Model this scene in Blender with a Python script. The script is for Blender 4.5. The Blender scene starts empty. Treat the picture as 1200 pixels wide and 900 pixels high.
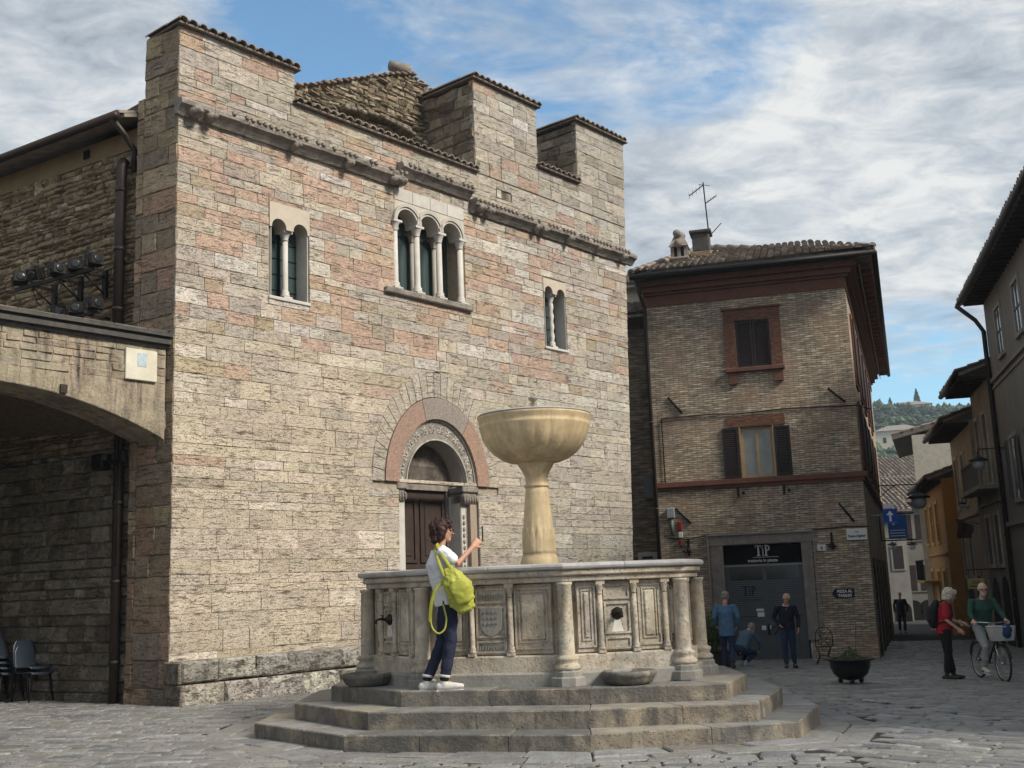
import bpy, math, random
from math import sin, cos, pi, radians, sqrt, atan2, atan, hypot, floor
from mathutils import Vector, Matrix, noise
from mathutils.geometry import tessellate_polygon

scene = bpy.context.scene
COL = scene.collection
R = random.Random(7)

# ------------------------------------------------------------------ camera
FPX, HPX, ROLL, CAMZ = 1300.0, 235.0, 0.038, 1.53
PITCH = atan(HPX / FPX)
_f = Vector((0, cos(PITCH), sin(PITCH))); _u0 = Vector((0, -sin(PITCH), cos(PITCH))); _r0 = Vector((1, 0, 0))
_a = atan(ROLL)
_r = _r0 * cos(_a) - _u0 * sin(_a)
_u = _r0 * sin(_a) + _u0 * cos(_a)
CP = Vector((0, 0, CAMZ))
cam_d = bpy.data.cameras.new('camera'); cam = bpy.data.objects.new('camera', cam_d); COL.objects.link(cam)
cam_d.sensor_width = 36; cam_d.lens = 36 * FPX / 1200; cam_d.clip_start = 0.1; cam_d.clip_end = 6000
m = Matrix.Identity(4)
for i in range(3):
    m[i][0] = _r[i]; m[i][1] = _u[i]; m[i][2] = -_f[i]; m[i][3] = CP[i]
cam.matrix_world = m
scene.camera = cam
scene.render.resolution_x = 1024; scene.render.resolution_y = 768

def pray(px, py):
    return (_f * FPX + _r * (px - 600) + _u * (450 - py)).normalized()
def proj(P):
    v = Vector(P) - CP; z = v.dot(_f)
    if z < .1: return None
    return (600 + FPX * v.dot(_r) / z, 450 - FPX * v.dot(_u) / z)
def onz(px, py, z=0.0):
    d = pray(px, py); return CP + d * ((z - CAMZ) / d.z)
def onpl(px, py, P, n):
    d = pray(px, py); return CP + d * ((Vector(P) - CP).dot(n) / d.dot(n))
def ground(X, Y):
    t = .0373 * (X - .5) + .0346 * (Y - 12)
    if t < 0: return 0.0
    t = t * t / (t + .12)
    if t > .8: t = .8 + (t - .8) * .4
    return -t
def ong(px, py):
    z = 0.0
    for i in range(60):
        p = onz(px, py, z); z = .5 * z + .5 * ground(p.x, p.y)
    p.z = ground(p.x, p.y); return p
def vpdir(x):
    d = pray(x, 685 - .038 * (x - 600)); return Vector((d.x, d.y, 0)).normalized()
def px_area(pts):
    q = [proj(p) for p in pts]
    if any(a is None for a in q): return 0
    cx = sum(a[0] for a in q) / len(q); cy = sum(a[1] for a in q) / len(q)
    if cx < -20 or cx > 1220 or cy < -20 or cy > 920: return 0
    s = 0
    for i in range(len(q)):
        x1, y1 = q[i]; x2, y2 = q[(i + 1) % len(q)]; s += x1 * y2 - x2 * y1
    return abs(s) / 2

# ------------------------------------------------------------------ world
SUN_AZ, SUN_EL = radians(119), radians(40)          # azimuth clockwise from +Y
W = bpy.data.worlds.new("World"); scene.world = W; W.use_nodes = True
nt = W.node_tree; nt.nodes.clear()
class NT:
    def __init__(s, t): s.t = t
    def n(s, typ, **k):
        nd = s.t.nodes.new(typ)
        for a, b in k.items():
            if a.startswith('i_'):
                key = a[2:]; key = int(key) if key.isdigit() else key.replace('_', ' ')
                nd.inputs[key].default_value = b
            else: setattr(nd, a, b)
        return nd
    def l(s, a, b): s.t.links.new(a, b)
    def math(s, op, a, b=None, clamp=False):
        nd = s.t.nodes.new('ShaderNodeMath'); nd.operation = op; nd.use_clamp = clamp
        for i, v in enumerate((a, b)):
            if v is None: continue
            if isinstance(v, (int, float)): nd.inputs[i].default_value = v
            else: s.l(v, nd.inputs[i])
        return nd.outputs[0]
    def mix(s, f, a, b, mode='MIX'):
        nd = s.t.nodes.new('ShaderNodeMix'); nd.data_type = 'RGBA'; nd.blend_type = mode
        for i, v in ((0, f), (6, a), (7, b)):
            if isinstance(v, (int, float)): nd.inputs[i].default_value = v
            elif isinstance(v, tuple): nd.inputs[i].default_value = (*v[:3], 1)
            else: s.l(v, nd.inputs[i])
        return nd.outputs[2]
    def ramp(s, f, stops):
        nd = s.t.nodes.new('ShaderNodeValToRGB'); e = nd.color_ramp.elements
        while len(e) < len(stops): e.new(.5)
        for i, (p, c) in enumerate(stops):
            e[i].position = p; e[i].color = (c, c, c, 1) if isinstance(c, (int, float)) else (*c, 1)
        s.l(f, nd.inputs[0]); return nd.outputs[0]
    def noise(s, vec, scale, detail=4, rough=.55, dist=0, w=None):
        nd = s.t.nodes.new('ShaderNodeTexNoise'); nd.inputs['Scale'].default_value = scale
        nd.inputs['Detail'].default_value = detail; nd.inputs['Roughness'].default_value = rough
        nd.inputs['Distortion'].default_value = dist
        if vec is not None: s.l(vec, nd.inputs['Vector'])
        return nd.outputs[0]
    def mapping(s, vec, loc=(0, 0, 0), rot=(0, 0, 0), sc=(1, 1, 1)):
        nd = s.t.nodes.new('ShaderNodeMapping'); nd.inputs[1].default_value = loc
        nd.inputs[2].default_value = rot; nd.inputs[3].default_value = sc
        s.l(vec, nd.inputs[0]); return nd.outputs[0]
w = NT(nt)
tc = w.n('ShaderNodeTexCoord').outputs['Generated']
sky = w.n('ShaderNodeTexSky'); sky.sky_type = 'NISHITA'; sky.sun_disc = False
sky.sun_elevation = SUN_EL; sky.sun_rotation = SUN_AZ; sky.air_density = 1.0; sky.dust_density = .6; sky.ozone_density = 2.2
sep = w.n('ShaderNodeSeparateXYZ'); w.l(tc, sep.inputs[0])
zc = w.math('ADD', w.math('MAXIMUM', sep.outputs[2], 0.0), .16)
cmb = w.n('ShaderNodeCombineXYZ')
w.l(w.math('DIVIDE', sep.outputs[0], zc), cmb.inputs[0]); w.l(w.math('DIVIDE', sep.outputs[1], zc), cmb.inputs[1])
pl = w.mapping(cmb.outputs[0], rot=(0, 0, radians(-28)), sc=(.95, 1.3, 1))
n1 = w.noise(pl, 1.5, 10, .66, .5)
n2 = w.noise(w.mapping(pl, loc=(3.1, 7.7, 0)), 2.6, 12, .64, .6)
n3 = w.noise(w.mapping(pl, loc=(8.3, 1.7, 4)), 7.0, 10, .65, .5)
def blob(px, py, deg_in, deg_out):
    d = pray(px, py)
    vd = w.n('ShaderNodeVectorMath', operation='DOT_PRODUCT'); w.l(tc, vd.inputs[0]); vd.inputs[1].default_value = d
    mr = w.n('ShaderNodeMapRange', interpolation_type='SMOOTHSTEP'); w.l(vd.outputs['Value'], mr.inputs[0])
    mr.inputs[1].default_value = cos(radians(deg_out)); mr.inputs[2].default_value = cos(radians(deg_in))
    return mr.outputs[0]
blue = w.math('MAXIMUM', w.math('MAXIMUM', blob(400, 50, 1, 9), blob(600, 70, 1, 11)), blob(800, 10, 1, 9))
blue = w.math('MAXIMUM', blue, w.math('MULTIPLY', blob(1085, 500, 1, 8), 1.15))
dens = w.math('ADD', w.math('MULTIPLY', n1, 1.5), w.math('MULTIPLY', n2, .75))
dens = w.math('SUBTRACT', dens, w.math('MULTIPLY', blue, .60))
cov = w.ramp(dens, [(0.0, 0.0), (.50, 0.0), (.66, .55), (.86, 1.0), (1.0, 1.0)])
shade = w.math('ADD', w.math('MULTIPLY', n2, .52), w.math('MULTIPLY', n3, .56))
shade = w.math('ADD', shade, w.math('MULTIPLY', blob(1050, 320, 0, 9), .05))
shade = w.math('ADD', shade, w.math('MULTIPLY', w.math('ADD', blob(930, 60, 2, 12), w.math('MULTIPLY',blob(60,60,4,14),.6)), .05))
ccol = w.ramp(shade, [(.42, (1.7, 2.0, 2.35)), (.50, (2.5, 2.8, 3.15)), (.57, (3.2, 3.45, 3.7)), (.68, (4.6, 4.65, 4.6))])
# NISHITA sky, tinted towards the saturated blue of the photograph
skyc = w.mix(1.0, sky.outputs[0], (.82, 1.05, 1.05), 'MULTIPLY')
final = w.mix(cov, skyc, ccol)
bg = w.n('ShaderNodeBackground'); w.l(final, bg.inputs[0]); bg.inputs[1].default_value = .063
w.l(bg.outputs[0], w.n('ShaderNodeOutputWorld').inputs[0])

# ------------------------------------------------------------------ sun
sd_ = bpy.data.lights.new('sun', 'SUN'); sd_.energy = 1.75; sd_.angle = radians(14); sd_.color = (1.0, .93, .82)
sun = bpy.data.objects.new('sun', sd_); COL.objects.link(sun)
sdir = Vector((sin(SUN_AZ) * cos(SUN_EL), cos(SUN_AZ) * cos(SUN_EL), sin(SUN_EL)))
sun.rotation_euler = sdir.to_track_quat('Z', 'Y').to_euler()
sun.location = (20, 0, 30)

scene.view_settings.view_transform = 'Standard'; scene.view_settings.look = 'None'
scene.view_settings.exposure = 1.58; scene.view_settings.gamma = 1.0

# ------------------------------------------------------------------ helpers
def frame(P, xdir):
    x = Vector((xdir[0], xdir[1], 0)).normalized(); y = Vector((-x.y, x.x, 0)); M = Matrix.Identity(4)
    for i in range(3):
        M[i][0] = x[i]; M[i][1] = y[i]; M[i][3] = P[i]
    return M
def tag(o, label=None, cat=None, group=None, kind=None):
    if label: o['label'] = label
    if cat: o['category'] = cat
    if group: o['group'] = group
    if kind: o['kind'] = kind
    return o
def root(name, M, label, cat, group=None, kind=None):
    o = bpy.data.objects.new(name, None); COL.objects.link(o); o.matrix_world = M; o.empty_display_size = .2
    o['_m'] = 1; ROOTM[o.name] = M.copy()
    del o['_m']
    return tag(o, label, cat, group, kind)
ROOTM = {}
def mworld(o):
    if o is None: return Matrix.Identity(4)
    while o.parent: o = o.parent
    return ROOTM.get(o.name, Matrix.Identity(4))
class MB:
    def __init__(s, M=None):
        s.v = []; s.f = []; s.c = []; s.mi = []; s.sm = []; s.M = M or Matrix.Identity(4)
    def add(s, vs, fs, col=(1, 1, 1), mat=0, smooth=False, M=None):
        b = len(s.v); T = s.M @ M if M is not None else s.M
        for v in vs: s.v.append(tuple(T @ Vector(v)))
        s.c += [col] * len(vs)
        for f in fs: s.f.append(tuple(i + b for i in f)); s.mi.append(mat); s.sm.append(smooth)
    def box(s, x0, x1, y0, y1, z0, z1, **k):
        if x0 > x1: x0, x1 = x1, x0
        if y0 > y1: y0, y1 = y1, y0
        if z0 > z1: z0, z1 = z1, z0
        vs = [(x, y, z) for z in (z0, z1) for y in (y0, y1) for x in (x0, x1)]
        s.add(vs, [(0, 2, 3, 1), (4, 5, 7, 6), (0, 1, 5, 4), (2, 6, 7, 3), (0, 4, 6, 2), (1, 3, 7, 5)], **k)
    def bbox(s, x0, x1, y0, y1, z0, z1, b=.01, **k):   # box with chamfered edges
        vs = []; idx = {}
        X = (x0, x1); Y = (y0, y1); Z = (z0, z1)
        for i in (0, 1):
            for j in (0, 1):
                for l in (0, 1):
                    sx = b if i == 0 else -b; sy = b if j == 0 else -b; sz = b if l == 0 else -b
                    idx[i, j, l, 0] = len(vs); vs.append((X[i], Y[j] + sy, Z[l] + sz))
                    idx[i, j, l, 1] = len(vs); vs.append((X[i] + sx, Y[j], Z[l] + sz))
                    idx[i, j, l, 2] = len(vs); vs.append((X[i] + sx, Y[j] + sy, Z[l]))
        F = []
        def q(a, flip): F.append(tuple(a[::-1]) if flip else tuple(a))
        for i in (0, 1): q([idx[i, 0, 0, 0], idx[i, 1, 0, 0], idx[i, 1, 1, 0], idx[i, 0, 1, 0]], i == 0)
        for j in (0, 1): q([idx[0, j, 0, 1], idx[1, j, 0, 1], idx[1, j, 1, 1], idx[0, j, 1, 1]], j == 1)
        for l in (0, 1): q([idx[0, 0, l, 2], idx[1, 0, l, 2], idx[1, 1, l, 2], idx[0, 1, l, 2]], l == 0)
        for i in (0, 1):
            for j in (0, 1): q([idx[i, j, 0, 0], idx[i, j, 1, 0], idx[i, j, 1, 1], idx[i, j, 0, 1]], (i + j) % 2 == 0)
        for i in (0, 1):
            for l in (0, 1): q([idx[i, 0, l, 0], idx[i, 1, l, 0], idx[i, 1, l, 2], idx[i, 0, l, 2]], (i + l) % 2 == 1)
        for j in (0, 1):
            for l in (0, 1): q([idx[0, j, l, 1], idx[1, j, l, 1], idx[1, j, l, 2], idx[0, j, l, 2]], (j + l) % 2 == 0)
        for i in (0, 1):
            for j in (0, 1):
                for l in (0, 1): q([idx[i, j, l, 0], idx[i, j, l, 1], idx[i, j, l, 2]], (i + j + l) % 2 == 0)
        s.add(vs, F, **k)
    def tube(s, pts, r, seg=8, cap=True, smooth=True, **k):
        pts = [Vector(p) for p in pts]; n = len(pts); rs = r if isinstance(r, (list, tuple)) else [r] * n
        vs = []; prev = None
        for i, p in enumerate(pts):
            d = (pts[min(i + 1, n - 1)] - pts[max(i - 1, 0)])
            d = d.normalized() if d.length > 1e-9 else Vector((0, 0, 1))
            if prev is None:
                a = d.orthogonal().normalized()
            else:
                a = prev - d * prev.dot(d)
                a = a.normalized() if a.length > 1e-6 else d.orthogonal().normalized()
            prev = a; b = d.cross(a)
            rr = rs[i]; ra, rb = rr if isinstance(rr, (tuple, list)) else (rr, rr)
            for j in range(seg):
                t = 2 * pi * j / seg; vs.append(p + a * cos(t) * ra + b * sin(t) * rb)
        F = []
        for i in range(n - 1):
            for j in range(seg):
                F.append((i * seg + j, i * seg + (j + 1) % seg, (i + 1) * seg + (j + 1) % seg, (i + 1) * seg + j))
        if cap: F.append(tuple(range(seg))[::-1]); F.append(tuple((n - 1) * seg + j for j in range(seg)))
        s.add([tuple(v) for v in vs], F, smooth=smooth, **k)
    def lathe(s, prof, c=(0, 0, 0), seg=24, rf=None, smooth=True, cap=True, tw=0, **k):
        vs = []
        for i, (r, z) in enumerate(prof):
            for j in range(seg):
                t = 2 * pi * j / seg + tw
                q = r * (rf(t, z, i) if rf else 1)
                vs.append((c[0] + q * cos(t), c[1] + q * sin(t), c[2] + z))
        n = len(prof); F = []
        for i in range(n - 1):
            for j in range(seg):
                F.append((i * seg + j, i * seg + (j + 1) % seg, (i + 1) * seg + (j + 1) % seg, (i + 1) * seg + j))
        if cap: F.append(tuple(range(seg))[::-1]); F.append(tuple((n - 1) * seg + j for j in range(seg)))
        s.add(vs, F, smooth=smooth, **k)
    def sphere(s, c, r, seg=14, ring=9, **k):
        rx, ry, rz = r if isinstance(r, (tuple, list)) else (r, r, r)
        vs = [(c[0], c[1], c[2] - rz)]
        for i in range(1, ring):
            a = -pi / 2 + pi * i / ring
            for j in range(seg):
                t = 2 * pi * j / seg; vs.append((c[0] + rx * cos(a) * cos(t), c[1] + ry * cos(a) * sin(t), c[2] + rz * sin(a)))
        vs.append((c[0], c[1], c[2] + rz)); F = []
        for j in range(seg): F.append((0, 1 + (j + 1) % seg, 1 + j))
        for i in range(ring - 2):
            for j in range(seg):
                F.append((1 + i * seg + j, 1 + i * seg + (j + 1) % seg, 1 + (i + 1) * seg + (j + 1) % seg, 1 + (i + 1) * seg + j))
        L = len(vs) - 1; b = 1 + (ring - 2) * seg
        for j in range(seg): F.append((L, b + j, b + (j + 1) % seg))
        s.add(vs, F, smooth=True, **k)
    def prism(s, poly, z0, z1, ch=0, axis='z', top=None, **k):   # convex/concave polygon extruded, CCW
        P = [tuple(p) for p in poly]
        ar = sum(P[i][0] * P[(i + 1) % len(P)][1] - P[(i + 1) % len(P)][0] * P[i][1] for i in range(len(P)))
        if ar < 0: P = P[::-1]
        n = len(P)
        def V(p, z):
            if axis == 'z': return (p[0], p[1], z)
            return (p[0], -z, p[1])        # axis 'y': polygon in x,z; extruded outwards along -y
        vs = [V(p, z0) for p in P]
        if ch:
            c = (sum(p[0] for p in P) / n, sum(p[1] for p in P) / n)
            Q = inset(P, ch)
            vs += [V(p, z1 - ch) for p in P] + [V(p, z1) for p in Q]; L = 3
        else: vs += [V(p, z1) for p in P]; L = 2
        F = []
        for a in range(L - 1):
            for i in range(n):
                j = (i + 1) % n; F.append((a * n + i, a * n + j, (a + 1) * n + j, (a + 1) * n + i))
        t = tessellate_polygon([[Vector((p[0], p[1], 0)) for p in P]])
        for tr in t:
            a = [P[i] for i in tr]; o = (a[1][0] - a[0][0]) * (a[2][1] - a[0][1]) - (a[2][0] - a[0][0]) * (a[1][1] - a[0][1])
            if o < 0: tr = tr[::-1]
            F.append(tuple(i + (L - 1) * n for i in tr)); F.append(tuple(tr[::-1]))
        b_ = len(s.mi); s.add(vs, F, **k)
        if top is not None:
            for q_ in range((L - 1) * n, len(F)):
                s.mi[b_ + q_] = top
    def build(s, name, mats, parent=None, kind=None, label=None, autosm=None):
        me = bpy.data.meshes.new(name)
        if parent is not None:
            I = mworld(parent).inverted(); vs = [tuple(I @ Vector(v)) for v in s.v]
        else: vs = s.v
        me.from_pydata(vs, [], s.f)
        for mt in (mats if isinstance(mats, (list, tuple)) else [mats]): me.materials.append(mt)
        me.polygons.foreach_set('material_index', s.mi); me.polygons.foreach_set('use_smooth', s.sm)
        at = me.color_attributes.new('Tint', 'FLOAT_COLOR', 'POINT')
        fl = []
        for c in s.c: fl += [c[0], c[1], c[2], 1]
        at.data.foreach_set('color', fl)
        me.update()
        o = bpy.data.objects.new(name, me); COL.objects.link(o)
        if parent is not None: o.parent = parent
        if kind: o['kind'] = kind
        if label: o['label'] = label
        return o
def inset(P, d):
    n = len(P); Q = []
    for i in range(n):
        a = Vector(P[i - 1][:2]); b = Vector(P[i][:2]); c = Vector(P[(i + 1) % n][:2])
        e1 = (b - a); e2 = (c - b)
        if e1.length < 1e-6 or e2.length < 1e-6: Q.append(tuple(b)); continue
        e1.normalize(); e2.normalize()
        n1_ = Vector((-e1.y, e1.x)); n2_ = Vector((-e2.y, e2.x)); h = (n1_ + n2_)
        if h.length < 1e-3: Q.append(tuple(b + n1_ * d)); continue
        h.normalize(); k_ = max(.35, h.dot(n1_)); Q.append(tuple(b + h * (d / k_)))
    return Q
def offset(P, d): return inset(P, -d)
def clip(P, nx, ny, c):      # keep nx*x+ny*y<=c
    out = []
    for i in range(len(P)):
        a, b = P[i], P[(i + 1) % len(P)]; da = nx * a[0] + ny * a[1] - c; db = nx * b[0] + ny * b[1] - c
        if da <= 0: out.append(a)
        if da * db < 0:
            t = da / (da - db); out.append((a[0] + (b[0] - a[0]) * t, a[1] + (b[1] - a[1]) * t))
    return out
def plate(mb, outer, holes, y0, y1, **k):
    """wall plate in x,z with holes; front at y0 (outside), back at y1"""
    def ccw(P): return P if sum(P[i][0] * P[(i + 1) % len(P)][1] - P[(i + 1) % len(P)][0] * P[i][1] for i in range(len(P))) > 0 else P[::-1]
    loops = [ccw(outer)] + [ccw(h)[::-1] for h in holes]
    flat = [p for l in loops for p in l]
    t = tessellate_polygon([[Vector((p[0], p[1], 0)) for p in l] for l in loops])
    n = len(flat); vs = [(p[0], y0, p[1]) for p in flat] + [(p[0], y1, p[1]) for p in flat]; F = []
    for tr in t:
        a = [flat[i] for i in tr]; o = (a[1][0] - a[0][0]) * (a[2][1] - a[0][1]) - (a[2][0] - a[0][0]) * (a[1][1] - a[0][1])
        if abs(o) < 1e-10: continue
        if o < 0: tr = tr[::-1]
        F.append(tuple(tr)); F.append(tuple(i + n for i in tr[::-1]))
    b = 0
    for l in loops:
        for i in range(len(l)):
            j = (i + 1) % len(l); F.append((b + i, b + i + n, b + j + n, b + j))
        b += len(l)
    mb.add(vs, F, **k)
def arc(cx, cz, r, a0, a1, n):
    return [(cx + r * cos(radians(a0 + (a1 - a0) * i / n)), cz + r * sin(radians(a0 + (a1 - a0) * i / n))) for i in range(n + 1)]
def archhole(x0, x1, z0, zs, n=12, rise=None):
    r = (x1 - x0) / 2; cx = (x0 + x1) / 2; h = rise or r
    return [(x0, z0), (x1, z0)] + [(cx + r * cos(pi * i / n), zs + h * sin(pi * i / n)) for i in range(n + 1)]
def stone(mb, Q, yb, yf, ch=.012, rough=.006, nx=None, nz=None, col=(1, 1, 1), seed=0, mat=0):
    """Q: 4 corners (x,z) CCW seen from outside: BL,BR,TR,TL. front grid with relief"""
    w_ = max(abs(Q[1][0] - Q[0][0]), abs(Q[2][0] - Q[3][0])); h_ = max(abs(Q[3][1] - Q[0][1]), abs(Q[2][1] - Q[1][1]))
    if w_ < .02 or h_ < .02: return
    nx = nx or max(1, min(5, int(w_ / .2 + .5))); nz = nz or max(1, min(3, int(h_ / .16 + .5)))
    c = min(ch, w_ * .3, h_ * .3)
    tilt = (R.uniform(-1, 1) * rough, R.uniform(-1, 1) * rough)
    def P(a, b):
        x = (Q[0][0] * (1 - a) + Q[1][0] * a) * (1 - b) + (Q[3][0] * (1 - a) + Q[2][0] * a) * b
        z = (Q[0][1] * (1 - a) + Q[1][1] * a) * (1 - b) + (Q[3][1] * (1 - a) + Q[2][1] * a) * b
        return x, z
    vs = []; jit = min(ch, .015) * .5
    ca, cb = c / w_, c / h_
    for j in range(nz + 1):
        for i in range(nx + 1):
            a = ca + (1 - 2 * ca) * i / nx; b = cb + (1 - 2 * cb) * j / nz
            x, z = P(a, b); e = (i in (0, nx)) or (j in (0, nz))
            d = noise.noise(Vector((x * 5.1 + seed, z * 7.3, seed * 1.7))) * rough * 2 + tilt[0] * (a - .5) * 2 + tilt[1] * (b - .5) * 2
            if e: x += R.uniform(-jit, jit); z += R.uniform(-jit, jit); d += ch * .25
            vs.append((x, yf + d, z))
    F = []
    for j in range(nz):
        for i in range(nx):
            k = j * (nx + 1) + i; F.append((k, k + 1, k + nx + 2, k + nx + 1))
    # boundary loop indices CCW
    L = [i for i in range(nx + 1)] + [j * (nx + 1) + nx for j in range(1, nz + 1)] + [nz * (nx + 1) + i for i in range(nx - 1, -1, -1)] + [j * (nx + 1) for j in range(nz - 1, 0, -1)]
    AB = [(i / nx, 0) for i in range(nx + 1)] + [(1, j / nz) for j in range(1, nz + 1)] + [(i / nx, 1) for i in range(nx - 1, -1, -1)] + [(0, j / nz) for j in range(nz - 1, 0, -1)]
    b0 = len(vs); n = len(L)
    for (a, b) in AB:
        x, z = P(a, b); vs.append((x, yf + ch + rough, z))
    for (a, b) in AB:
        x, z = P(a, b); vs.append((x, yb, z))
    for i in range(n):
        j = (i + 1) % n
        F.append((L[j], L[i], b0 + i, b0 + j)); F.append((b0 + j, b0 + i, b0 + n + i, b0 + n + j))
    mb.add(vs, F, col=col, mat=mat)
def copy_tree(o, parent=None, M=None, label=None, group=None, **kw):
    c = o.copy(); COL.objects.link(c)
    if parent is not None: c.parent = parent
    else:
        c.matrix_world = M; ROOTM[c.name] = M.copy()
        if label: c['label'] = label
        if group: c['group'] = group
    for ch in list(o.children): copy_tree(ch, c)
    return c
_txt = {}
def text(mb, s, x, z, size, y, t=.004, align='CENTER', mat=0, stretch=1.0, bold=0.0, col=(1, 1, 1)):
    cu = bpy.data.curves.new('lettering', 'FONT'); cu.body = s; cu.size = size; cu.align_x = align; cu.offset = bold
    cu.resolution_u = 3; cu.extrude = t / 2
    ob = bpy.data.objects.new('lettering', cu); COL.objects.link(ob)
    dg = bpy.context.evaluated_depsgraph_get(); me = ob.evaluated_get(dg).to_mesh()
    vs = [(x + v.co.x * stretch, y - v.co.z, z + v.co.y) for v in me.vertices]
    fs = [tuple(p.vertices) for p in me.polygons]
    mb.add(vs, fs, mat=mat, col=col)
    ob.evaluated_get(dg).to_mesh_clear(); COL.objects.unlink(ob); bpy.data.objects.remove(ob); bpy.data.curves.remove(cu)

# ------------------------------------------------------------------ materials
def pmat(name, base, rough=.8, metal=0.0, var=.0, vscale=4, bump=0.0, bscale=30, strata=0.0, stsc=(1.2, 1.2, 26), pits=0.0,
         dirt=0.0, dirtcol=(.12, .11, .1), dscale=1.2, streak=0.0, spec=.3, rnd=0.0, hue=None, coord='Object', bdist=.01, blotch=None, blsc=1.5, blamt=.4):
    mt = bpy.data.materials.new(name); mt.use_nodes = True; t = NT(mt.node_tree); t.t.nodes.clear()
    bs = t.n('ShaderNodeBsdfPrincipled'); out = t.n('ShaderNodeOutputMaterial'); t.l(bs.outputs[0], out.inputs[0])
    bs.inputs['Metallic'].default_value = metal; bs.inputs['Roughness'].default_value = rough
    bs.inputs['Specular IOR Level'].default_value = spec
    co = t.n('ShaderNodeTexCoord').outputs[coord]
    at = t.n('ShaderNodeAttribute'); at.attribute_name = 'Tint'
    c = t.mix(1.0, at.outputs[0], base, 'MULTIPLY')
    if rnd:
        oi = t.n('ShaderNodeObjectInfo'); mr = t.n('ShaderNodeMapRange'); t.l(oi.outputs['Random'], mr.inputs[0])
        mr.inputs[3].default_value = 1 - rnd; mr.inputs[4].default_value = 1 + rnd
        c = t.mix(1.0, c, mr.outputs[0], 'MULTIPLY')
    h = None
    def addh(x, a):
        nonlocal h
        x = t.math('MULTIPLY', x, a); h = x if h is None else t.math('ADD', h, x)
    if blotch:
        nb = t.noise(co, blsc, 6, .65, .4); c = t.mix(t.math('MULTIPLY', t.ramp(nb, [(.45, 0.0), (.65, 1.0)]), blamt), c, blotch)
    if var:
        nv = t.noise(co, vscale, 6, .65); k = t.ramp(nv, [(.25, 1 - var), (.75, 1 + var)])
        c = t.mix(1.0, c, k, 'MULTIPLY')
    if strata:
        ns = t.noise(t.mapping(co, sc=stsc), 1.0, 5, .7, .35)
        ln = t.ramp(ns, [(.33, 1.0), (.43, 0.0)])
        ns2 = t.noise(t.mapping(co, sc=(stsc[0] * 2.3, stsc[1] * 2.3, stsc[2] * 2.2)), 1.0, 4, .7, .3)
        ln2 = t.ramp(ns2, [(.34, .8), (.42, 0.0)])
        l_ = t.math('MAXIMUM', ln, ln2)
        l_ = t.math('MULTIPLY', l_, t.ramp(t.noise(co, 1.7, 5, .7), [(.36, .12), (.58, 1.0)]))
        c = t.mix(t.math('MULTIPLY', l_, strata), c, (.13, .105, .08)); addh(l_, -1.0)
    if pits:
        np_ = t.noise(co, bscale * 1.1, 3, .6); pp = t.ramp(np_, [(.30, 1.0), (.40, 0.0)])
        c = t.mix(t.math('MULTIPLY', pp, pits), c, (.09, .075, .06)); addh(pp, -.9)
    if dirt:
        nd = t.noise(co, dscale, 7, .7, .3); dd = t.ramp(nd, [(.48, 0.0), (.68, 1.0)])
        c = t.mix(t.math('MULTIPLY', dd, dirt), c, dirtcol)
    if streak:
        nk = t.noise(t.mapping(co, sc=(6.3, 6.3, .9)), 1.0, 8, .75, .3); kk = t.math('MULTIPLY', t.ramp(nk, [(.45, 0.0), (.62, 1.0)]), t.ramp(t.noise(co, 1.1, 4, .6), [(.38, .15), (.58, 1.0)]))
        c = t.mix(t.math('MULTIPLY', kk, streak), c, dirtcol)
    if bump:
        addh(t.noise(co, bscale, 6, .65), 1.0)
        b = t.n('ShaderNodeBump'); b.inputs['Strength'].default_value = bump; b.inputs['Distance'].default_value = bdist
        t.l(h, b.inputs['Height']); t.l(b.outputs[0], bs.inputs['Normal'])
    t.l(c, bs.inputs['Base Color'])
    return mt
M_stone = pmat('travertine', (1, 1, 1), .88, var=.26, vscale=9, bump=1.0, bscale=34, strata=.95, stsc=(3.0, 3.0, 23), pits=.75, dirt=.3, dirtcol=(.25, .215, .17), dscale=1.3, bdist=.025)
M_white = pmat('white_marble', (.52, .495, .45), .7, var=.12, vscale=6, bump=.4, bscale=40, dirt=.35, dirtcol=(.3, .27, .23), dscale=2)
M_mortar = pmat('mortar', (.31, .265, .205), .95, var=.3, vscale=9, bump=.8, bscale=60)
M_rubble = pmat('rubble_stone', (1, 1, 1), .92, var=.35, vscale=7, bump=1.0, bscale=26, strata=.35, stsc=(3, 3, 14), pits=.4, dirt=.4, dirtcol=(.07, .06, .05), dscale=1.1, bdist=.04)
M_rubmortar = pmat('rubble_mortar', (.17, .13, .09), .95, var=.4, vscale=14, bump=1.0, bscale=40, bdist=.04)
M_carve = pmat('carved_stone', (.33, .29, .25), .85, var=.35, vscale=9, bump=1.0, bscale=55, pits=.3, dirt=.6, dirtcol=(.08, .07, .065), dscale=3, bdist=.03)
M_redmarble = pmat('red_marble', (.34, .235, .18), .8, var=.4, vscale=24, bump=.9, bscale=60, pits=.7, dirt=.5, dirtcol=(.2, .15, .12), dscale=3)
M_tile = pmat('roof_tile', (.235, .205, .18), .9, var=.4, vscale=5, bump=.6, bscale=30, dirt=.5, dirtcol=(.07, .065, .055), dscale=2.2)
M_iron = pmat('dark_iron', (.022, .020, .020), .55, .6, bump=.2, bscale=60)
M_pipe = pmat('painted_downpipe', (.045, .034, .03), .5, .3, var=.2)
M_glassdark = pmat('dark_window_glass', (.045, .07, .07), .12, spec=.6)
M_wood = pmat('dark_brown_wood', (.045, .030, .024), .6, var=.3, vscale=8, streak=.35, dirtcol=(.015, .01, .008), bump=.3, bscale=25)
M_ochre = pmat('ochre_plaster', (.30, .215, .12), .92, var=.2, bump=.4, bscale=20, dirt=.4, dirtcol=(.18, .13, .08))
M_black = pmat('deep_black', (.008, .008, .008), .9)
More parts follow.
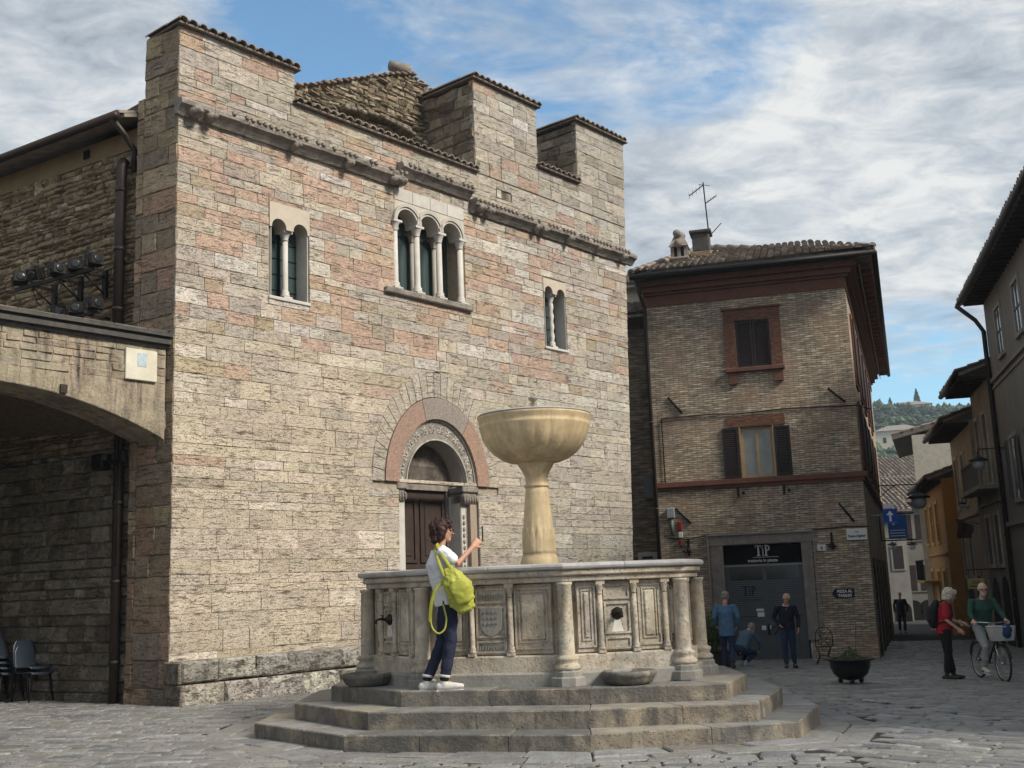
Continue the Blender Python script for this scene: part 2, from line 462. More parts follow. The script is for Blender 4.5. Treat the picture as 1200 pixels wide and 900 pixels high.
def brickmat(name, c1, c2, mort, sc=1.0, gl=None):
    mt = bpy.data.materials.new(name); mt.use_nodes = True; t = NT(mt.node_tree); bs = t.t.nodes['Principled BSDF']
    bs.inputs['Roughness'].default_value = .9; bs.inputs['Specular IOR Level'].default_value = .2
    co = t.n('ShaderNodeTexCoord').outputs['Object']
    sp = t.n('ShaderNodeSeparateXYZ'); t.l(co, sp.inputs[0])
    cb = t.n('ShaderNodeCombineXYZ'); t.l(t.math('ADD', sp.outputs[0], sp.outputs[1]), cb.inputs[0])
    wob = t.noise(t.mapping(co, sc=(.8, .8, .8)), 1.0, 3); t.l(t.math('ADD', sp.outputs[2], t.math('MULTIPLY', wob, .12)), cb.inputs[1])
    nd = t.n('ShaderNodeTexBrick'); t.l(cb.outputs[0], nd.inputs['Vector'])
    nd.inputs['Color1'].default_value = (*c1, 1); nd.inputs['Color2'].default_value = (*c2, 1); nd.inputs['Mortar'].default_value = (*mort, 1)
    nd.inputs['Scale'].default_value = 1.0; nd.inputs['Mortar Size'].default_value = .010; nd.inputs['Mortar Smooth'].default_value = .1
    nd.inputs['Bias'].default_value = -.1; nd.inputs['Brick Width'].default_value = .27 * sc; nd.inputs['Row Height'].default_value = .062 * sc
    wn = t.n('ShaderNodeTexNoise'); t.l(t.mapping(cb.outputs[0], sc=(3.7 / sc, 16 / sc, 1)), wn.inputs['Vector']); wn.inputs['Scale'].default_value = 1.0; wn.inputs['Detail'].default_value = 2
    c = t.mix(1.0, nd.outputs[0], t.ramp(wn.outputs[0], [(.32, .62), (.5, .95), (.68, 1.5)]), 'MULTIPLY')
    big = t.noise(co, .7, 6, .65, .4)
    c = t.mix(1.0, c, t.ramp(big, [(.3, (.72, .70, .68)), (.5, (1, 1, 1)), (.7, (1.25, 1.15, 1.02))]), 'MULTIPLY')
    if gl:  # low band of redder, damper bricks
        c = t.mix(t.math('MULTIPLY', t.ramp(t.noise(co, 1.3, 5), [(.46, 0.0), (.62, 1.0)]), .55), c, gl)
    t.l(c, bs.inputs['Base Color'])
    b = t.n('ShaderNodeBump'); b.inputs['Strength'].default_value = .9; b.inputs['Distance'].default_value = .02
    t.l(t.math('ADD', t.math('MULTIPLY', nd.outputs[1], -1.0), t.math('MULTIPLY', t.noise(co, 45, 4), .8)), b.inputs['Height'])
    t.l(b.outputs[0], bs.inputs['Normal'])
    return mt
M_brick = brickmat('buff_brickwork', (.52, .44, .335), (.33, .265, .195), (.17, .145, .115), gl=(.30, .205, .15))
M_brick2 = brickmat('old_grey_brickwork', (.20, .165, .125), (.15, .12, .09), (.11, .09, .07), 1.4)
M_redpaint = pmat('red_brown_plaster', (.15, .068, .048), .85, var=.25, vscale=5, bump=.3, bscale=20, dirt=.3, dirtcol=(.07, .03, .022))
M_redbrick = brickmat('red_brick_trim', (.25, .115, .075), (.19, .085, .055), (.12, .07, .05), .6)
# ------------------------------------------------------------------ wall of stones
def courses(u0, u1, z0, z1, hr, lr, holes=(), uR=None, rnd=None, gap=.0025):
    """returns stone quads. holes: ('r',u0,u1,z0,z1) or ('e',uc,zc,rx,rz) upper half ellipse"""
    r = rnd or R; out = []; z = z0
    while z < z1 - 1e-4:
        h = r.uniform(*hr)
        if z1 - (z + h) < hr[0] * .6: h = z1 - z
        za, zb = z, z + h; z = zb
        left = (u0, u0); right = (uR(za), uR(zb)) if uR else (u1, u1)
        blk = []; fill = []
        for H in holes:
            if H[0] == 'r':
                if H[4] <= za + .015 or H[3] >= zb - .015: continue
                blk.append(((H[1], H[1]), (H[2], H[2])))
                if H[4] < zb - .05: fill.append((H[1], H[2], H[4], zb))
                if H[3] > za + .05: fill.append((H[1], H[2], za, H[3]))
            else:
                uc, zc, rx, rz = H[1:]
                if zc >= zb or zc + rz <= za + .02: continue
                def wd(q):
                    q = (max(q, zc) - zc) / rz
                    return rx * sqrt(max(0, 1 - q * q))
                a, b = wd(za), wd(zb); blk.append(((uc - a, uc - b), (uc + a, uc + b)))
        blk.sort(key=lambda t: t[0][0]); cur = left; iv = []
        for b in blk:
            if min(b[0]) > cur[0] + .03: iv.append((cur, b[0]))
            cur = b[1] if b[1][0] > cur[0] else cur
        if right[0] > cur[0] + .03: iv.append((cur, right))
        def split(a, b, z_a, z_b):
            L = b[0] - a[0]; x = a[0]; pa = a
            while True:
                l = (lr[0] + (lr[1] - lr[0]) * r.random() ** 1.5) * (1 + (h - hr[0]) / (hr[1] - hr[0] + 1e-6) * .3)
                if b[0] - (x + l) < lr[0] * .7:
                    out.append([(pa[0] + gap, z_a + gap), (b[0] - gap, z_a + gap), (b[1] - gap, z_b - gap), (pa[1] + gap, z_b - gap)]); break
                x += l; p = (x, x + r.uniform(-.01, .01))
                out.append([(pa[0] + gap, z_a + gap), (p[0] - gap, z_a + gap), (p[1] - gap, z_b - gap), (pa[1] + gap, z_b - gap)]); pa = p
        for a, b in iv:
            # some stones are doubled vertically
            if h > hr[0] * 1.6 and r.random() < .18:
                mz = za + h * r.uniform(.4, .6); t = (mz - za) / h
                ma = (a[0] * (1 - t) + a[1] * t); mb_ = (b[0] * (1 - t) + b[1] * t)
                split((a[0], ma), (b[0], mb_), za, mz); split((ma, a[1]), (mb_, b[1]), mz, zb)
            else: split(a, b, za, zb)
        for f in fill: split((f[0], f[0]), (f[1], f[1]), f[2], f[3])
    return out
def lay(quads, M, parent, mat, colf, name='stone', yb=.10, yf=0.0, ch=.010, rough=.006, proud=.014, limit=300, minpx=60, nx=None, nz=None):
    """largest ones in the photo become objects, the others one joined mesh"""
    S = []
    for i, q in enumerate(quads):
        pw = [M @ Vector((p[0], yf, p[1])) for p in q]
        S.append((px_area(pw), i, q))
    S.sort(reverse=True)
    rest = MB(M); nr = 0
    for k, (a, i, q) in enumerate(S):
        col = colf(q); pr = R.uniform(0, proud)
        if k < limit and a > minpx:
            mb = MB(M); stone(mb, q, yb, yf - pr, ch, rough, nx, nz, col=col, seed=i * .37); mb.build(name, mat, parent)
        else:
            stone(rest, q, yb, yf - pr, ch, rough, 1 if a < 40 else nx, 1 if a < 40 else nz, col=col, seed=i * .37); nr += 1
    if nr: rest.build(name, mat, parent, kind='stuff')
def vary(c, a=.1):
    k = 1 + R.uniform(-a, a); return (c[0] * k, c[1] * k * (1 + R.uniform(-.02, .02)), c[2] * k * (1 + R.uniform(-.04, .04)))
def pick(tab):
    s = sum(w for w, c in tab); x = R.random() * s
    for w_, c in tab:
        x -= w_
        if x <= 0: return c
    return tab[-1][1]

# ================================================================== GROUND
STEP = [(-2.95, 12.55), (-1.76, 11.2), (.6, 10.6), (2.6, 10.95), (3.13, 12.25)]
FC = (.12, 13.35)
def sym(P): return P + [(2 * FC[0] - p[0], 2 * FC[1] - p[1]) for p in P]
STEP = sym(STEP)
M_joint = pmat('paving_joint_dirt', (.035, .033, .03), .95, var=.3, vscale=20, bump=.8, bscale=60)
M_pave = pmat('grey_paving_stone', (1, 1, 1), .46, var=.3, vscale=6, bump=.75, bscale=22, dirt=.35, dirtcol=(.075, .075, .072), dscale=2.2, spec=.45, bdist=.02, pits=.2)
def gmesh():
    mb = MB(); xs = []; x = -14.0
    xs = [-900, -600, -300, -140, -60, -30] + [-20 + i * 1.5 for i in range(40)] + [42, 48, 56, 70, 100, 160, 250, 500, 900]
    ys = [-60, -20, 0, 4] + [6 + i * 1.5 for i in range(34)] + [60, 70, 85, 110, 160, 260, 400, 600, 900]
    vs = [(x, y, max(ground(x, y), -7) - .016) for y in ys for x in xs]; n = len(xs)
    mb.add(vs, [(j * n + i, j * n + i + 1, (j + 1) * n + i + 1, (j + 1) * n + i) for j in range(len(ys) - 1) for i in range(n - 1)])
    return mb
gr = gmesh().build('ground', M_joint); gr['kind'] = 'structure'
pav = root('piazza_paving', Matrix.Identity(4), None, None, kind='structure')
def inpoly(P, x, y):
    c = False
    for i in range(len(P)):
        (x1, y1), (x2, y2) = P[i - 1], P[i]
        if (y1 > y) != (y2 > y) and x < (x2 - x1) * (y - y1) / (y2 - y1) + x1: c = not c
    return c
SI = inset(STEP, .12)
RING = offset(STEP, .62)
pavers = []
def field(ang, row, lr, box, keep, zone_clip, seed):
    r = random.Random(seed); ca, sa = cos(radians(ang)), sin(radians(ang))
    (x0, x1, y0, y1) = box
    v = -60.0
    cx, cy = (x0 + x1) / 2, (y0 + y1) / 2; ext = hypot(x1 - x0, y1 - y0) / 2
    v = -ext
    while v < ext:
        h = r.uniform(*row); u = -ext - r.uniform(0, 1)
        while u < ext:
            l = r.uniform(*lr)
            g_ = .011; bo = r.uniform(-.012, .012)
            P = [(u + g_, v + g_), (u + l - g_ + bo, v + g_), (u + l - g_, v + h - g_), (u + g_, v + h - g_)]
            Q = [(cx + a * ca - b * sa, cy + a * sa + b * ca) for a, b in P]
            mx = sum(q[0] for q in Q) / 4; my = sum(q[1] for q in Q) / 4; u += l
            if not (x0 < mx < x1 and y0 < my < y1) or not keep(mx, my): continue
            for c in zone_clip: Q = clip(Q, *c) if Q else Q
            if len(Q) < 3: continue
            pavers.append(Q)
        v += h
# border line between near slabs and far setts: curve in photo (850,797)-(1010,815)-(1200,850)
bA = ong(850, 797); bB = ong(1200, 848); bd_ = Vector((bB.x - bA.x, bB.y - bA.y)).normalized(); bn = Vector((-bd_.y, bd_.x))
bc = bn.x * bA.x + bn.y * bA.y                                   # n.p > bc : beyond
def infront(P): return px_ok(P)
def vis(x, y):
    q = proj((x, y, ground(x, y))); return q and -450 < q[0] < 1750 and q[1] < 1010
far_ok = lambda x, y: vis(x, y) and not inpoly(RING, x, y)
field(-8, (.125, .17), (.2, .42), (-12, 14, 8.2, 26), lambda x, y: far_ok(x, y) and bn.x * x + bn.y * y < bc and x < 2.4 - (y - 11) * .25, [(bn.x, bn.y, bc)], 3)
field(-42, (.17, .22), (.24, .5), (-2, 20, 7.5, 24), lambda x, y: far_ok(x, y) and bn.x * x + bn.y * y < bc and x >= 2.4 - (y - 11) * .25, [(bn.x, bn.y, bc)], 5)
field(4, (.17, .23), (.25, .55), (-4, 26, 12, 42), lambda x, y: far_ok(x, y) and bn.x * x + bn.y * y >= bc - .05, [(-bn.x, -bn.y, -bc)], 9)
# two courses of slabs following the steps, and the border course
for i in range(len(STEP)):
    for k in (0, 1):
        A_ = offset(STEP, .31 * k + .005); B_ = offset(STEP, .31 * k + .305)
        if k == 0: A_ = inset(STEP, .05)
        a, b, c, d = A_[i], A_[(i + 1) % 10], B_[(i + 1) % 10], B_[i]
        L = hypot(a[0] - b[0], a[1] - b[1]); n = max(1, int(L / .5)); ts = [0] + [(j + R.uniform(-.15, .15)) / n for j in range(1, n)] + [1]
        for j in range(n):
            t0, t1 = ts[j] + .007 / n * 2, ts[j + 1] - .007 / n * 2
            le = lambda p, q, t: (p[0] + (q[0] - p[0]) * t, p[1] + (q[1] - p[1]) * t)
            pavers.append([le(a, b, t0), le(a, b, t1), le(d, c, t1), le(d, c, t0)])
PS = []
for i, Q in enumerate(pavers):
    PS.append((px_area([(p[0], p[1], ground(*p)) for p in Q]), i))
PS.sort(reverse=True)
rest = MB()
pt = [(5, (.225, .22, .21)), (4, (.195, .19, .185)), (3, (.235, .235, .232)), (1.5, (.15, .15, .155)), (.5, (.31, .31, .30)), (.6, (.20, .185, .165))]
for k, (a, i) in enumerate(PS):
    Q = pavers[i]; col = vary(pick(pt), .12)
    tx, ty, tz = R.uniform(-.045, .045), R.uniform(-.045, .045), R.uniform(-.005, .005)
    cx = sum(q[0] for q in Q) / len(Q); cy = sum(q[1] for q in Q) / len(Q)
    if sum(Q[j][0] * Q[(j + 1) % len(Q)][1] - Q[(j + 1) % len(Q)][0] * Q[j][1] for j in range(len(Q))) < 0: Q = Q[::-1]
    n = len(Q); I = inset(Q, .014)
    zt = lambda p: ground(p[0], p[1]) + tz + (p[0] - cx) * tx + (p[1] - cy) * ty
    vs = [(p[0], p[1], ground(*p) - .05) for p in Q] + [(p[0], p[1], zt(p) - .012) for p in Q] + [(p[0], p[1], zt(p)) for p in I] + [(cx, cy, zt((cx, cy)) + .004)]
    F = []
    for A_ in (0, 1):
        for j in range(n): F.append((A_ * n + j, A_ * n + (j + 1) % n, (A_ + 1) * n + (j + 1) % n, (A_ + 1) * n + j))
    for j in range(n): F.append((2 * n + j, 2 * n + (j + 1) % n, 3 * n))
    mb = MB() if k < 300 else rest
    mb.add(vs, F, col=col)
    if k < 300: mb.build('paving_stone', M_pave, pav)
rest.build('paving_stone', M_pave, pav, kind='stuff')

# ================================================================== CHURCH
P0 = Vector((-5.12864, 16.52331, 0)); FD = Vector((.64931, .76052, 0)); NF = Vector((.76052, -.64931, 0))
SDR = Vector((-.85009, .52664, 0))
MC = frame(P0, FD); MS = frame(P0, -SDR)
church = root('church', MC, 'medieval church of pink and cream travertine with round portal and three small arched windows', 'church')
def uR(z): return 11.80 + max(z, -1) * .056
D = dict(c=5.68, z=3.43, rx=1.69, rz=2.13)
plate_b = MB(MC)
outline = [(0.02, -.7), (uR(-.7) - .02, -.7), (uR(12.15), 12.15), (10.56, 12.13), (10.56, 10.6), (9.05, 10.6), (9.05, 12.0), (7.02, 11.98), (7.02, 9.98), (2.29, 9.92), (2.29, 10.58), (.02, 10.56)]
holes = [[(1.80, 6.42), (2.58, 6.42), (2.58, 7.9), (1.80, 7.9)], [(4.72, 7.03), (6.54, 7.03), (6.54, 8.72), (4.72, 8.72)], [(9.09, 6.57), (9.81, 6.57), (9.81, 8.0), (9.09, 8.0)],
         archhole(4.62, 6.78, -.6, 3.43, 16, 1.25)]
plate(plate_b, outline, holes, .03, .5)
facade = plate_b.build('facade_wall', M_mortar, church)
fh = [('r', 1.76, 2.62, 6.42, 8.06), ('r', 4.66, 6.58, 6.93, 9.06), ('r', 9.06, 9.84, 6.57, 8.1), ('e', D['c'], D['z'], D['rx'] - .02, D['rz'] - .02), ('r', 4.64, 6.76, -1, D['z']), ('r', 7.62, 8.12, 9.57, 9.78)]
ra = random.Random(11)
q = courses(0, 0, -.6, 1.7, (.20, .36), (.38, 1.05), fh, uR, ra, .0015) + courses(0, 0, 1.7, 5.6, (.15, .32), (.32, 1.0), fh, uR, ra, .0015) + courses(0, 0, 5.6, 9.96, (.14, .28), (.22, .75), fh, uR, ra, .002)
q += courses(0, 2.31, 9.96, 10.6, (.2, .36), (.3, .8), (), None, ra) + courses(7.0, 9.07, 9.98, 12.03, (.19, .3), (.3, .75), (), None, ra)
q += courses(9.07, 10.54, 9.98, 10.62, (.2, .3), (.3, .75), (), None, ra) + courses(10.54, 12, 9.98, 12.17, (.19, .3), (.3, .75), (), uR, ra)
cream, grey, white, pink, orange, ochre, brown = (.52, .465, .385), (.41, .38, .33), (.64, .61, .55), (.47, .30, .225), (.46, .32, .21), (.30, .235, .14), (.28, .24, .19)
def fcol(Q):
    x = (Q[0][0] + Q[1][0]) / 2; z = (Q[0][1] + Q[2][1]) / 2
    n = noise.noise(Vector((x * .55, z * .9, 3.3)))
    if z > 9.1:
        k = .55 + n; tab = [(3, cream), (2.4, grey), (.6, white), (max(.2, 2.6 * k - x * .12), pink), (max(.1, 2.5 * k - x * .2), orange), (.5, brown)]
    elif z > 5.9:
        k = .75 + 1.3 * n; tab = [(2.5, cream), (1.6, grey), (1.1, white), (max(.2, 4.2 * k), pink), (max(.1, .9 * k), orange), (.28, ochre), (.3, brown)]
        if x > 10: tab[3] = (.8, pink)
    elif z > 4.9: tab = [(4, cream), (2, grey), (1.8, white), (.35, pink), (.7, ochre)]
    else: tab = [(5, cream), (3.2, grey), (.7, white), (.35, brown), (.06, pink)]
    c = pick(tab)
    mean = (.53, .455, .36) if z < 5.6 else ((.52, .425, .335) if z < 9.1 else (.42, .355, .285))
    kk = .55 if z < 5.6 else .42
    c = tuple(a * (1 - kk) + b * kk for a, b in zip(c, mean))
    if z < 5.6 and x < 4: c = tuple(a * b for a, b in zip(c, (1.03, 1.0, .96)))
    if x > 8: c = tuple(a * b for a, b in zip(c, (.93, .95, .98)))
    return vary(c, .1)
lay(q, MC, facade, M_stone, fcol, 'stone', yb=.12, limit=300, rough=.005, proud=.007, ch=.005)
# voussoirs round the portal
vring = MB(MC); n = 27
for i in range(n):
    a0, a1 = pi * i / n + .003, pi * (i + 1) / n - .003
    if i % 2: ro = 1.0
    else: ro = R.uniform(.965, 1.0)
    P = []
    for a, rx, rz in ((a0, 1.40, 1.66), (a0, 1.69, 2.13), (a1, 1.69, 2.13), (a1, 1.40, 1.66)):
        P.append((D['c'] + rx * cos(a), D['z'] + rz * sin(a)))
    mb = MB(MC); mb.prism(P, -.1, .017 + R.uniform(0, .004), ch=.004, axis='y', col=vary(pick([(3, (.49, .43, .35)), (2, (.45, .40, .33))]), .05)); mb.build('arch_stone', M_stone, facade)
# red marble ring, carved ring, portal jambs
portal = MB(MC)
def ring(mb, rx0, rz0, rx1, rz1, y0, y1, a0, a1, n, **k):
    vs = []
    for i in range(n + 1):
        a = radians(a0 + (a1 - a0) * i / n)
        for rx, rz, y in ((rx0, rz0, y0), (rx1, rz1, y0), (rx1, rz1, y1), (rx0, rz0, y1)): vs.append((D['c'] + rx * cos(a), y, D['z'] + rz * sin(a)))
    F = [(0, 1, 2, 3), tuple(4 * n + i for i in (3, 2, 1, 0))]
    for i in range(n):
        for j in range(4): F.append((4 * i + j, 4 * (i + 1) + j, 4 * (i + 1) + (j + 1) % 4, 4 * i + (j + 1) % 4))
    mb.add(vs, [f[::-1] for f in F], **k)
portal_o = None
M_scroll = pmat('worn_carved_marble', (.40, .375, .335), .8, var=.35, vscale=14, bump=.6, bscale=50, dirt=.6, dirtcol=(.12, .11, .10), dscale=5)
pm = MB(MC); pm.box(4.66, 4.83, .06, .45, -.6, 3.25); pm.box(6.36, 6.54, .12, .5, -.6, 3.25); pm.box(6.56, 6.74, .04, .5, -.6, 3.25, col=(.62, .5, .42))
portal_o = pm.build('portal', M_white, church)
redc = [(1, .95, .9), (.72, .86, 1.0), (1.1, .95, .88)]
for a0, a1, cc in ((0.5, 52, (1.0, .95, .92)), (52.6, 108, (.80, 1.0, 1.15)), (108.6, 179.5, (.95, .92, .92))):
    mb = MB(MC); ring(mb, 1.05, 1.24, 1.385, 1.645, -.035, .3, a0, a1, 14, col=cc); mb.build('red_marble_arch', M_redmarble, portal_o)
mb = MB(MC); ring(mb, .82, .87, 1.045, 1.235, .05, .4, 0, 180, 40)   # background of carving
mb2 = MB(MC)
ring(mb2, .80, .84, .825, .868, .02, .4, 0, 180, 40); ring(mb2, 1.015, 1.20, 1.045, 1.236, .02, .3, 0, 180, 40)
mb.build('carved_arch', M_carve, portal_o)
for i in range(26):      # scrolls of the carved arch
    a = radians(4 + 172 * i / 25); rm, rzm = .92, 1.035; s_ = 1 if i % 2 else -1
    cx, cz = D['c'] + rm * cos(a), D['z'] + rzm * sin(a); pts = []
    for k in range(9):
        t = k / 8 * 5.2; rr = .078 * (1 - k / 10); pts.append((cx + rr * cos(a + s_ * t), .05, cz + rr * 1.15 * sin(a + s_ * t)))
    mb2.tube(pts, .014, 5); mb2.sphere((cx, .045, cz), (.026, .025, .026), 6, 4)
mb2.build('carved_scroll', M_scroll, portal_o, kind='stuff')
# inner order + tympanum
mb = MB(MC); ring(mb, .76, .80, .80, .84, .12, .52, 0, 180, 30, col=(.55, .52, .48)); mb.build('inner_arch', M_white, portal_o)
mb = MB(MC); P = [(D['c'] + .80 * cos(pi * i / 20), D['z'] + .84 * sin(pi * i / 20)) for i in range(21)]
vs = [(p[0], .42, p[1]) for p in P]; mb.add(vs, [tuple(range(21))][::1]); mb.prism(P, -.5, -.42, axis='y', col=(.9, .85, .8)); mb.build('tympanum', M_carve, portal_o)
# capitals and side strips
for x0, x1, y in ((4.62, 4.86, -.01), (6.33, 6.78, -.01)):
    mb = MB(MC); mb.bbox(x0, x1, y, .4, 3.31, 3.43, b=.02); mb.bbox(x0 + .03, x1 - .03, y + .03, .4, 3.08, 3.31, b=.03, col=(.8, .8, .8))
    for k in range(int((x1 - x0) / .07)): mb.sphere((x0 + .05 + k * .07, y + .02, 3.19), (.028, .035, .08), 8, 6)
    mb.build('capital', M_carve, portal_o)
mb = MB(MC)
for k in range(26): mb.sphere((6.45, .11, -.1 + k * .118), (.03, .02, .045), 8, 5)
for x in (6.375, 6.525): mb.tube([(x, .115, -.4), (x, .115, 3.08)], .012, 6)
mb.build('carved_jamb_beads', M_carve, portal_o, kind='stuff')
# door leaf
mb = MB(MC); mb.box(4.8, 6.38, .47, .52, -.6, 3.44)
door = mb.build('door', M_wood, church)
for i in range(2):
    for (za, zb) in ((-.2, .85), (1.0, 1.85), (2.0, 3.2)):
        x0 = 4.86 + i * .74; mb = MB(MC)
        for a, b, c, d in ((x0, x0 + .66, za, za + .06), (x0, x0 + .66, zb - .06, zb), (x0, x0 + .07, za + .062, zb - .062), (x0 + .59, x0 + .66, za + .062, zb - .062)): mb.box(a, b, .44, .47, c, d)
        mb.bbox(x0 + .13, x0 + .53, .452, .48, za + .12, zb - .12, b=.015)
        mb.build('door_panel', M_wood, door)
mb = MB(MC); mb.box(4.8, 6.4, .40, .52, 3.36, 3.46); mb.box(6.3, 6.4, .42, .6, -.6, 3.36); mb.build('lintel', M_carve, portal_o)

# ---- windows
def archplate(mb, x0, x1, z0, z1, arches, y0, y1, **k):
    """plate whose lower edge is cut by arches (xa, xb, zspring, rise)"""
    P = [(x0, z0)]
    for xa, xb, zs, rise in arches:
        P.append((xa, z0)); n = 12; r_ = (xb - xa) / 2; cx = (xa + xb) / 2
        for i in range(n + 1): P.append((cx - r_ * cos(pi * i / n), zs + rise * sin(pi * i / n)))
        P.append((xb, z0))
    P += [(x1, z0), (x1, z1), (x0, z1)]
    Q = [P[0]]
    for p in P[1:]:
        if abs(p[0] - Q[-1][0]) + abs(p[1] - Q[-1][1]) > 1e-4: Q.append(p)
    plate(mb, Q, [], y0, y1, **k)
def column(mb, x, y, z0, z1, r, twist=False, cap=.16, **k):
    prof = [(r * 1.55, 0), (r * 1.6, .03), (r * 1.25, .05), (r * 1.45, .08), (r * 1.1, .11)]
    h = z1 - z0
    mb.box(x - r * 1.7, x + r * 1.7, y - r * 1.7, y + r * 1.7, z0 - .0, z0 + .03, **k)
    if twist:
        N = 34; z_a, z_b = z0 + .1, z1 - cap
        vs = []; seg = 16
        for i in range(N + 1):
            t = i / N; z = z_a + (z_b - z_a) * t
            for j in range(seg):
                a = 2 * pi * j / seg; q = r * (1 + .18 * cos(2 * (a - t * 13)))
                vs.append((x + q * cos(a), y + q * sin(a), z))
        mb.add(vs, [(i * seg + j, i * seg + (j + 1) % seg, (i + 1) * seg + (j + 1) % seg, (i + 1) * seg + j) for i in range(N) for j in range(seg)], smooth=True, **k)
        mb.lathe(prof, (x, y, z0 + .03), 14, **k)
    else: mb.lathe(prof + [(r, .13), (r * .92, h - cap - .03)], (x, y, z0 + .03), 14, **k)
    mb.lathe([(r * 1.15, 0), (r * 1.05, .02), (r * 1.1, .04), (r * 1.5, cap * .65), (r * 1.8, cap * .8)], (x, y, z1 - cap), 10, rf=lambda t, z, i: 1 + (.13 * cos(5 * t) if i in (2, 3) else 0), **k)
    mb.box(x - r * 1.75, x + r * 1.75, y - r * 1.75, y + r * 1.75, z1 - cap * .22, z1, **k)
def bifora(x0, x1, z0, zs, ztop, twist, label):
    c = (x0 + x1) / 2
    mb = MB(MC); hw = (x1 - x0) / 2 - .075
    archplate(mb, x0 - .045, x1 + .045, zs, ztop, [(x0 + .002, x0 + hw, zs + .02, hw / 2 * .95), (x1 - hw, x1 - .002, zs + .02, hw / 2 * .95)], -.018, .34, col=(.92, .84, .74))
    wd = mb.build('twin_arched_window', M_white, church, label=label)
    mb = MB(MC); mb.box(x0 - .01, x0 + .0, .0, .36, z0, zs); mb.box(x1, x1 + .01, 0, .36, z0, zs); mb.build('reveal', M_white, wd)
    mb = MB(MC); column(mb, c, .12, z0 + .02, zs + .005, .052, twist); mb.build('column', M_white, wd)
    mb = MB(MC); mb.box(x0 - .02, x1 + .02, .3, .315, z0, ztop - .1); mb.build('glass', M_glassdark, wd)
    mb = MB(MC)
    for k in range(5): z = z0 + .2 + k * .28; mb.box(x0, x1, .285, .3, z, z + .015)
    mb.box(c - .02, c + .02, .27, .3, z0, ztop - .1); mb.build('leading', M_iron, wd)
    mb = MB(MC); mb.bbox(x0 - .06, x1 + .06, -.03, .4, z0 - .06, z0, b=.01); mb.build('sill', M_white, wd)
bifora(1.81, 2.57, 6.42, 7.62, 8.06, False, 'left twin window with plain marble column')
bifora(9.10, 9.80, 6.57, 7.78, 8.10, True, 'right twin window with twisted column')
mb = MB(MC)
AC = [(4.70, 5.22), (5.30, 5.82), (5.92, 6.44)]
archplate(mb, 4.655, 6.575, 8.38, 8.80, [(a, b, 8.40, .25) for a, b in AC], -.012, .30, col=(.9, .87, .82))
tri = mb.build('triple_arched_window', M_white, church)
for a, b in AC:
    mb = MB(MC); cx = (a + b) / 2; vs = []
    for (r0, r1, y0, y1, co) in ((.262, .30, -.045, .02, (1, 1, 1)), (.305, .365, -.07, .0, (.82, .8, .76))):
        n = 16
        P = [(cx + r1 * cos(pi * i / n), 8.40 + r1 * .98 * sin(pi * i / n)) for i in range(n + 1)] + [(cx + r0 * cos(pi * i / n), 8.40 + r0 * .98 * sin(pi * i / n)) for i in range(n, -1, -1)]
        plate(mb, P, [], y0, y1, col=co)
    mb.build('arch_moulding', M_white, tri)
for i in range(4):
    x0 = 4.66 + i * .48
    mb = MB(MC); mb.bbox(x0, x0 + .474, -.02, .1, 8.805, 9.06, b=.008, col=vary((1, 1, 1), .08)); mb.build('lintel_stone', M_white, tri)
for x in (4.68, 5.26, 5.87, 6.47):
    mb = MB(MC); column(mb, x, .03, 7.05, 8.39, .062, cap=.2); mb.build('column', M_white, tri)
for x in (4.86, 5.42, 6.03):
    mb = MB(MC); column(mb, x + .05, .36, 7.05, 8.39, .06, cap=.2, col=(.75, .73, .7)); mb.build('column', M_white, tri, label='rear column of the triple window')
mb = MB(MC); mb.box(4.6, 6.6, .46, .50, 7.0, 8.8); mb.build('glass', M_glassdark, tri)
mb = MB(MC); mb.bbox(4.36, 6.72, -.09, .5, 6.93, 7.045, b=.02); mb.build('sill', M_carve, tri)
# small niche above the cornice
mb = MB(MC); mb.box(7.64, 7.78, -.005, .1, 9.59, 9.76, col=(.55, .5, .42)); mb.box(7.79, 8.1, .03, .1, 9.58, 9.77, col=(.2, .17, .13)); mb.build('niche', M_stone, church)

# ---- cornice
cor = MB(MC)
def corblock(mb, x0, x1, z, y=0, dark=1.0):
    pr = [(0, 0), (.07, .0), (.10, .04), (.12, .06), (.15, .10), (.22, .14), (.23, .2), (.20, .25), (0, .27)]
    vs = []; n = len(pr); N = max(1, int((x1 - x0) / .1))
    for i in range(N + 1):
        x = x0 + (x1 - x0) * i / N
        for j, (o, h) in enumerate(pr):
            d = noise.noise(Vector((x * 6, h * 14, z))) * .025 if 0 < j < n - 1 else 0
            vs.append((x, -(o + d) + .02, z + h + d * .5))
    F = [(i * n + j, (i + 1) * n + j, (i + 1) * n + j + 1, i * n + j + 1) for i in range(N) for j in range(n - 1)]
    F += [tuple(range(n))[::-1][::-1], tuple(N * n + j for j in range(n))[::-1]]
    mb.add(vs, F, col=(dark, dark, dark))
co_root = None
def cornice(x0, x1, z):
    global co_root
    x = x0
    while x < x1:
        l = min(R.uniform(.45, .8), x1 - x)
        if x1 - x - l < .2: l = x1 - x
        mb = MB(MC); k = R.uniform(.8, 1.15); corblock(mb, x, x + l - .008, z + R.uniform(-.006, .006), dark=k)
        if co_root is None: co_root = mb.build('cornice', M_carve, church)
        else: mb.build('cornice_block', M_carve, co_root)
        x += l
cornice(-.06, 4.78, 9.05); cornice(4.74, 6.74, 9.28); cornice(6.76, 12.52, 9.03)
mb = MB(MC)
x = 0.75
while x < 12.4:       # small dentils
    z = 9.25 if 4.8 < x < 6.7 else (9.02 if x > 6.7 else 9.04)
    if R.random() < .8: mb.bbox(x, x + .07, -.245, .0, z + .1 + .12, z + .1 + .19, b=.012, col=vary((1.15, 1.1, 1.05), .2))
    x += .125
mb.build('dentil', M_carve, co_root, kind='stuff')
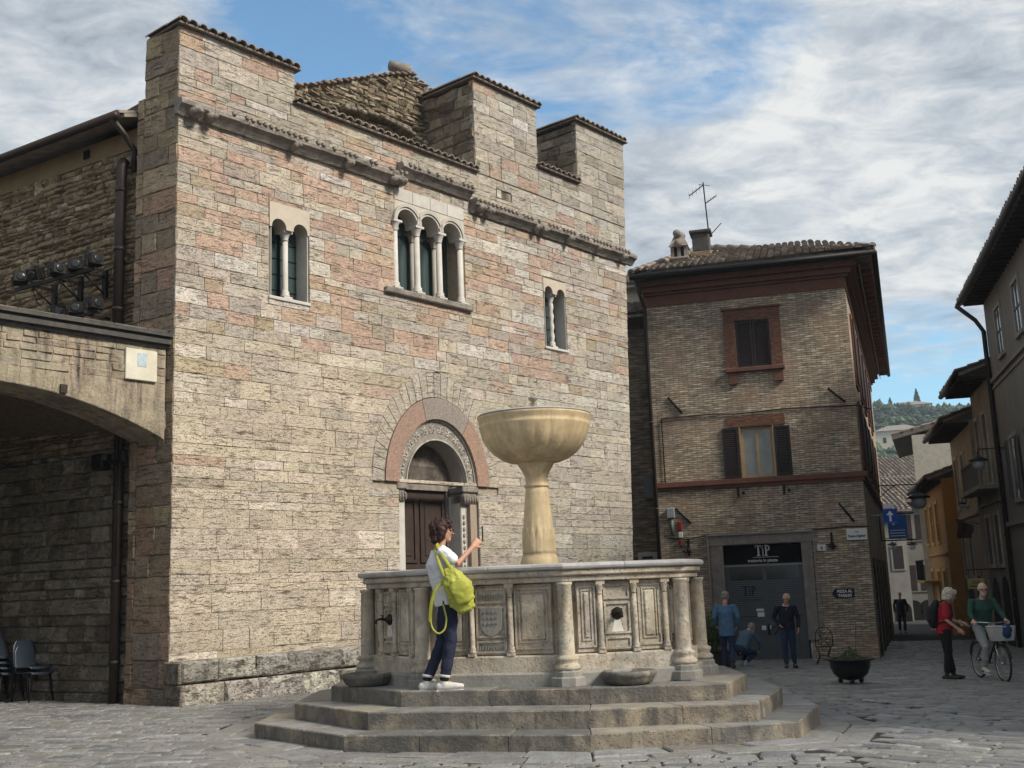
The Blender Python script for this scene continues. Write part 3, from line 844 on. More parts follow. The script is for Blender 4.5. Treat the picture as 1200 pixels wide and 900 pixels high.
for x, s_ in ((.22, 1.4), (.5, 1.1), (4.55, 1.3), (4.72, 1.0), (6.95, 1.0), (7.2, 1.0), (8.75, .9), (9.0, .9), (9.9, .8), (11.0, .8), (12.0, .9), (2.2, .8), (3.4, .8)):
    mb = MB(MC)
    mb.sphere((x, -.15, 9.12), (.085 * s_, .12, .085), 12, 8); mb.sphere((x + .02, -.24, 9.10 + .02), (.05 * s_, .06, .055), 8, 6); mb.sphere((x - .05, -.2, 9.18), (.03, .03, .03), 6, 4); mb.sphere((x + .06, -.2, 9.18), (.03, .03, .03), 6, 4)
    mb.v = [tuple(Vector(v) + Vector((0, 0, 1)) * .02 * noise.noise(Vector(v) * 14) + NF * .03 * noise.noise(Vector(v) * 11)) for v in mb.v]
    mb.build('carved_corbel', M_carve, co_root)

# ---- upper walls: returns of the turrets and coping tiles
def coping(x0, x1, z, depth, name='coping', yo=-.13, slope=.12, M=None):
    T = M or MC
    mb = MB(T); mb.box(x0 - .06, x1 + .06, yo + .04, depth, z, z + .035, col=(.8, .75, .7))
    c = mb.build(name, M_tile, church)
    x = x0 - .02
    while x < x1 + .03:
        t = vary((1, .95, .9), .3); t2 = MB(T)
        barrel(t2, None, x, yo - R.uniform(0, .03), yo + .45, z + .035, z + .06, **{'col': t}); barrel(t2, None, x, yo + .38, depth + .05, z + .05, z + .08, col=vary((1, .95, .9), .3))
        t2.build('roof_tile', M_tile, c); x += .19
def barrel(mb, M, x, y0, y1, z0, z1, r=.085, col=(1, 1, 1)):
    seg = 6; vs = []
    for (y, z, rr) in ((y0, z0, r), (y1, z1, r * .8)):
        for q in (0, .018):
            for j in range(seg + 1):
                a = pi * j / seg; vs.append((x + (rr - q) * cos(a), y, z + (rr - q) * .8 * sin(a)))
    n = seg + 1; F = []
    for j in range(seg):
        F.append((j, j + 1, 2 * n + j + 1, 2 * n + j)); F.append((n + j + 1, n + j, 3 * n + j, 3 * n + j + 1)); F.append((j + 1, j, n + j, n + j + 1))
    mb.add(vs, F, M=M, col=col)
TD = 1.9
back = MB(MC)
back.box(.02, 2.29, .5, .72, 8.5, 10.55); back.box(7.02, 9.05, .5, TD, 9.0, 11.98); back.box(10.56, uR(11) - .02, .5, TD, 9.0, 12.12); back.box(.3, 12.1, .5, 3.0, 8.0, 9.9)
back.box(11.2, 11.78, .5, 9.0, -.9, 9.0)
back.build('upper_wall_core', M_rubmortar, church)
# visible left returns of the towers (rubble quoins)
def ret(x, z0, z1, y1, mat, nm='return_stone'):
    M = MC @ Matrix(((0, 1, 0, x), (-1, 0, 0, 0), (0, 0, 1, 0), (0, 0, 0, 1)))   # local x -> -y, local y -> +x : outward is -x
    q = courses(-y1, 0, z0, z1, (.2, .32), (.3, .7), (), None, ra)
    lay(q, M, facade, mat, lambda Q: vary(pick([(3, (.26, .21, .155)), (2, (.36, .30, .22)), (1, (.18, .145, .11))]), .2), nm, yb=.12, yf=-.01, ch=.02, rough=.02, proud=.05, limit=40)
ret(7.02, 10.0, 12.0, TD, M_rubble); ret(10.56, 10.6, 12.14, TD, M_rubble)
coping(0, 2.33, 10.6, .85); coping(2.36, 6.98, 9.965, .6); coping(6.98, 9.1, 12.04, TD + .1); coping(9.1, 10.5, 10.63, .6); coping(10.5, 12.5, 12.18, TD + .1)
for x, y, z in ((7.05, TD, 12.15), (10.6, TD, 12.3), (6.4, 1.6, 12.6)):
    mb = MB(MC); mb.tube([(x - .25, y, z), (x + .2, y - .1, z + .03)], .12, 8); mb.build('ridge_tile', M_tile, church)
# rough gable of the nave behind
gy = 1.5
gp = [(2.2, 9.3), (8.0, 9.3), (8.0, 12.15), (7.1, 12.42), (6.55, 12.52), (5.4, 12.05), (4.2, 11.5), (3.4, 11.18), (2.2, 10.9)]
mb = MB(MC); plate(mb, gp, [], gy, gy + .5); gable = mb.build('nave_gable', M_rubmortar, church)
def gtop(x):
    for (a, b), (c, d) in (((2.2, 10.9), (3.4, 11.18)), ((3.4, 11.18), (4.2, 11.5)), ((4.2, 11.5), (5.4, 12.05)), ((5.4, 12.05), (6.55, 12.52)), ((6.55, 12.52), (7.1, 12.42)), ((7.1, 12.42), (8.0, 12.15))):
        if a <= x <= c: return b + (d - b) * (x - a) / (c - a)
    return 10.9
q = []
for Q in courses(2.25, 7.95, 9.4, 12.5, (.07, .15), (.12, .32), (), None, ra):
    T = min(gtop(Q[0][0]), gtop(Q[1][0]))
    if Q[0][1] > T - .05: continue
    if Q[2][1] > T: Q[2] = (Q[2][0], max(Q[1][1] + .03, min(Q[2][1], gtop(Q[2][0])))); Q[3] = (Q[3][0], max(Q[0][1] + .03, min(Q[3][1], gtop(Q[3][0]))))
    q.append(Q)
lay(q, MC, gable, M_rubble, lambda Q: vary(pick([(3, (.30, .25, .175)), (2, (.38, .32, .23)), (2, (.22, .18, .13)), (1, (.30, .22, .16))]), .2), 'rubble_stone', yb=gy + .05, yf=gy - .02, ch=.02, rough=.025, proud=.07, limit=140, minpx=40)
mb = MB(MC)
for i in range(26):      # ragged tiles along the gable verge
    x = 2.5 + i * .165; mb.bbox(x, x + R.uniform(.1, .16), gy - .12, gy + .55, gtop(x) + .005, gtop(x) + R.uniform(.03, .07), b=.01, col=vary((1.1, 1.0, .9), .3))
for i in range(9):
    x = 6.62 + i * .15; mb.bbox(x, x + R.uniform(.1, .14), gy - .05, gy + .6, gtop(x) + .005, gtop(x) + R.uniform(.02, .05), b=.01, col=vary((1.0, 1.0, .9), .3))
mb.build('verge_tile', M_tile, church, kind='stuff')
# a projecting rough ledge across the gable
mb = MB(MC)
for i in range(22):
    x = 4.6 + i * .155; z = 11.15 + (11.0 - 11.15) * abs(i - 6) / 8 - (.05 * (i - 12) if i > 12 else 0); mb.bbox(x, x + .15, gy - .2 - R.uniform(0, .06), gy, z, z + R.uniform(.07, .13), b=.025, col=vary((.27, .23, .18), .25))
mb.build('ledge_stone', M_rubble, gable, kind='stuff')

# ---- side wall (local x negative to the left, outward is -y)
mb = MB(MS); mb.box(-.78, -.0, .03, .7, -.3, 10.56); mb.box(-.97, -.8, .03, .7, -.3, 9.54); pier = mb.build('corner_pier', M_mortar, church)
q = courses(-.80, 0, -.1, 10.58, (.26, .42), (.3, .62), (), None, ra) + courses(-.97, -.805, -.1, 9.56, (.26, .42), (.17, .18), (), None, ra)
def pcol(Q):
    z = (Q[0][1] + Q[2][1]) / 2
    c = pick([(4, (.40, .31, .20)), (2, (.33, .25, .17)), (2, (.28, .22, .16)), (1, (.42, .28, .19))])
    if z < 1.6: c = pick([(2, (.34, .24, .17)), (1, (.26, .21, .165))])
    return vary(c, .12)
lay(q, MS, pier, M_stone, pcol, 'quoin', yb=.1, yf=.0, ch=.012, rough=.008, proud=.012, limit=80)
mb = MB(MS); mb.box(-16, -.97, .19, .8, -.3, 8.85); side = mb.build('side_wall', M_rubmortar, church)
q = courses(-6.2, -.975, -.05, 3.9, (.13, .26), (.18, .42), (), None, ra) + courses(-6.2, -.975, 3.9, 8.85, (.06, .13), (.12, .34), (), None, ra)
lay(q, MS, side, M_rubble, lambda Q: vary(pick([(4, (.37, .285, .18)), (3, (.44, .35, .23)), (2, (.28, .21, .135)), (1, (.54, .45, .32))]) if Q[0][1] > 3.9 else pick([(3, (.27, .235, .185)), (2, (.34, .30, .24)), (2, (.19, .16, .125))]), .15), 'rubble_stone', yb=.24, yf=.15, ch=.02, rough=.022, proud=.05, limit=300, minpx=25, nx=2, nz=2)
mb = MB(MS); mb.box(-16, -1.1, .17, .8, 8.86, 9.2); mb.build('plaster_band', M_ochre, church)
mb = MB(MS); mb.box(-2.52, -2.38, .14, .171, 8.97, 9.11, col=(1, 1, 1)); mb.build('vent_hole', M_black, church)
mb = MB(MS)
mb.add([(-16, -.25, 9.2), (-.98, -.25, 9.2), (-.98, 4, 10.6), (-16, 4, 10.6), (-16, -.25, 9.26), (-.98, -.25, 9.26), (-.98, 4, 10.66), (-16, 4, 10.66)], [(0, 1, 5, 4), (3, 2, 1, 0), (4, 5, 6, 7), (1, 2, 6, 5)])
nroof = mb.build('nave_roof', M_tile, church)
mb = MB(MS)
for i in range(60):
    x = -1.1 - i * .2; barrel(mb, None, x, -.33, .2, 9.25, 9.43, .09, col=vary((.8, .75, .7), .25))
mb.build('roof_tile', M_tile, nroof, kind='stuff')
mb = MB(MS); mb.tube([(-16, -.38, 9.2), (-1.0, -.38, 9.2)], .07, 8); mb.build('gutter', M_pipe, nroof)
mb = MB(MS)
mb.tube([(-1.12, -.38, 9.16), (-1.12, -.1, 8.95), (-1.12, .08, 8.75), (-1.12, .08, 8.4)], .05, 8); mb.build('rainwater_hopper', M_pipe, church)
mb = MB(MS); mb.tube([(-1.33, .06, 8.62), (-1.33, .0, 8.5), (-1.33, .0, 5.4)], .085, 10)
for z in (8.1, 7.1, 6.1): mb.lathe([(.098, -.03), (.098, .03)], (-1.33, 0, z), 10)
mb.build('downpipe', M_pipe, church)
mb = MB(MS); mb.tube([(-1.22, .05, 5.1), (-1.22, .0, 4.9), (-1.20, .0, -.1)], .075, 10)
for z in (4.2, 3.0, 1.8, .6): mb.lathe([(.09, -.03), (.09, .03)], (-1.21, 0, z), 10)
mb.build('downpipe', M_pipe, church)

# ---- plinth of rough blocks before the facade
M_plinth = pmat('eroded_plinth_stone', (1, 1, 1), .92, var=.45, vscale=11, bump=1.0, bscale=24, strata=.9, stsc=(4, 4, 13), pits=.95, dirt=.75, dirtcol=(.06, .055, .048), dscale=4.5, bdist=.05)
mb = MB(MC); mb.box(.01, 4.33, -.24, .03, -.4, .54); plin = mb.build('plinth', M_rubmortar, church)
q = courses(0, 4.35, -.14, .29, (.43, .43), (.45, .85), (), None, ra, .006)
lay(q, MC, plin, M_plinth, lambda Q: vary(pick([(3, (.56, .52, .44)), (2, (.46, .42, .35)), (1, (.60, .57, .49))]), .1), 'plinth_block', yb=-.2, yf=-.39, ch=.025, rough=.018, proud=.02, nx=7, nz=5)
q = courses(0, 4.35, .30, .62, (.32, .32), (.55, 1.2), (), None, ra, .006)
lay(q, MC, plin, M_plinth, lambda Q: vary(pick([(3, (.40, .375, .325)), (2, (.33, .305, .26)), (1, (.46, .43, .37))]), .1), 'plinth_block', yb=.03, yf=-.34, ch=.03, rough=.02, proud=.03, nx=7, nz=4)
for z0, z1, yy, cc in ((-.14, .29, -.385, (.24, .205, .17)), (.30, .61, -.34, (.27, .235, .195))):
    mb = MB(MC); mb.bbox(-.05, -.004, yy, .06, z0, z1, b=.015, col=cc); mb.build('plinth_return', M_plinth, plin)  # left end tinted darker than the front; its shade is put into the colour
# ================================================================== ARCHED PASSAGE left of the church
M_arch = pmat('weathered_arch_masonry', (.34, .295, .22), .9, var=.3, vscale=6, bump=.9, bscale=22, streak=1.0, dirtcol=(.05, .045, .038), dirt=.4, dscale=2.0, blotch=(.42, .27, .19), blsc=1.1, blamt=.35, bdist=.03)
M_darkstone = pmat('dark_weathered_moulding', (.075, .07, .064), .85, var=.4, vscale=9, bump=.8, bscale=30, dirt=.5, dirtcol=(.03, .03, .028))
MA = MC
passage = root('arched_passage', frame(P0 - NF * .15 - FD * 2.8, FD), 'broad stained stone archway over a dark passage beside the church', 'archway')
def archline(x): return 4.5 - (x + 2.8) ** 2 / 12.2
nA = 22; xs = [-.06 - 5.48 * i / nA for i in range(nA + 1)]
P = [(-.06, -.3), (-.06, 5.28), (-9.5, 5.28), (-9.5, -.3), (-5.54, -.3)] + [(x, archline(x)) for x in xs[::-1]]
P = [(-.05, 3.8), (-.05, 5.28), (-9.5, 5.28), (-9.5, -.3), (-5.54, -.3)] + [(x, archline(x)) for x in xs[::-1]]
mb = MB(MA); plate(mb, P, [], .15, .95); pw = mb.build('arch_wall', M_arch, passage)
mb = MB(MA)     # passage vaulting; unseen end and left walls added to keep it dark
vs = []; 
for x in xs: vs += [(x, .95, archline(x) + .25), (x, 9, archline(x) + .25)]
mb.add(vs, [(2 * i, 2 * i + 1, 2 * i + 3, 2 * i + 2) for i in range(nA)])
mb.box(-9.5, .3, 9, 9.3, -.3, 5.2); mb.box(-9.5, -5.54, .95, 9, -.3, 5.2); mb.box(-9.5, .0, .96, 9, 5.0, 5.2)
mb.build('vault_and_added_walls', M_rubmortar, passage)
# face masonry: rows of small stones at the top, voussoirs along the arch
q = courses(-4.5, -.06, 4.72, 5.26, (.08, .13), (.18, .42), (), None, ra)
lay(q, MA, pw, M_arch, lambda Q: vary((.95, .95, .95), .14), 'masonry_stone', yb=.2, yf=.14, ch=.012, rough=.01, proud=.012, limit=90, minpx=40)
for i in range(30):
    x0 = -.1 - i * .17; x1 = x0 - .165
    if x1 < -4.6: break
    mb = MB(MA); s0 = (x0 + 2.8) / 6.1; s1 = (x1 + 2.8) / 6.1; h = .36
    mb.prism([(x0, archline(x0) + .004), (x0 + s0 * h, archline(x0) + h), (x1 + s1 * h, archline(x1) + h), (x1, archline(x1) + .004)], -.3, -.145 + R.uniform(0, .002), ch=.004, axis='y', col=vary((1, .98, .96), .04)); mb.build('voussoir', M_arch, pw)
mb = MB(MA)
for z0, z1, o in ((5.28, 5.33, .05), (5.33, 5.40, .11), (5.40, 5.44, .08), (5.44, 5.49, .15)): mb.box(-9.5, -.02 , .15 - o, .6, z0, z1)
mb.build('parapet_moulding', M_darkstone, passage)
mb = MB(MA); x = -.1
while x > -4:
    l = R.uniform(.3, .6); mb.bbox(x - l + .006, x, .02, .5, 5.49, 5.515 + R.uniform(0, .015), b=.008, col=vary((1.6, 1.5, 1.4), .25)); x -= l
mb.build('parapet_cap_slab', M_darkstone, passage, kind='stuff')
M_plq = pmat('pale_stone_plaque', (.60, .57, .47), .7, var=.12, vscale=5, bump=.1, blotch=(.45, .36, .22), blsc=3)
M_plqb = pmat('faded_blue_tile', (.38, .46, .50), .5, var=.3, vscale=12)
mb = MB(MA); mb.bbox(-.74, -.22, .10, .16, 4.73, 5.20, b=.008); plq = mb.build('plaque', M_plq, passage)
mb = MB(MA); mb.box(-.55, -.40, .095, .10, 4.94, 5.14); mb.build('faded_emblem', M_plqb, plq)
mb = MB(MA); mb.box(-1.72, -1.62, .11, .16, 4.42, 4.54, col=(.6, .45, .35)); mb.build('iron_tie_plate', M_darkstone, passage)

# ---- floodlights on a rack
M_lampglass = pmat('floodlight_glass', (.02, .024, .026), .2, spec=.5)
def sidept(px, py, out=.35):
    n = Vector((-.52664, -.85009, 0)); return onpl(px, py, P0 + n * out, n)
def floodlight(P, yaw, pit, label, s=.24, grp=None):
    yaw += .75; s *= .92
    M = Matrix.Translation(P) @ Matrix.Rotation(yaw, 4, 'Z') @ Matrix.Rotation(pit, 4, 'X')
    r_ = root('floodlight', M, label, 'floodlight', grp)
    mb = MB(M); mb.bbox(-s / 2, s / 2, -s * .45, s * .45, -s * .42, s * .42, b=.015); mb.bbox(-s * .3, s * .3, s * .45, s * .6, -s * .3, s * .3, b=.01)
    for i in range(5): mb.box(-s * .4 + i * s * .2 - .006, -s * .4 + i * s * .2 + .006, s * .3, s * .52, s * .42, s * .47)
    mb.build('housing', M_iron, r_)
    mb = MB(M); mb.lathe([(s * .27, 0), (s * .29, .01), (s * .24, .014)], (0, 0, 0), 16, M=Matrix.Translation((0, -s * .45, 0)) @ Matrix.Rotation(pi / 2, 4, 'X')); mb.build('lens', M_lampglass, r_)
    mb = MB(M); mb.tube([(-s * .56, 0, 0), (-s * .56, 0, -s * .6), (s * .56, 0, -s * .6), (s * .56, 0, 0)], .012, 6); mb.build('yoke', M_iron, r_)
    return r_
Ra, Rb = sidept(18, 337, .42), sidept(112, 317, .42)
rk = root('floodlight_rack', frame((Ra + Rb) / 2, Rb - Ra), 'black steel rack bar on brackets fixed to the rough church side wall', 'rack')
Mk = frame((Ra + Rb) / 2, Rb - Ra); L = (Rb - Ra).length
mb = MB(Mk); mb.box(-L / 2, L / 2, -.02, .02, -.03, .03); mb.build('bar', M_iron, rk)
for x in (-L * .28, L * .05, L * .35):
    mb = MB(Mk); mb.box(x - .02, x + .02, .02, .45, -.02, .02); mb.tube([(x, .0, -.02), (x, .42, -.3)], .015, 6); mb.box(x - .05, x + .05, .4, .45, -.35, .1); mb.build('bracket', M_iron, rk)
mb = MB(Mk)
for x in (-L * .36, -L * .1, L * .1):
    mb.tube([(x + .22 * sin(t * pi), .15, -.05 - .28 * sin(t * pi) ** .5 - .02 * t) if 0 < t < 1 else (x + (.0 if t == 0 else .3), .12, 0) for t in [i / 8 for i in range(9)]], .008, 5)
mb.build('cable', M_iron, rk)
fl = [(24, 326, .3, -.1, 'leftmost floodlight of the upper rack'), (42, 321, -.5, .35, 'tilted second floodlight from the left on the upper rack'), (66, 316, .75, -.1, 'third floodlight on the upper rack, lens turned towards the square'),
      (89, 311, .1, -.05, 'fourth floodlight on the upper rack, black box seen from its side'), (110, 305, .8, -.1, 'rightmost and highest floodlight of the upper rack')]
base_yaw = atan2(-.52664, .85009)
for px, py, yw, pt_, lb in fl:
    P = sidept(px, py, .42); floodlight(P + Vector((0, 0, .0)), base_yaw + yw, pt_, lb, .25, 'floodlights on the church side wall')
for px, py, yw, lb in ((68, 366, .3, 'low floodlight mostly hidden behind the dark parapet'), (89, 362, .1, 'left floodlight of the lower pair above the arch'), (110, 356, .8, 'right floodlight of the lower pair above the arch')):
    P = sidept(px, py, .42); floodlight(P, base_yaw + yw, 0, lb, .25, 'floodlights on the church side wall')
Ra, Rb = sidept(64, 376, .42), sidept(116, 366, .42); Mk = frame((Ra + Rb) / 2, Rb - Ra)
rk = root('floodlight_rack', Mk, 'short black bracket bar carrying the lower pair of floodlights', 'rack'); L = (Rb - Ra).length
mb = MB(Mk); mb.box(-L / 2, L / 2, -.02, .02, -.02, .02); mb.build('bar', M_iron, rk)
mb = MB(Mk); mb.box(L * .2, L * .2 + .04, 0, .45, -.02, .02); mb.build('bracket', M_iron, rk)
# spotlights under the arch on the downpipe
P = sidept(138, 541, .12)
sp = root('twin_spotlight', Matrix.Translation(P) @ Matrix.Rotation(base_yaw, 4, 'Z'), 'black twin spotlights clamped to the downpipe under the arch', 'spotlight')
Mk = ROOTM[sp.name]
mb = MB(Mk); mb.bbox(-.26, .22, -.09, -.03, -.03, .03, b=.008); mb.build('crossbar', M_iron, sp)
mb = MB(Mk); mb.bbox(-.36, -.1, -.22, -.02, -.12, .12, b=.02); mb.box(-.1, -.06, -.2, -.16, .02, .1, col=(6, 6, 6)); mb.build('spot_housing', M_iron, sp)
mb = MB(Mk); mb.lathe([(.0, 0), (.07, 0), (.075, .03), (.06, .16), (.04, .2)], (.25, -.1, -.04), 12, M=Matrix.Identity(4)); mb.bbox(.2, .3, -.15, -.05, .1, .15, b=.01); mb.build('spot_housing', M_iron, sp)
mb = MB(Mk); mb.tube([(.03, -.02, -1.6), (.03, -.02, 1.0)], .012, 5); mb.build('cable', M_iron, sp)

# ---- stacked chairs in the passage
M_plastic = pmat('blue_grey_plastic', (.045, .06, .08), .35, var=.05, spec=.5)
def chair_mb(M, mb, legs):
    # shell: seat and back one curved sheet, profile in x (front +x), z
    prof = [(.24, .43), (.22, .455), (.10, .45), (-.08, .435), (-.17, .46), (-.21, .54), (-.235, .66), (-.26, .78), (-.275, .86)]
    wd = [.19, .21, .22, .22, .215, .21, .205, .19, .13]
    vs = []; seg = 8
    for (x, z), w_ in zip(prof, wd):
        for j in range(seg + 1):
            t = -1 + 2 * j / seg; vs.append((x + .035 * t * t * (1 if z > .47 else 0) + (0), w_ * t, z + (.012 * t * t if z < .47 else 0)))
    n = len(prof); k = (seg + 1) * n
    vs2 = [(v[0] - (.012 if v[2] > .48 else 0), v[1], v[2] - (.012 if v[2] <= .48 else .002)) for v in vs]
    F = []
    for i in range(n - 1):
        for j in range(seg):
            a = i * (seg + 1) + j; b = a + seg + 1; F.append((a, b, b + 1, a + 1)); F.append((k + a, k + a + 1, k + b + 1, k + b))
    for i in range(n - 1):
        a = i * (seg + 1); b = a + seg + 1; F.append((a, k + a, k + b, b)); F.append((a + seg, b + seg, k + b + seg, k + a + seg))
    mb.add(vs + vs2, F, smooth=True)
def chair(M, label, group):
    r_ = root('stacking_chair', M, label, 'chair', group)
    mb = MB(M); chair_mb(M, mb, True); mb.build('shell', M_plastic, r_)
    for sx, sy in ((1, 1), (1, -1), (-1, 1), (-1, -1)):
        mb = MB(M); mb.tube([(sx * .17, sy * .18, .44), (sx * .22 - .0, sy * .215, 0)], .012, 6); mb.build('leg', M_iron, r_)
    return r_
cd = Vector((.85, -.527, 0))
def stack(px, py, n, names, dx=.045, dz=.085):
    P = ong(px, py)
    for i in range(n):
        M = frame(P - cd * (dx * i), cd) @ Matrix.Translation((0, 0, dz * i))
        chair(M, names[i], 'stacked plastic chairs in the passage')
stack(38, 822, 2, ['lowest chair of the short right stack, legs on the paving', 'upper chair of the short right stack under the arch'])
ords = ['bottom', 'second', 'third', 'fourth', 'fifth']
stack(4, 822, 4, [o + ' chair of the tall left stack in the dark passage' for o in ords[:3]] + ['topmost chair of the tall left stack in the dark passage'])

# ================================================================== FOUNTAIN
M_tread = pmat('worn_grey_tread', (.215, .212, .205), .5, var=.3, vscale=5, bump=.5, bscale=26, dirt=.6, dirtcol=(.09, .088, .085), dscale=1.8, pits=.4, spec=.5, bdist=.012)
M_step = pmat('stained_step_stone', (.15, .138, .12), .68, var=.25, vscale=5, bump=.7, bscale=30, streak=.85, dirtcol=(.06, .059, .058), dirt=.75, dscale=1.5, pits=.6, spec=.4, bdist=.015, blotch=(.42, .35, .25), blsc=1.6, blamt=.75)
M_basin = pmat('beige_fountain_stone', (.50, .445, .365), .78, var=.3, vscale=6, bump=.7, bscale=30, streak=.5, dirtcol=(.16, .14, .115), dirt=.6, dscale=3.2, pits=.5, blotch=(.47, .36, .22), blsc=2.6, blamt=.6, bdist=.015)
M_basing = pmat('grey_fountain_stone', (.29, .275, .245), .75, var=.25, vscale=5, bump=.6, bscale=34, streak=.4, dirtcol=(.10, .095, .085), dirt=.4, dscale=2.5)
M_rimst = pmat('worn_grey_rim', (.42, .405, .38), .45, var=.2, vscale=5, bump=.3, bscale=22, dirt=.5, dirtcol=(.14, .135, .13), dscale=3, spec=.5)
M_bowl = pmat('warm_yellow_stone', (.74, .57, .34), .6, var=.18, vscale=6, bump=.4, bscale=36, streak=.55, dirtcol=(.33, .235, .14), dirt=.3)
M_bronze = pmat('dark_bronze', (.035, .028, .022), .45, .7)
FCv = Vector((.25, 13.4, 0)); MF = Matrix.Translation((FC[0], FC[1], 0))
fount = root('fountain', MF, 'round stone fountain on three stained steps with a raised yellow bowl on a column', 'fountain')
ID = Matrix.Identity(4)
T2 = sym([(-2.57, 12.85), (-1.57, 11.54), (.62, 11.03), (2.25, 11.1), (2.80, 12.45)])
T3 = sym([(-2.18, 12.98), (-1.28, 11.94), (.67, 11.5), (2.03, 11.46), (2.42, 12.42)])
for poly, z0, z1, segl in ((STEP, -.3, .15, .9), (T2, .15, .32, .95), (T3, .32, .48, 1.0)):
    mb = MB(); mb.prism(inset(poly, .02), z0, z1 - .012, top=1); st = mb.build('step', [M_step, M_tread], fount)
    I = inset(poly, .46)
    for i in range(10):
        a, b, c, d = poly[i], poly[(i + 1) % 10], I[(i + 1) % 10], I[i]
        L = hypot(a[0] - b[0], a[1] - b[1]); n = max(1, round(L / segl)); ts = [0] + [(j + R.uniform(-.18, .18)) / n for j in range(1, n)] + [1]
        le = lambda p, q, t: (p[0] + (q[0] - p[0]) * t, p[1] + (q[1] - p[1]) * t)
        for j in range(n):
            t0 = ts[j] + (.0015 if j else 0); t1 = ts[j + 1] - (.0015 if j < n - 1 else 0)
            P = [le(a, b, t0), le(a, b, t1), le(d, c, t1), le(d, c, t0)]
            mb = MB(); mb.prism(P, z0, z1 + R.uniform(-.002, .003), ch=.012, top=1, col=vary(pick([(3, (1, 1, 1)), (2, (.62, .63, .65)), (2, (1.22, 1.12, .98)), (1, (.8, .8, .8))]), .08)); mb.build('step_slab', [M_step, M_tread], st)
BP = sym([(-1.77, 13.3), (-1.05, 12.3), (.46, 11.92), (1.70, 12.19), (1.97, 12.80)])
mb = MB(); mb.prism(offset(BP, .09), .47, .62, ch=.02); mb.build('base_course', M_basing, fount)
mb = MB(); mb.prism(offset(BP, .03), .62, .79, ch=.015); mb.build('base_course', M_basin, fount)
mb = MB(); mb.prism(inset(BP, .12), .79, 1.45); mb.build('basin_core', M_basin, fount)
def ringsolid(mb, Po, Pi, z0, z1, ch=0, **k):
    n = len(Po); L = [[(p[0], p[1], z0) for p in Po]]
    if ch:
        L += [[(p[0], p[1], z0 + ch) for p in offset(Po, ch)], [(p[0], p[1], z1 - ch) for p in offset(Po, ch)]]
    L += [[(p[0], p[1], z1) for p in Po], [(p[0], p[1], z1) for p in Pi], [(p[0], p[1], z0) for p in Pi]]
    vs = [v for l in L for v in l]; m_ = len(L); F = []
    for a in range(m_):
        b = (a + 1) % m_
        for i in range(n):
            j = (i + 1) % n; F.append((a * n + i, a * n + j, b * n + j, b * n + i))
    mb.add(vs, F, **k)
def smoothpoly(P, r=.12):      # rounded corners
    out = []; n = len(P)
    for i in range(n):
        a, b, c = Vector(P[i - 1]), Vector(P[i]), Vector(P[(i + 1) % n])
        p = b + (a - b).normalized() * r; q_ = b + (c - b).normalized() * r
        for t in (0, .5, 1): out.append(tuple(p * (1 - t) ** 2 + b * 2 * t * (1 - t) + q_ * t * t))
    return out
def lipped(P):      # at big columns the rim breaks forward a little
    return smoothpoly(P)
mb = MB(); ringsolid(mb, lipped(offset(BP, .05)), lipped(inset(BP, .16)), 1.54, 1.60, .008); mb.build('frieze', M_basin, fount)
mb = MB(); ringsolid(mb, lipped(offset(BP, .08)), lipped(inset(BP, .16)), 1.60, 1.665, .015); mb.build('cornice', M_basin, fount)
Ro, Ri = offset(BP, .125), inset(BP, .2)
for i in range(10):
    a, b, c, d = Ro[i], Ro[(i + 1) % 10], Ri[(i + 1) % 10], Ri[i]
    L = hypot(a[0] - b[0], a[1] - b[1]); n = max(1, round(L / .8)); le = lambda p, q, t: (p[0] + (q[0] - p[0]) * t, p[1] + (q[1] - p[1]) * t)
    for j in range(n):
        t0, t1 = j / n + (.002 if j else 0), (j + 1) / n - (.002 if j < n - 1 else 0)
        nn = 5; S = []
        for k_ in range(nn + 1):
            t = t0 + (t1 - t0) * k_ / nn; o = le(a, b, t); ii = le(d, c, t); w_ = noise.noise(Vector((o[0] * 3, o[1] * 3, 1))) * .008
            ox = (o[0] - ii[0], o[1] - ii[1]); l_ = hypot(*ox); ux, uy = ox[0] / l_, ox[1] / l_
            for off, z in ((-.02, 1.667), (-.0 + w_, 1.68), (.006 + w_, 1.70), (0 + w_, 1.722), (-.03, 1.735)): S.append((o[0] + ux * off, o[1] + uy * off, z + w_ * .4))
            S.append((ii[0], ii[1], 1.735)); S.append((ii[0], ii[1], 1.667))
        F = [(7 * k_ + u_, 7 * (k_ + 1) + u_, 7 * (k_ + 1) + (u_ + 1) % 7, 7 * k_ + (u_ + 1) % 7) for k_ in range(nn) for u_ in range(7)]
        F += [tuple(range(7))[::-1], tuple(7 * nn + u_ for u_ in range(7))]
        mb = MB(); mb.add(S, F, col=vary((1, 1, 1), .12)); mb.build('rim_slab', M_rimst, fount)
M_water = pmat('dark_water', (.03, .04, .035), .05, spec=.6)
mb = MB(); mb.prism(inset(BP, .13), 1.45, 1.47); mb.build('water', M_water, fount)

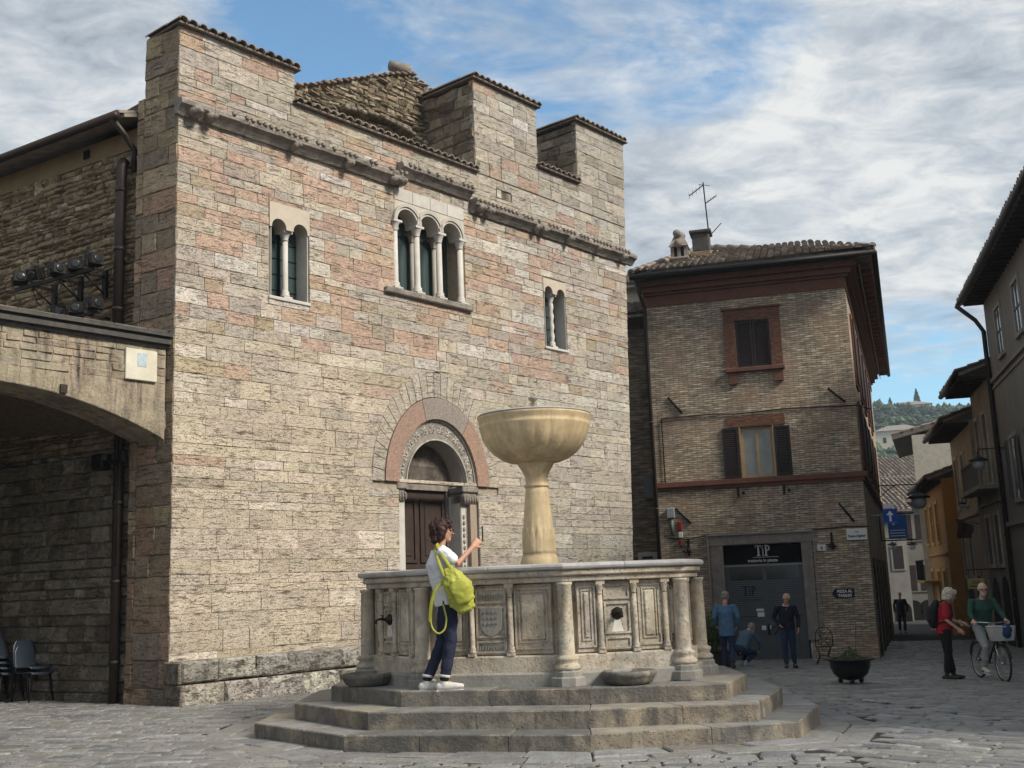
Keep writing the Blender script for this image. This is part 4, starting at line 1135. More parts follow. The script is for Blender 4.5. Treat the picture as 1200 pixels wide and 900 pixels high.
def panel_frame(mb, x0, x1, z0, z1, y, w_=.028, d=.02, **k):
    mb.box(x0, x1, y - d, y, z1 - w_, z1, **k); mb.box(x0, x1, y - d, y, z0, z0 + w_, **k)
    mb.box(x0, x0 + w_, y - d, y, z0 + w_, z1 - w_, **k); mb.box(x1 - w_, x1, y - d, y, z0 + w_, z1 - w_, **k)
M_stain = pmat('lime_stained_stone', (.62, .60, .55), .6, var=.2, vscale=9)
def face(Pa, Pb, cols, special=(), shield=None):
    M = frame((Pa[0], Pa[1], 0), (Pb[0] - Pa[0], Pb[1] - Pa[1])); L = hypot(Pb[0] - Pa[0], Pb[1] - Pa[1])
    mb = MB(M); mb.box(0.0, L, .06, .2, .79, 1.54); w_ = mb.build('basin_wall', M_basin, fount)
    e = [0.07] + [c * L for c in cols] + [L - .07]
    for i in range(len(e) - 1):
        a = e[i] + (.075 if i == 0 else .045); b = e[i + 1] - (.075 if i == len(e) - 2 else .045)
        mb = MB(M); col = vary((1, 1, 1), .08)
        mb.bbox(a - .01, b + .01, .028, .07, .80, 1.53, b=.006, col=col)
        if i in special:
            panel_frame(mb, a, b, 1.34, 1.50, .028, .022, .018, col=col); panel_frame(mb, a, b, .98, 1.31, .028, .022, .018, col=col); panel_frame(mb, a, b, .82, .95, .028, .022, .018, col=col)
        else:
            panel_frame(mb, a, b, .85, 1.49, .028, .018, .016, col=col); panel_frame(mb, a + .045, b - .045, .92, 1.45, .028, .012, .012, col=col)
            mb.bbox(a + .075, b - .075, .012, .03, .95, 1.42, b=.008, col=tuple(q * 1.06 for q in col))
        pn = mb.build('panel', M_basin, fount)
        cx = (a + b) / 2
        if shield == i:
            mb = MB(M)
            sh = [(cx - .125, 1.30), (cx - .125, 1.12)] + [(cx - .125 * cos(pi / 2 * t) , 1.12 - .125 * sin(pi / 2 * t)) for t in (.33, .66)] + [(cx, .985)] + [(cx + .125 * cos(pi / 2 * t), 1.12 - .125 * sin(pi / 2 * t)) for t in (.66, .33)] + [(cx + .125, 1.12), (cx + .125, 1.30)]
            mb.prism(sh, -.03, -.002, ch=.008, axis='y')
            for rr in range(3):
                for cc in range(4): mb.box(cx - .08 + cc * .045, cx - .08 + cc * .045 + .02, -.006, .0, 1.24 - rr * .06, 1.265 - rr * .06)
            mb.build('shield', M_basing, fount)
            mb = MB(M)
            for zz in (1.40, .865):
                for k_ in range(9): mb.box(a + .03 + k_ * (b - a - .06) / 9, a + .03 + k_ * (b - a - .06) / 9 + .014, .012, .03, zz - .015, zz + .03)
            mb.build('worn_inscription', M_basing, fount, kind='stuff')
        if i in special and shield != i:
            mb = MB(M); mb.lathe([(0, .0), (.062, .0), (.066, .012), (.05, .025), (.03, .035), (.024, .06)], (0, 0, 0), 18, rf=lambda t, z, q: 1 + .06 * cos(10 * t), M=Matrix.Translation((cx, .03, 1.19)) @ Matrix.Rotation(pi / 2, 4, 'X'))
            mb.tube([(cx, 0, 1.19), (cx, -.11, 1.20), (cx, -.15, 1.185), (cx, -.155, 1.15)], [.016, .014, .013, .013], 8); mb.tube([(cx, -.07, 1.2), (cx, -.07, 1.235)], .008, 6); mb.box(cx - .03, cx + .03, -.078, -.062, 1.232, 1.242)
            mb.build('spout', M_bronze, fount)
            mb = MB(M); mb.prism([(cx - .03, 1.13), (cx - .07, .99), (cx + .07, .99), (cx + .03, 1.13)], -.03, -.024, axis='y'); mb.build('lime_stain', M_stain, fount)
            mb = MB(M)      # stone dish on the step
            mb.lathe([(.19, 0), (.235, .02), (.26, .055), (.268, .08), (.282, .09), (.286, .125), (.27, .14), (.23, .138), (.18, .10), (.02, .09)], (cx, -.27, .48), 22, rf=lambda t, z, q: 1 + .02 * cos(3 * t), M=None); mb.build('stone_dish', M_step, fount)
    for c in cols:      # colonnettes with capital and base
        x = c * L; mb = MB(M)
        mb.box(x - .04, x + .04, -.035, .05, .79, .82); mb.lathe([(.043, 0), (.045, .02), (.034, .035), (.04, .05), (.030, .07), (.031, .1), (.027, .58)], (x, .005, .82), 14)
        mb.lathe([(.034, 0), (.030, .012), (.030, .03), (.043, .085), (.05, .1)], (x, .005, 1.40), 10, rf=lambda t, z, q: 1 + (.12 * cos(5 * t) if q == 3 else 0)); mb.box(x - .048, x + .048, -.043, .05, 1.5, 1.54)
        mb.build('colonnette', M_basin, fount)
face(BP[0], BP[1], (.22, .47, .80), special=(1,))
face(BP[1], BP[2], (.345, .62), special=(1,), shield=1)
face(BP[2], BP[3], (.31, .61, .88), special=(1,))
face(BP[3], BP[4], (.45, ), special=())
for i in range(4, 10): face(BP[i], BP[(i + 1) % 10], (.33, .66))
for i in range(10):     # large angle columns
    p = Vector(BP[i]); c = Vector((FC[0], FC[1])); o = (p - c).normalized() * .03; x, y = p.x + o.x, p.y + o.y
    mb = MB(); mb.prism([(x + .19 * cos(t), y + .19 * sin(t)) for t in [pi / 8 + k_ * pi / 4 for k_ in range(8)]], .481, .575, ch=.012); mb.prism([(x + .155 * cos(t), y + .155 * sin(t)) for t in [pi / 8 + k_ * pi / 4 for k_ in range(8)]], .575, .64, ch=.02); mb.build('pedestal', M_basing, fount)
    mb = MB(); mb.lathe([(.135, 0), (.14, .03), (.11, .06), (.10, .075), (.12, .10), (.122, .125), (.09, .14), (.083, .155), (.081, .4), (.074, .86), (.085, .87), (.085, .895)], (x, y, .64), 20, col=vary((1, 1, 1), .1)); mb.build('angle_column', M_basin, fount)
# ---- raised bowl on its column
cx, cy = .25, 13.4
def leaf(t, z, i): return 1 + (.06 * abs(sin(8 * t)) * max(0, 1 - abs(z - 2.02) / .16) if True else 0)
mb = MB()
prof = [(.225, 1.3), (.225, 1.80), (.218, 1.815), (.21, 1.85), (.192, 1.88)] + [(.190 - .006 * i / 10, 1.89 + .028 * i) for i in range(11)] + [(.180, 2.2), (.161, 2.4), (.141, 2.60), (.132, 2.68)]
def lf(t, z, i):
    if 1.89 <= z <= 2.18:
        k_ = (z - 1.89) / .29; top = .62 + .38 * abs(sin(7 * t))
        return 1 + .07 * (1 if k_ < top else 0) * (.5 + .5 * abs(sin(7 * t)) ** .5)
    return 1
mb.lathe(prof, (cx, cy, 0), 112, rf=lf); mb.build('bowl_column', M_bowl, fount)
mb = MB(); mb.lathe([(.13, 2.665), (.15, 2.68), (.152, 2.70), (.132, 2.715), (.130, 2.74), (.138, 2.80), (.175, 2.88), (.205, 2.93), (.222, 2.955), (.215, 2.975)], (cx, cy, 0), 32); mb.build('column_neck', M_bowl, fount)
def gad(t, z, i):
    if z < 3.40: return 1 + .030 * (abs(cos(11 * t)) ** .6 - .6) * min(1, (3.42 - z) * 6)
    return 1
mb = MB(); mb.lathe([(.18, 2.965), (.31, 2.98), (.41, 3.02), (.50, 3.085), (.575, 3.17), (.63, 3.27), (.66, 3.37), (.672, 3.40), (.676, 3.42), (.666, 3.435), (.675, 3.46), (.685, 3.50), (.692, 3.515), (.688, 3.53), (.66, 3.532), (.62, 3.45), (.5, 3.3), (.2, 3.2), (.02, 3.2)], (cx, cy, 0), 176, rf=gad); mb.build('bowl', M_bowl, fount)
mb = MB(); mb.lathe([(.66, 3.533), (.692, 3.534), (.695, 3.545), (.68, 3.556), (.64, 3.556)], (cx, cy, 0), 60, cap=False); mb.build('bowl_rim', M_rimst, fount)
mb = MB(); mb.lathe([(.03, 3.2), (.025, 3.55), (.03, 3.6), (.018, 3.64), (.02, 3.72), (.055, 3.745), (.058, 3.77), (.03, 3.785), (.01, 3.79)], (cx, cy, 0), 14); mb.build('jet_nozzle', M_basing, fount)
# ================================================================== BRICK CORNER BUILDING
BB = ong(1031, 774); BB.z = 0
BD = Vector((.96677, -.25564, 0)); MBk = frame(BB, BD)
SD2 = Vector((.332, .943, 0)).normalized(); MBs = frame(BB + SD2 * 20, -SD2)      # side wall: x 0 (far) .. 20 (corner)
MBs = frame(BB, SD2 * -1)   # x from -20 (far) to 0 (corner)? outward must be -y
# outward of the side wall points to +X; x axis must run away from the camera
MBs = frame(BB, SD2)
M_door = pmat('grey_blue_shutter_paint', (.075, .085, .095), .5, var=.1)
M_shut = pmat('dark_brown_shutter', (.026, .018, .018), .6, var=.2)
M_winframe = pmat('light_wood_frame', (.36, .24, .13), .6, var=.15)
M_glass = pmat('window_glass', (.16, .17, .15), .08, spec=.8, var=.3, vscale=2)
M_frame = pmat('weathered_wooden_surround', (.23, .20, .175), .8, var=.3, vscale=6, streak=.4, dirtcol=(.12, .09, .08), bump=.3)
M_lead = pmat('grey_lead_flashing', (.22, .21, .2), .6)
M_signw = pmat('white_enamel', (.62, .63, .60), .4, var=.05)
M_signb = pmat('black_print', (.01, .01, .01), .5)
M_letter = pmat('white_lettering', (.62, .63, .64), .5)
M_grey = pmat('grey_metal_box', (.26, .28, .29), .5)
M_redp = pmat('red_fire_box', (.22, .02, .02), .5)
bk = root('brick_house', Matrix(MBk), 'three storey buff brick corner house with a trattoria front and hipped tile roof', 'house')
XL = -5.72
mb = MB(MBk)
plate(mb, [(XL, -1.4), (0, -1.4), (0, 9.6), (XL, 9.6)], [[(-4.02, -1.2), (-1.7, -1.2), (-1.7, 2.42), (-4.02, 2.42)], [(-3.22, 4.22), (-2.3, 4.22), (-2.3, 5.7), (-3.22, 5.7)], [(-3.14, 7.4), (-2.18, 7.4), (-2.18, 8.78), (-3.14, 8.78)]], 0, .35)
wall_f = mb.build('front_wall', M_brick, bk)
mb = MB(MBs); plate(mb, [(0.0, -1.6), (20, -2.2), (20, 9.5), (0.0, 9.5)], [], .003, .35); mb.box(-.0, .3, .35, .4, -1, 9)
wall_s = mb.build('side_wall', M_brick, bk)
mb = MB(MBk); mb.box(XL, XL + .3, .351, 9, -1.4, 9.5); mb.build('party_wall', M_brick, bk)
# bands and cornice front + side
def band(z0, z1, o, mat=M_redpaint, nm='string_course'):
    mb = MB(MBk); mb.box(XL - .02, o, -o, .02, z0, z1); mb.build(nm, mat, bk)
    mb = MB(MBs); mb.box(-o * .2, 20, -o, .0, z0 - .002, z1 - .002); mb.build(nm, mat, bk)
band(4.0, 4.1, .05); band(4.1, 4.24, .10)
band(9.46, 9.78, .03, nm='frieze'); band(9.78, 9.86, .10, nm='cornice'); band(9.86, 10.02, .20, nm='cornice'); band(10.02, 10.2, .34, nm='cornice')
# stone corner quoin chamfer
mb = MB(MBk); mb.box(-.2, .018, -.018, .01, -1.2, -.15); mb.build('corner_base', M_frame, bk)
mb = MB(MBk); mb.box(-1.5, -.0, -.03, .0, -1.2, -.18, col=(.8, .8, .8)); mb.build('wall_base', M_brick, bk); mb = MB(MBk); mb.box(XL, -4.3, -.03, .0, -1.2, -.18, col=(.8, .8, .8)); mb.build('wall_base', M_brick, bk)
# roof
E_ = [MBk @ Vector((XL - .25, -.62, 10.26)), MBk @ Vector((.78, -.62, 10.26)), (MBs @ Vector((20.5, -.75, 10.26))), MBk @ Vector((XL - .25, 14, 10.26))]
R1 = MBk @ Vector((-4.2, 4.1, 12.2)); R2 = MBk @ Vector((-.9, 3.2, 11.5)); R3 = MBs @ Vector((20.5, 5.2, 11.6))
R1b = MBk @ Vector((-4.2, 14, 12.2))
mb = MB()
dz = Vector((0, 0, .07))
vs = [E_[0], E_[1], E_[2], E_[3], R1, R2, R3, R1b]
mb.add([tuple(v) for v in vs] + [tuple(v + dz) for v in vs], [(8, 9, 13, 12), (9, 10, 14, 13), (12, 13, 14, 15), (8, 12, 15, 11), (0, 1, 9, 8), (1, 2, 10, 9), (0, 8, 11, 3), (1, 0, 3, 2)])
roof = mb.build('roof', M_tile, bk)
def tiles(A, B, C_, D, cw=.2, rl=.36, parent=None, r=.095, seed=1, limit=0, dim=(1, 1, 1)):
    """barrel tiles on the slope A-B (eave, left to right) up to D-C"""
    A, B, C_, D = map(Vector, (A, B, C_, D)); rr = random.Random(seed)
    ex = (B - A); L = ex.length; ex.normalize(); nrm = ex.cross(((D + C_) / 2 - (A + B) / 2).normalized()).normalized()
    if nrm.z < 0: nrm = -nrm
    up = nrm.cross(ex); up = up if up.z > 0 else -up
    H = ((D - A).dot(up) + (C_ - B).dot(up)) / 2
    n = int(L / cw); mbs = MB()
    dxl = (D - A).dot(ex); dxr = (C_ - A).dot(ex)
    rows = int(H / rl)
    for j in range(rows + 1):
        t0 = j * rl; f0 = t0 / H
        lo, hi = dxl * f0, L + (dxr - L) * f0
        for i in range(n + 1):
            x = i * cw
            if x < lo - .05 or x > hi + .05: continue
            q = rr.uniform(-.012, .012); v0 = t0 - .03 + rr.uniform(-.02, .02); t = rr.random(); co = (1, .93, .86) if t < .5 else ((.75, .72, .68) if t < .8 else (1.35, 1.3, 1.2))
            k_ = rr.uniform(.8, 1.2); co = tuple(c * k_ * d_ for c, d_ in zip(co, dim))
            vv = []; seg = 5
            for (v_, lift, rad) in ((v0, .045, r), (v0 + rl + .07, .015, r * .8)):
                for s_ in range(seg + 1):
                    a = pi * s_ / seg; vv.append(tuple(A + ex * (x + q + rad * cos(a)) + up * v_ + nrm * (.05 + lift + rad * .8 * sin(a))))
            m_ = seg + 1; F = [(s_, s_ + 1, m_ + s_ + 1, m_ + s_) for s_ in range(seg)] + [tuple(range(m_))[::-1]]
            mbs.add(vv, F, col=co)
    mbs.build('roof_tile', M_tile, parent, kind='stuff')
tiles(E_[0] + dz, E_[1] + dz, R2 + dz, R1 + dz, parent=roof, seed=2)
tiles(E_[1] + dz, E_[2] + dz, R3 + dz, R2 + dz, parent=roof, seed=4, cw=.22)
mb = MB(); 
for a, b in ((E_[0], R1), (R1, R2), (E_[1], R2)):
    n = int((b - a).length / .4)
    for i in range(n):
        p, q_ = a + (b - a) * (i / n), a + (b - a) * ((i + 1.15) / n); mb.tube([tuple(p + dz * 2.0), tuple(q_ + dz * 1.7)], [.12, .10], 8, col=vary((1, .95, .9), .2))
mb.build('ridge_tile', M_tile, roof, kind='stuff')
mb = MB(); g1 = [tuple(E_[0] + Vector((0, 0, -.02)) - BD * .05), tuple(E_[1] + Vector((.05, -.03, -.02))), tuple(E_[2] + Vector((.06, 0, -.02)))]
mb.tube(g1[:2], .075, 8); mb.tube(g1[1:], .075, 8); mb.build('gutter', M_iron, roof)
mb = MB(MBs)
for i in range(28): mb.box(.3 + i * .7, .42 + i * .7, -.74, -.4, 10.06, 10.2)
mb.build('eave_bracket', M_redpaint, bk, kind='stuff')
mb = MB(MBs); mb.box(0, 20, -.45, -.425, 10.03, 10.08); mb.build('cornice_edge', M_lead, bk)
# windows
def shutter(M, x0, x1, z0, z1, y, parent, mat=M_shut, thick=.04):
    mb = MB(M); f_ = .055
    mb.box(x0, x1, y - thick, y, z0, z0 + f_); mb.box(x0, x1, y - thick, y, z1 - f_, z1); mb.box(x0, x0 + f_, y - thick, y, z0 + f_, z1 - f_); mb.box(x1 - f_, x1, y - thick, y, z0 + f_, z1 - f_)
    s_ = mb.build('shutter', mat, parent); mb = MB(M); n = int((z1 - z0 - 2 * f_) / .055)
    for i in range(n):
        z = z0 + f_ + (i + .5) * (z1 - z0 - 2 * f_) / n
        mb.add([(x0 + f_, y - thick * .8, z - .02), (x1 - f_, y - thick * .8, z - .02), (x1 - f_, y - .004, z + .022), (x0 + f_, y - .004, z + .022), (x0 + f_, y - thick * .8, z - .008), (x1 - f_, y - thick * .8, z - .008), (x1 - f_, y - .004, z + .034), (x0 + f_, y - .004, z + .034)],
               [(0, 3, 2, 1), (4, 5, 6, 7), (0, 1, 5, 4), (2, 3, 7, 6)])
    mb.box(x0 + f_, x1 - f_, y - .003, y, z0 + f_, z1 - f_, col=(.4, .4, .4))
    mb.build('louvre', mat, s_ if False else parent, kind='stuff'); return s_
mb = MB(MBk); mb.box(-3.46, -3.15, -.05, .0, 7.4, 9.12); mb.box(-2.17, -1.86, -.05, .0, 7.4, 9.12); mb.box(-3.15, -2.17, -.05, .0, 8.79, 9.12)
w1 = mb.build('red_framed_window', M_redbrick, bk, label='upper window with closed louvred shutters')
mb = MB(MBk); mb.box(-3.5, -1.82, -.09, .0, 9.121, 9.17); mb.build('hood', M_redpaint, w1)
mb = MB(MBk); mb.bbox(-3.5, -1.82, -.13, .0, 7.28, 7.4, b=.015); mb.build('sill', M_redpaint, w1)
for x in (-3.42, -2.14): mb = MB(MBk); mb.box(x, x + .26, -.08, 0, 6.95, 7.279); mb.build('sill_bracket', M_redpaint, w1)
shutter(MBk, -3.13, -2.67, 7.41, 8.77, .04, w1); shutter(MBk, -2.65, -2.19, 7.41, 8.77, .04, w1)
mb = MB(MBk)
for i in range(22): mb.prism([(-3.56 + i * .0732, 5.70), (-3.49 + i * .0732, 5.70), (-3.49 + i * .0732, 6.0), (-3.56 + i * .0732, 6.0)], 0, .03, axis='y', col=vary((1, 1, 1), .2))
w2 = mb.build('open_window', M_redbrick, bk, label='first floor window with open shutters and wooden frame')
mb = MB(MBk); mb.box(-3.2, -2.32, .06, .1, 4.24, 4.31); mb.box(-3.2, -2.32, .06, .1, 5.62, 5.69); mb.box(-3.2, -3.13, .06, .1, 4.31, 5.62); mb.box(-2.39, -2.32, .06, .1, 4.31, 5.62); mb.box(-2.79, -2.72, .05, .1, 4.31, 5.62); mb.build('window_frame', M_winframe, w2)
for x0, x1 in ((-3.13, -2.79), (-2.72, -2.39)): mb = MB(MBk); mb.box(x0, x1, .08, .09, 4.31, 5.62); mb.build('pane', M_glass, w2)
M_curt = pmat('pale_curtain', (.34, .34, .28), .9, var=.25, vscale=3)
shutter(MBk, -3.72, -3.27, 4.26, 5.68, -.01, w2); shutter(MBk, -2.27, -1.84, 4.26, 5.66, -.01, w2)
mb = MB(MBk); mb.box(-3.24, -3.21, -.03, .06, 4.22, 5.7); mb.build('reveal', M_winframe, w2); mb = MB(MBk); mb.box(-2.31, -2.28, -.03, .06, 4.22, 5.7); mb.build('reveal', M_winframe, w2)
# side wall windows in steep foreshortening
for i, x in enumerate((1.6, 4.6, 7.6, 10.6, 13.6)):
    for z0, z1 in ((4.6, 6.3), (7.0, 8.9)):
        mb = MB(MBs); mb.box(x - .12, x + 1.22, -.05, .0, z0 - .12, z1 + .12); w_ = mb.build('side_window', M_redpaint, bk)
        mb = MB(MBs); mb.box(x + .05, x + 1.05, -.09, -.052, z0, z1); mb.build('shutter', M_shut, w_)
    mb = MB(MBs); mb.box(x + .2, x + 1.5, -.02, .0, -1.6, 1.9, col=(.6, .5, .4)); mb.build('side_door', M_wood, bk)
# iron tie anchors, brackets
for (xa, za, xb, zb) in ((-5.19, 6.72, -4.8, 6.23), (-.71, 6.62, -.27, 6.2), (-5.17, 3.49, -4.76, 3.06), (-.69, 3.40, -.33, 2.88)):
    mb = MB(MBk); mb.tube([(xa, -.03, za), (xb, -.03, zb)], .028, 6); mb.build('tie_anchor', M_iron, bk)
mb = MB(MBk); mb.tube([(XL + .3, -.03, 4.25), (XL + .3, -.03, 6.1), (-3.9, -.03, 6.13), (-3.3, -.03, 6.08), (-1.9, -.03, 6.13), (0.02, -.03, 6.08)], .017, 6); mb.tube([(.02, -.03, 6.08), (.4, .4, 6.0)], .017, 6); mb.build('wall_cable', M_iron, bk)
mb = MB(MBk); mb.tube([(-5.4, -.03, 2.66), (-4.9, -.03, 2.6), (-4.25, -.03, 2.72)], .015, 5); mb.tube([(-1.45, -.03, 2.72), (-.6, -.03, 2.75), (.05, -.03, 2.74)], .015, 5); mb.build('wall_cable', M_iron, bk)
for x, z in ((-3.38, 3.86), (-2.12, 3.86)):
    mb = MB(MBk); mb.box(x - .03, x + .03, -.06, 0, z - .12, z + .13); mb.sphere((x + .14, -.06, z - .02), (.05, .05, .04), 8, 6); mb.build('hook_bracket', M_iron, bk)
for x in (-4.87, -.96):
    mb = MB(MBk); mb.box(x - .03, x + .03, -.08, .0, 2.15, 2.62); mb.tube([(x, -.08, 2.3), (x - .16, -.22, 2.28)], .02, 6); mb.sphere((x, -.1, 2.3), .06, 8, 6); mb.box(x - .12, x + .1, -.12, -.04, 2.22, 2.26); mb.build('wrought_iron_hook', M_iron, bk)
mb = MB(MBk); mb.bbox(-5.43, -5.2, -.12, 0, 3.22, 3.52, b=.02); mb.build('wall_box', M_grey, bk)
mb = MB(MBk); mb.tube([(-5.3, -.04, 3.2), (-5.3, -.04, 2.75)], .05, 6, col=(.5, .6, .5)); mb.build('wall_pipe_stub', M_grey, bk)
mb = MB(MBk); mb.bbox(-5.14, -5.02, -.08, 0, 2.86, 3.12, b=.02); mb.bbox(-5.12, -5.04, -.08, 0, 2.42, 2.62, b=.02); mb.build('small_red_alarm', M_redp, bk)
mb = MB(MBk); mb.bbox(-5.13, -5.01, -.07, 0, 2.66, 2.82, b=.01); mb.build('small_white_box', M_signw, bk)
# shop front
mb = MB(MBk); mb.box(-4.02, -1.7, .05, .35, 2.38, 2.42); mb.box(-4.3, -3.9, -.08, .06, 2.40, 2.66); mb.box(-3.9, -1.78, -.08, .06, 2.40, 2.66); mb.box(-1.78, -1.46, -.08, .06, 2.40, 2.66)
mb.box(-4.26, -3.92, -.06, .06, -1.1, 2.399); mb.box(-1.79, -1.5, -.06, .06, -.25, 2.399)
shop = mb.build('shop_front', M_frame, bk)
mb = MB(MBk); mb.box(-4.36, -1.40, -.13, .0, 2.661, 2.70); mb.box(-4.35, -4.3, -.1, .0, -.9, 2.66); mb.box(-1.46, -1.42, -.1, .0, -.2, 2.66); mb.build('lead_edge', M_lead, shop)
mb = MB(MBk); mb.box(-3.92, -1.79, .16, .2, 1.84, 2.40, col=(.3, .3, .3)); tr = mb.build('transom_sign', M_black, shop)
mb = MB(MBk); mb.box(-3.92, -1.79, .08, .2, 1.78, 1.84); mb.build('transom_bar', M_lead, shop)
def TiP(mb, x, z, s, y, t=.012):
    B_ = lambda a, b, c, d: mb.box(x + a * s, x + b * s, y - t, y, z + c * s, z + d * s)
    B_(-.62, -.05, .88, 1.0); B_(-.62, -.57, .72, .88); B_(-.10, -.05, .72, .88); B_(-.42, -.25, .08, .88); B_(-.5, -.17, 0, .08)
    B_(.03, .12, .0, .72); B_(.04, .11, .8, .95); 
    B_(.28, .43, .0, 1.0); B_(.2, .52, -.002, .07); B_(.2, .28, .93, 1.0)
    n = 14; P = []
    for i in range(n + 1): a = -pi / 2 + pi * i / n; P.append((x + (.43 + .30 * cos(a)) * s, z + (.72 + .28 * sin(a)) * s))
    for i in range(n, -1, -1): a = -pi / 2 + pi * i / n; P.append((x + (.43 + .15 * cos(a)) * s, z + (.72 + .18 * sin(a)) * s))
    mb.prism(P, -y, -y + t, axis='y')
mb = MB(MBk); TiP(mb, -2.86, 2.06, .30, .155); mb.box(-3.12, -2.42, .145, .155, 2.02, 2.032); text(mb, 'trattoria in piazza', -2.86, 1.90, .115, .15, .008, bold=.003); mb.build('lettering', M_letter, tr)
# doors with roller grilles
mb = MB(MBk)
for a, b, c, d in ((-3.92, -3.78, -1.1, 1.78), (-2.9, -2.78, -1.1, 1.78), (-1.91, -1.79, -1.1, 1.78), (-3.78, -2.9, .32, .4), (-2.78, -1.91, .32, .4)): mb.box(a, b, .1, .16, c, d)
fr = mb.build('door_frame', M_door, shop)
for i, (a, b) in enumerate(((-3.78, -2.9), (-2.78, -1.91))):
    mb = MB(MBk); mb.box(a, b, .115, .15, -1.1, .318); mb.bbox(a + .12, b - .12, .105, .12, -.65, .2, b=.01); mb.build('door_leaf', M_door, shop)
    mb = MB(MBk); mb.box(a, b, .17, .175, 1.38, 1.78, col=(.2, .2, .2)); mb.build('dark_pane', M_glassdark, shop)
    mb = MB(MBk); z = .42
    while z < 1.38: mb.box(a, b, .13, .15, z, z + .034, col=(1.35, 1.4, 1.4)); mb.box(a, b, .145, .16, z + .034, z + .052, col=(.4, .4, .4)); z += .052
    mb.build('roller_grille', M_door, shop, kind='stuff')
mb = MB(MBk); TiP(mb, -3.3, .98, .27, .128); mb.box(-3.6, -3.0, .12, .128, .93, .94); text(mb, 'trattoria in piazza', -3.3, .83, .09, .125, .006); mb.build('lettering', M_signb, shop)
for nb in ((-3.13, -2.93, .118, .128, .55, .62), (-3.11, -2.92, .118, .128, .36, .52), (-3.02, -2.9, .095, .1, .04, .16), (-2.82, -2.76, .085, .1, .06, .16)): mb = MB(MBk); mb.box(*nb); mb.build('notice_paper', M_signw, shop)
mb = MB(MBk); mb.tube([(-2.76, .1, .1), (-2.76, .04, .1), (-2.45, .04, .22)], .014, 6); mb.bbox(-2.86, -2.8, .06, .1, -.1, .2, b=.01); mb.tube([(-2.7, .04, -.1), (-2.45, .04, .22)], .012, 6); mb.build('door_handle', M_iron, shop)
mb = MB(MBk); mb.box(-4.0, -1.7, -.1, .3, -1.2, -.76); mb.build('threshold', M_lead, shop)
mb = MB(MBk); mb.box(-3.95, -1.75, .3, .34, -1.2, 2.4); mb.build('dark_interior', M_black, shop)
# signs on the wall
def sign(x0, x1, z0, z1, label, y=-.03):
    r_ = root('wall_sign', MBk @ Matrix.Translation(((x0 + x1) / 2, 0, z0)), label, 'sign'); return r_
s_ = sign(-.56, -.02, 2.38, 2.69, 'white street name plate near the right corner of the brick house')
mb = MB(MBk); mb.bbox(-.56, -.02, -.035, -.005, 2.38, 2.69, b=.008); mb.build('plate', M_signw, s_)
mb = MB(MBk); text(mb, 'Via', -.29, 2.575, .085, -.038); text(mb, 'Dante Alighieri', -.29, 2.46, .088, -.038, stretch=.85, bold=.003); mb.build('lettering', M_signb, s_)
s_ = sign(-1.05, -.49, .84, 1.09, 'small black arrow shaped pizza sign on the brick wall')
mb = MB(MBk); mb.prism([(-1.08, .965), (-.99, .85), (-.51, .85), (-.49, .88), (-.49, 1.06), (-.51, 1.09), (-.99, 1.09)], .005, .04, ch=.008, axis='y'); mb.build('board', M_signb, s_)
mb = MB(MBk); text(mb, 'PIZZA AL', -.745, .985, .10, -.043, bold=.004, stretch=.95); text(mb, 'TAGLIO', -.745, .875, .10, -.043, bold=.004, stretch=1.0); mb.build('lettering', M_letter, s_)
s_ = sign(-1.37, -1.15, 2.12, 2.31, 'little white house number tile beside the shop front')
mb = MB(MBk); mb.bbox(-1.36, -1.14, -.03, -.005, 2.13, 2.30, b=.006); mb.build('plate', M_signw, s_)
mb = MB(MBk); text(mb, '4', -1.25, 2.16, .13, -.033, bold=.003); mb.build('lettering', M_signb, s_)
# chimneys (parts of the roof)
M_chim = brickmat('chimney_brick', (.33, .22, .14), (.25, .17, .11), (.2, .17, .13), .8)
c_ = (-4.66, .9)
mb = MB(MBk); mb.box(c_[0] - .24, c_[0] + .24, c_[1] - .24, c_[1] + .24, 10.3, 11.02); ch = mb.build('chimney', M_chim, roof)
mb = MB(MBk); mb.bbox(c_[0] - .28, c_[0] + .28, c_[1] - .28, c_[1] + .28, 11.02, 11.1, b=.02)
for dx, dy in ((-.2, -.2), (.2, -.2), (-.2, .2), (.2, .2), (0, -.2)): mb.box(c_[0] + dx - .05, c_[0] + dx + .05, c_[1] + dy - .05, c_[1] + dy + .05, 11.1, 11.42)
for sy in (-1, 1):
    mb.add([(c_[0] - .3, c_[1] + sy * .32, 11.42), (c_[0] + .3, c_[1] + sy * .32, 11.42), (c_[0] + .1, c_[1] + .0, 11.9), (c_[0] - .1, c_[1], 11.9), (c_[0] - .3, c_[1] + sy * .26, 11.42), (c_[0] + .3, c_[1] + sy * .26, 11.42)], [(0, 1, 2, 3), (4, 3, 2, 5), (0, 4, 5, 1)])
mb.tube([(c_[0], c_[1] - .33, 11.5), (c_[0], c_[1] + .3, 11.5)], .13, 8, col=(.9, .8, .7)); mb.tube([(c_[0] - .05, c_[1] - .2, 11.86), (c_[0] + .08, c_[1] + .2, 11.86)], .12, 8)
mb.box(c_[0] - .16, c_[0] + .16, c_[1] - .16, c_[1] + .16, 11.1, 11.5, col=(.15, .15, .15))
mb.build('chimney_cap', M_tile, roof)
c_ = (-4.1, 2.3)
mb = MB(MBk); mb.bbox(c_[0] - .3, c_[0] + .3, c_[1] - .3, c_[1] + .3, 10.8, 11.6, b=.02); mb.build('chimney', M_chim, roof)
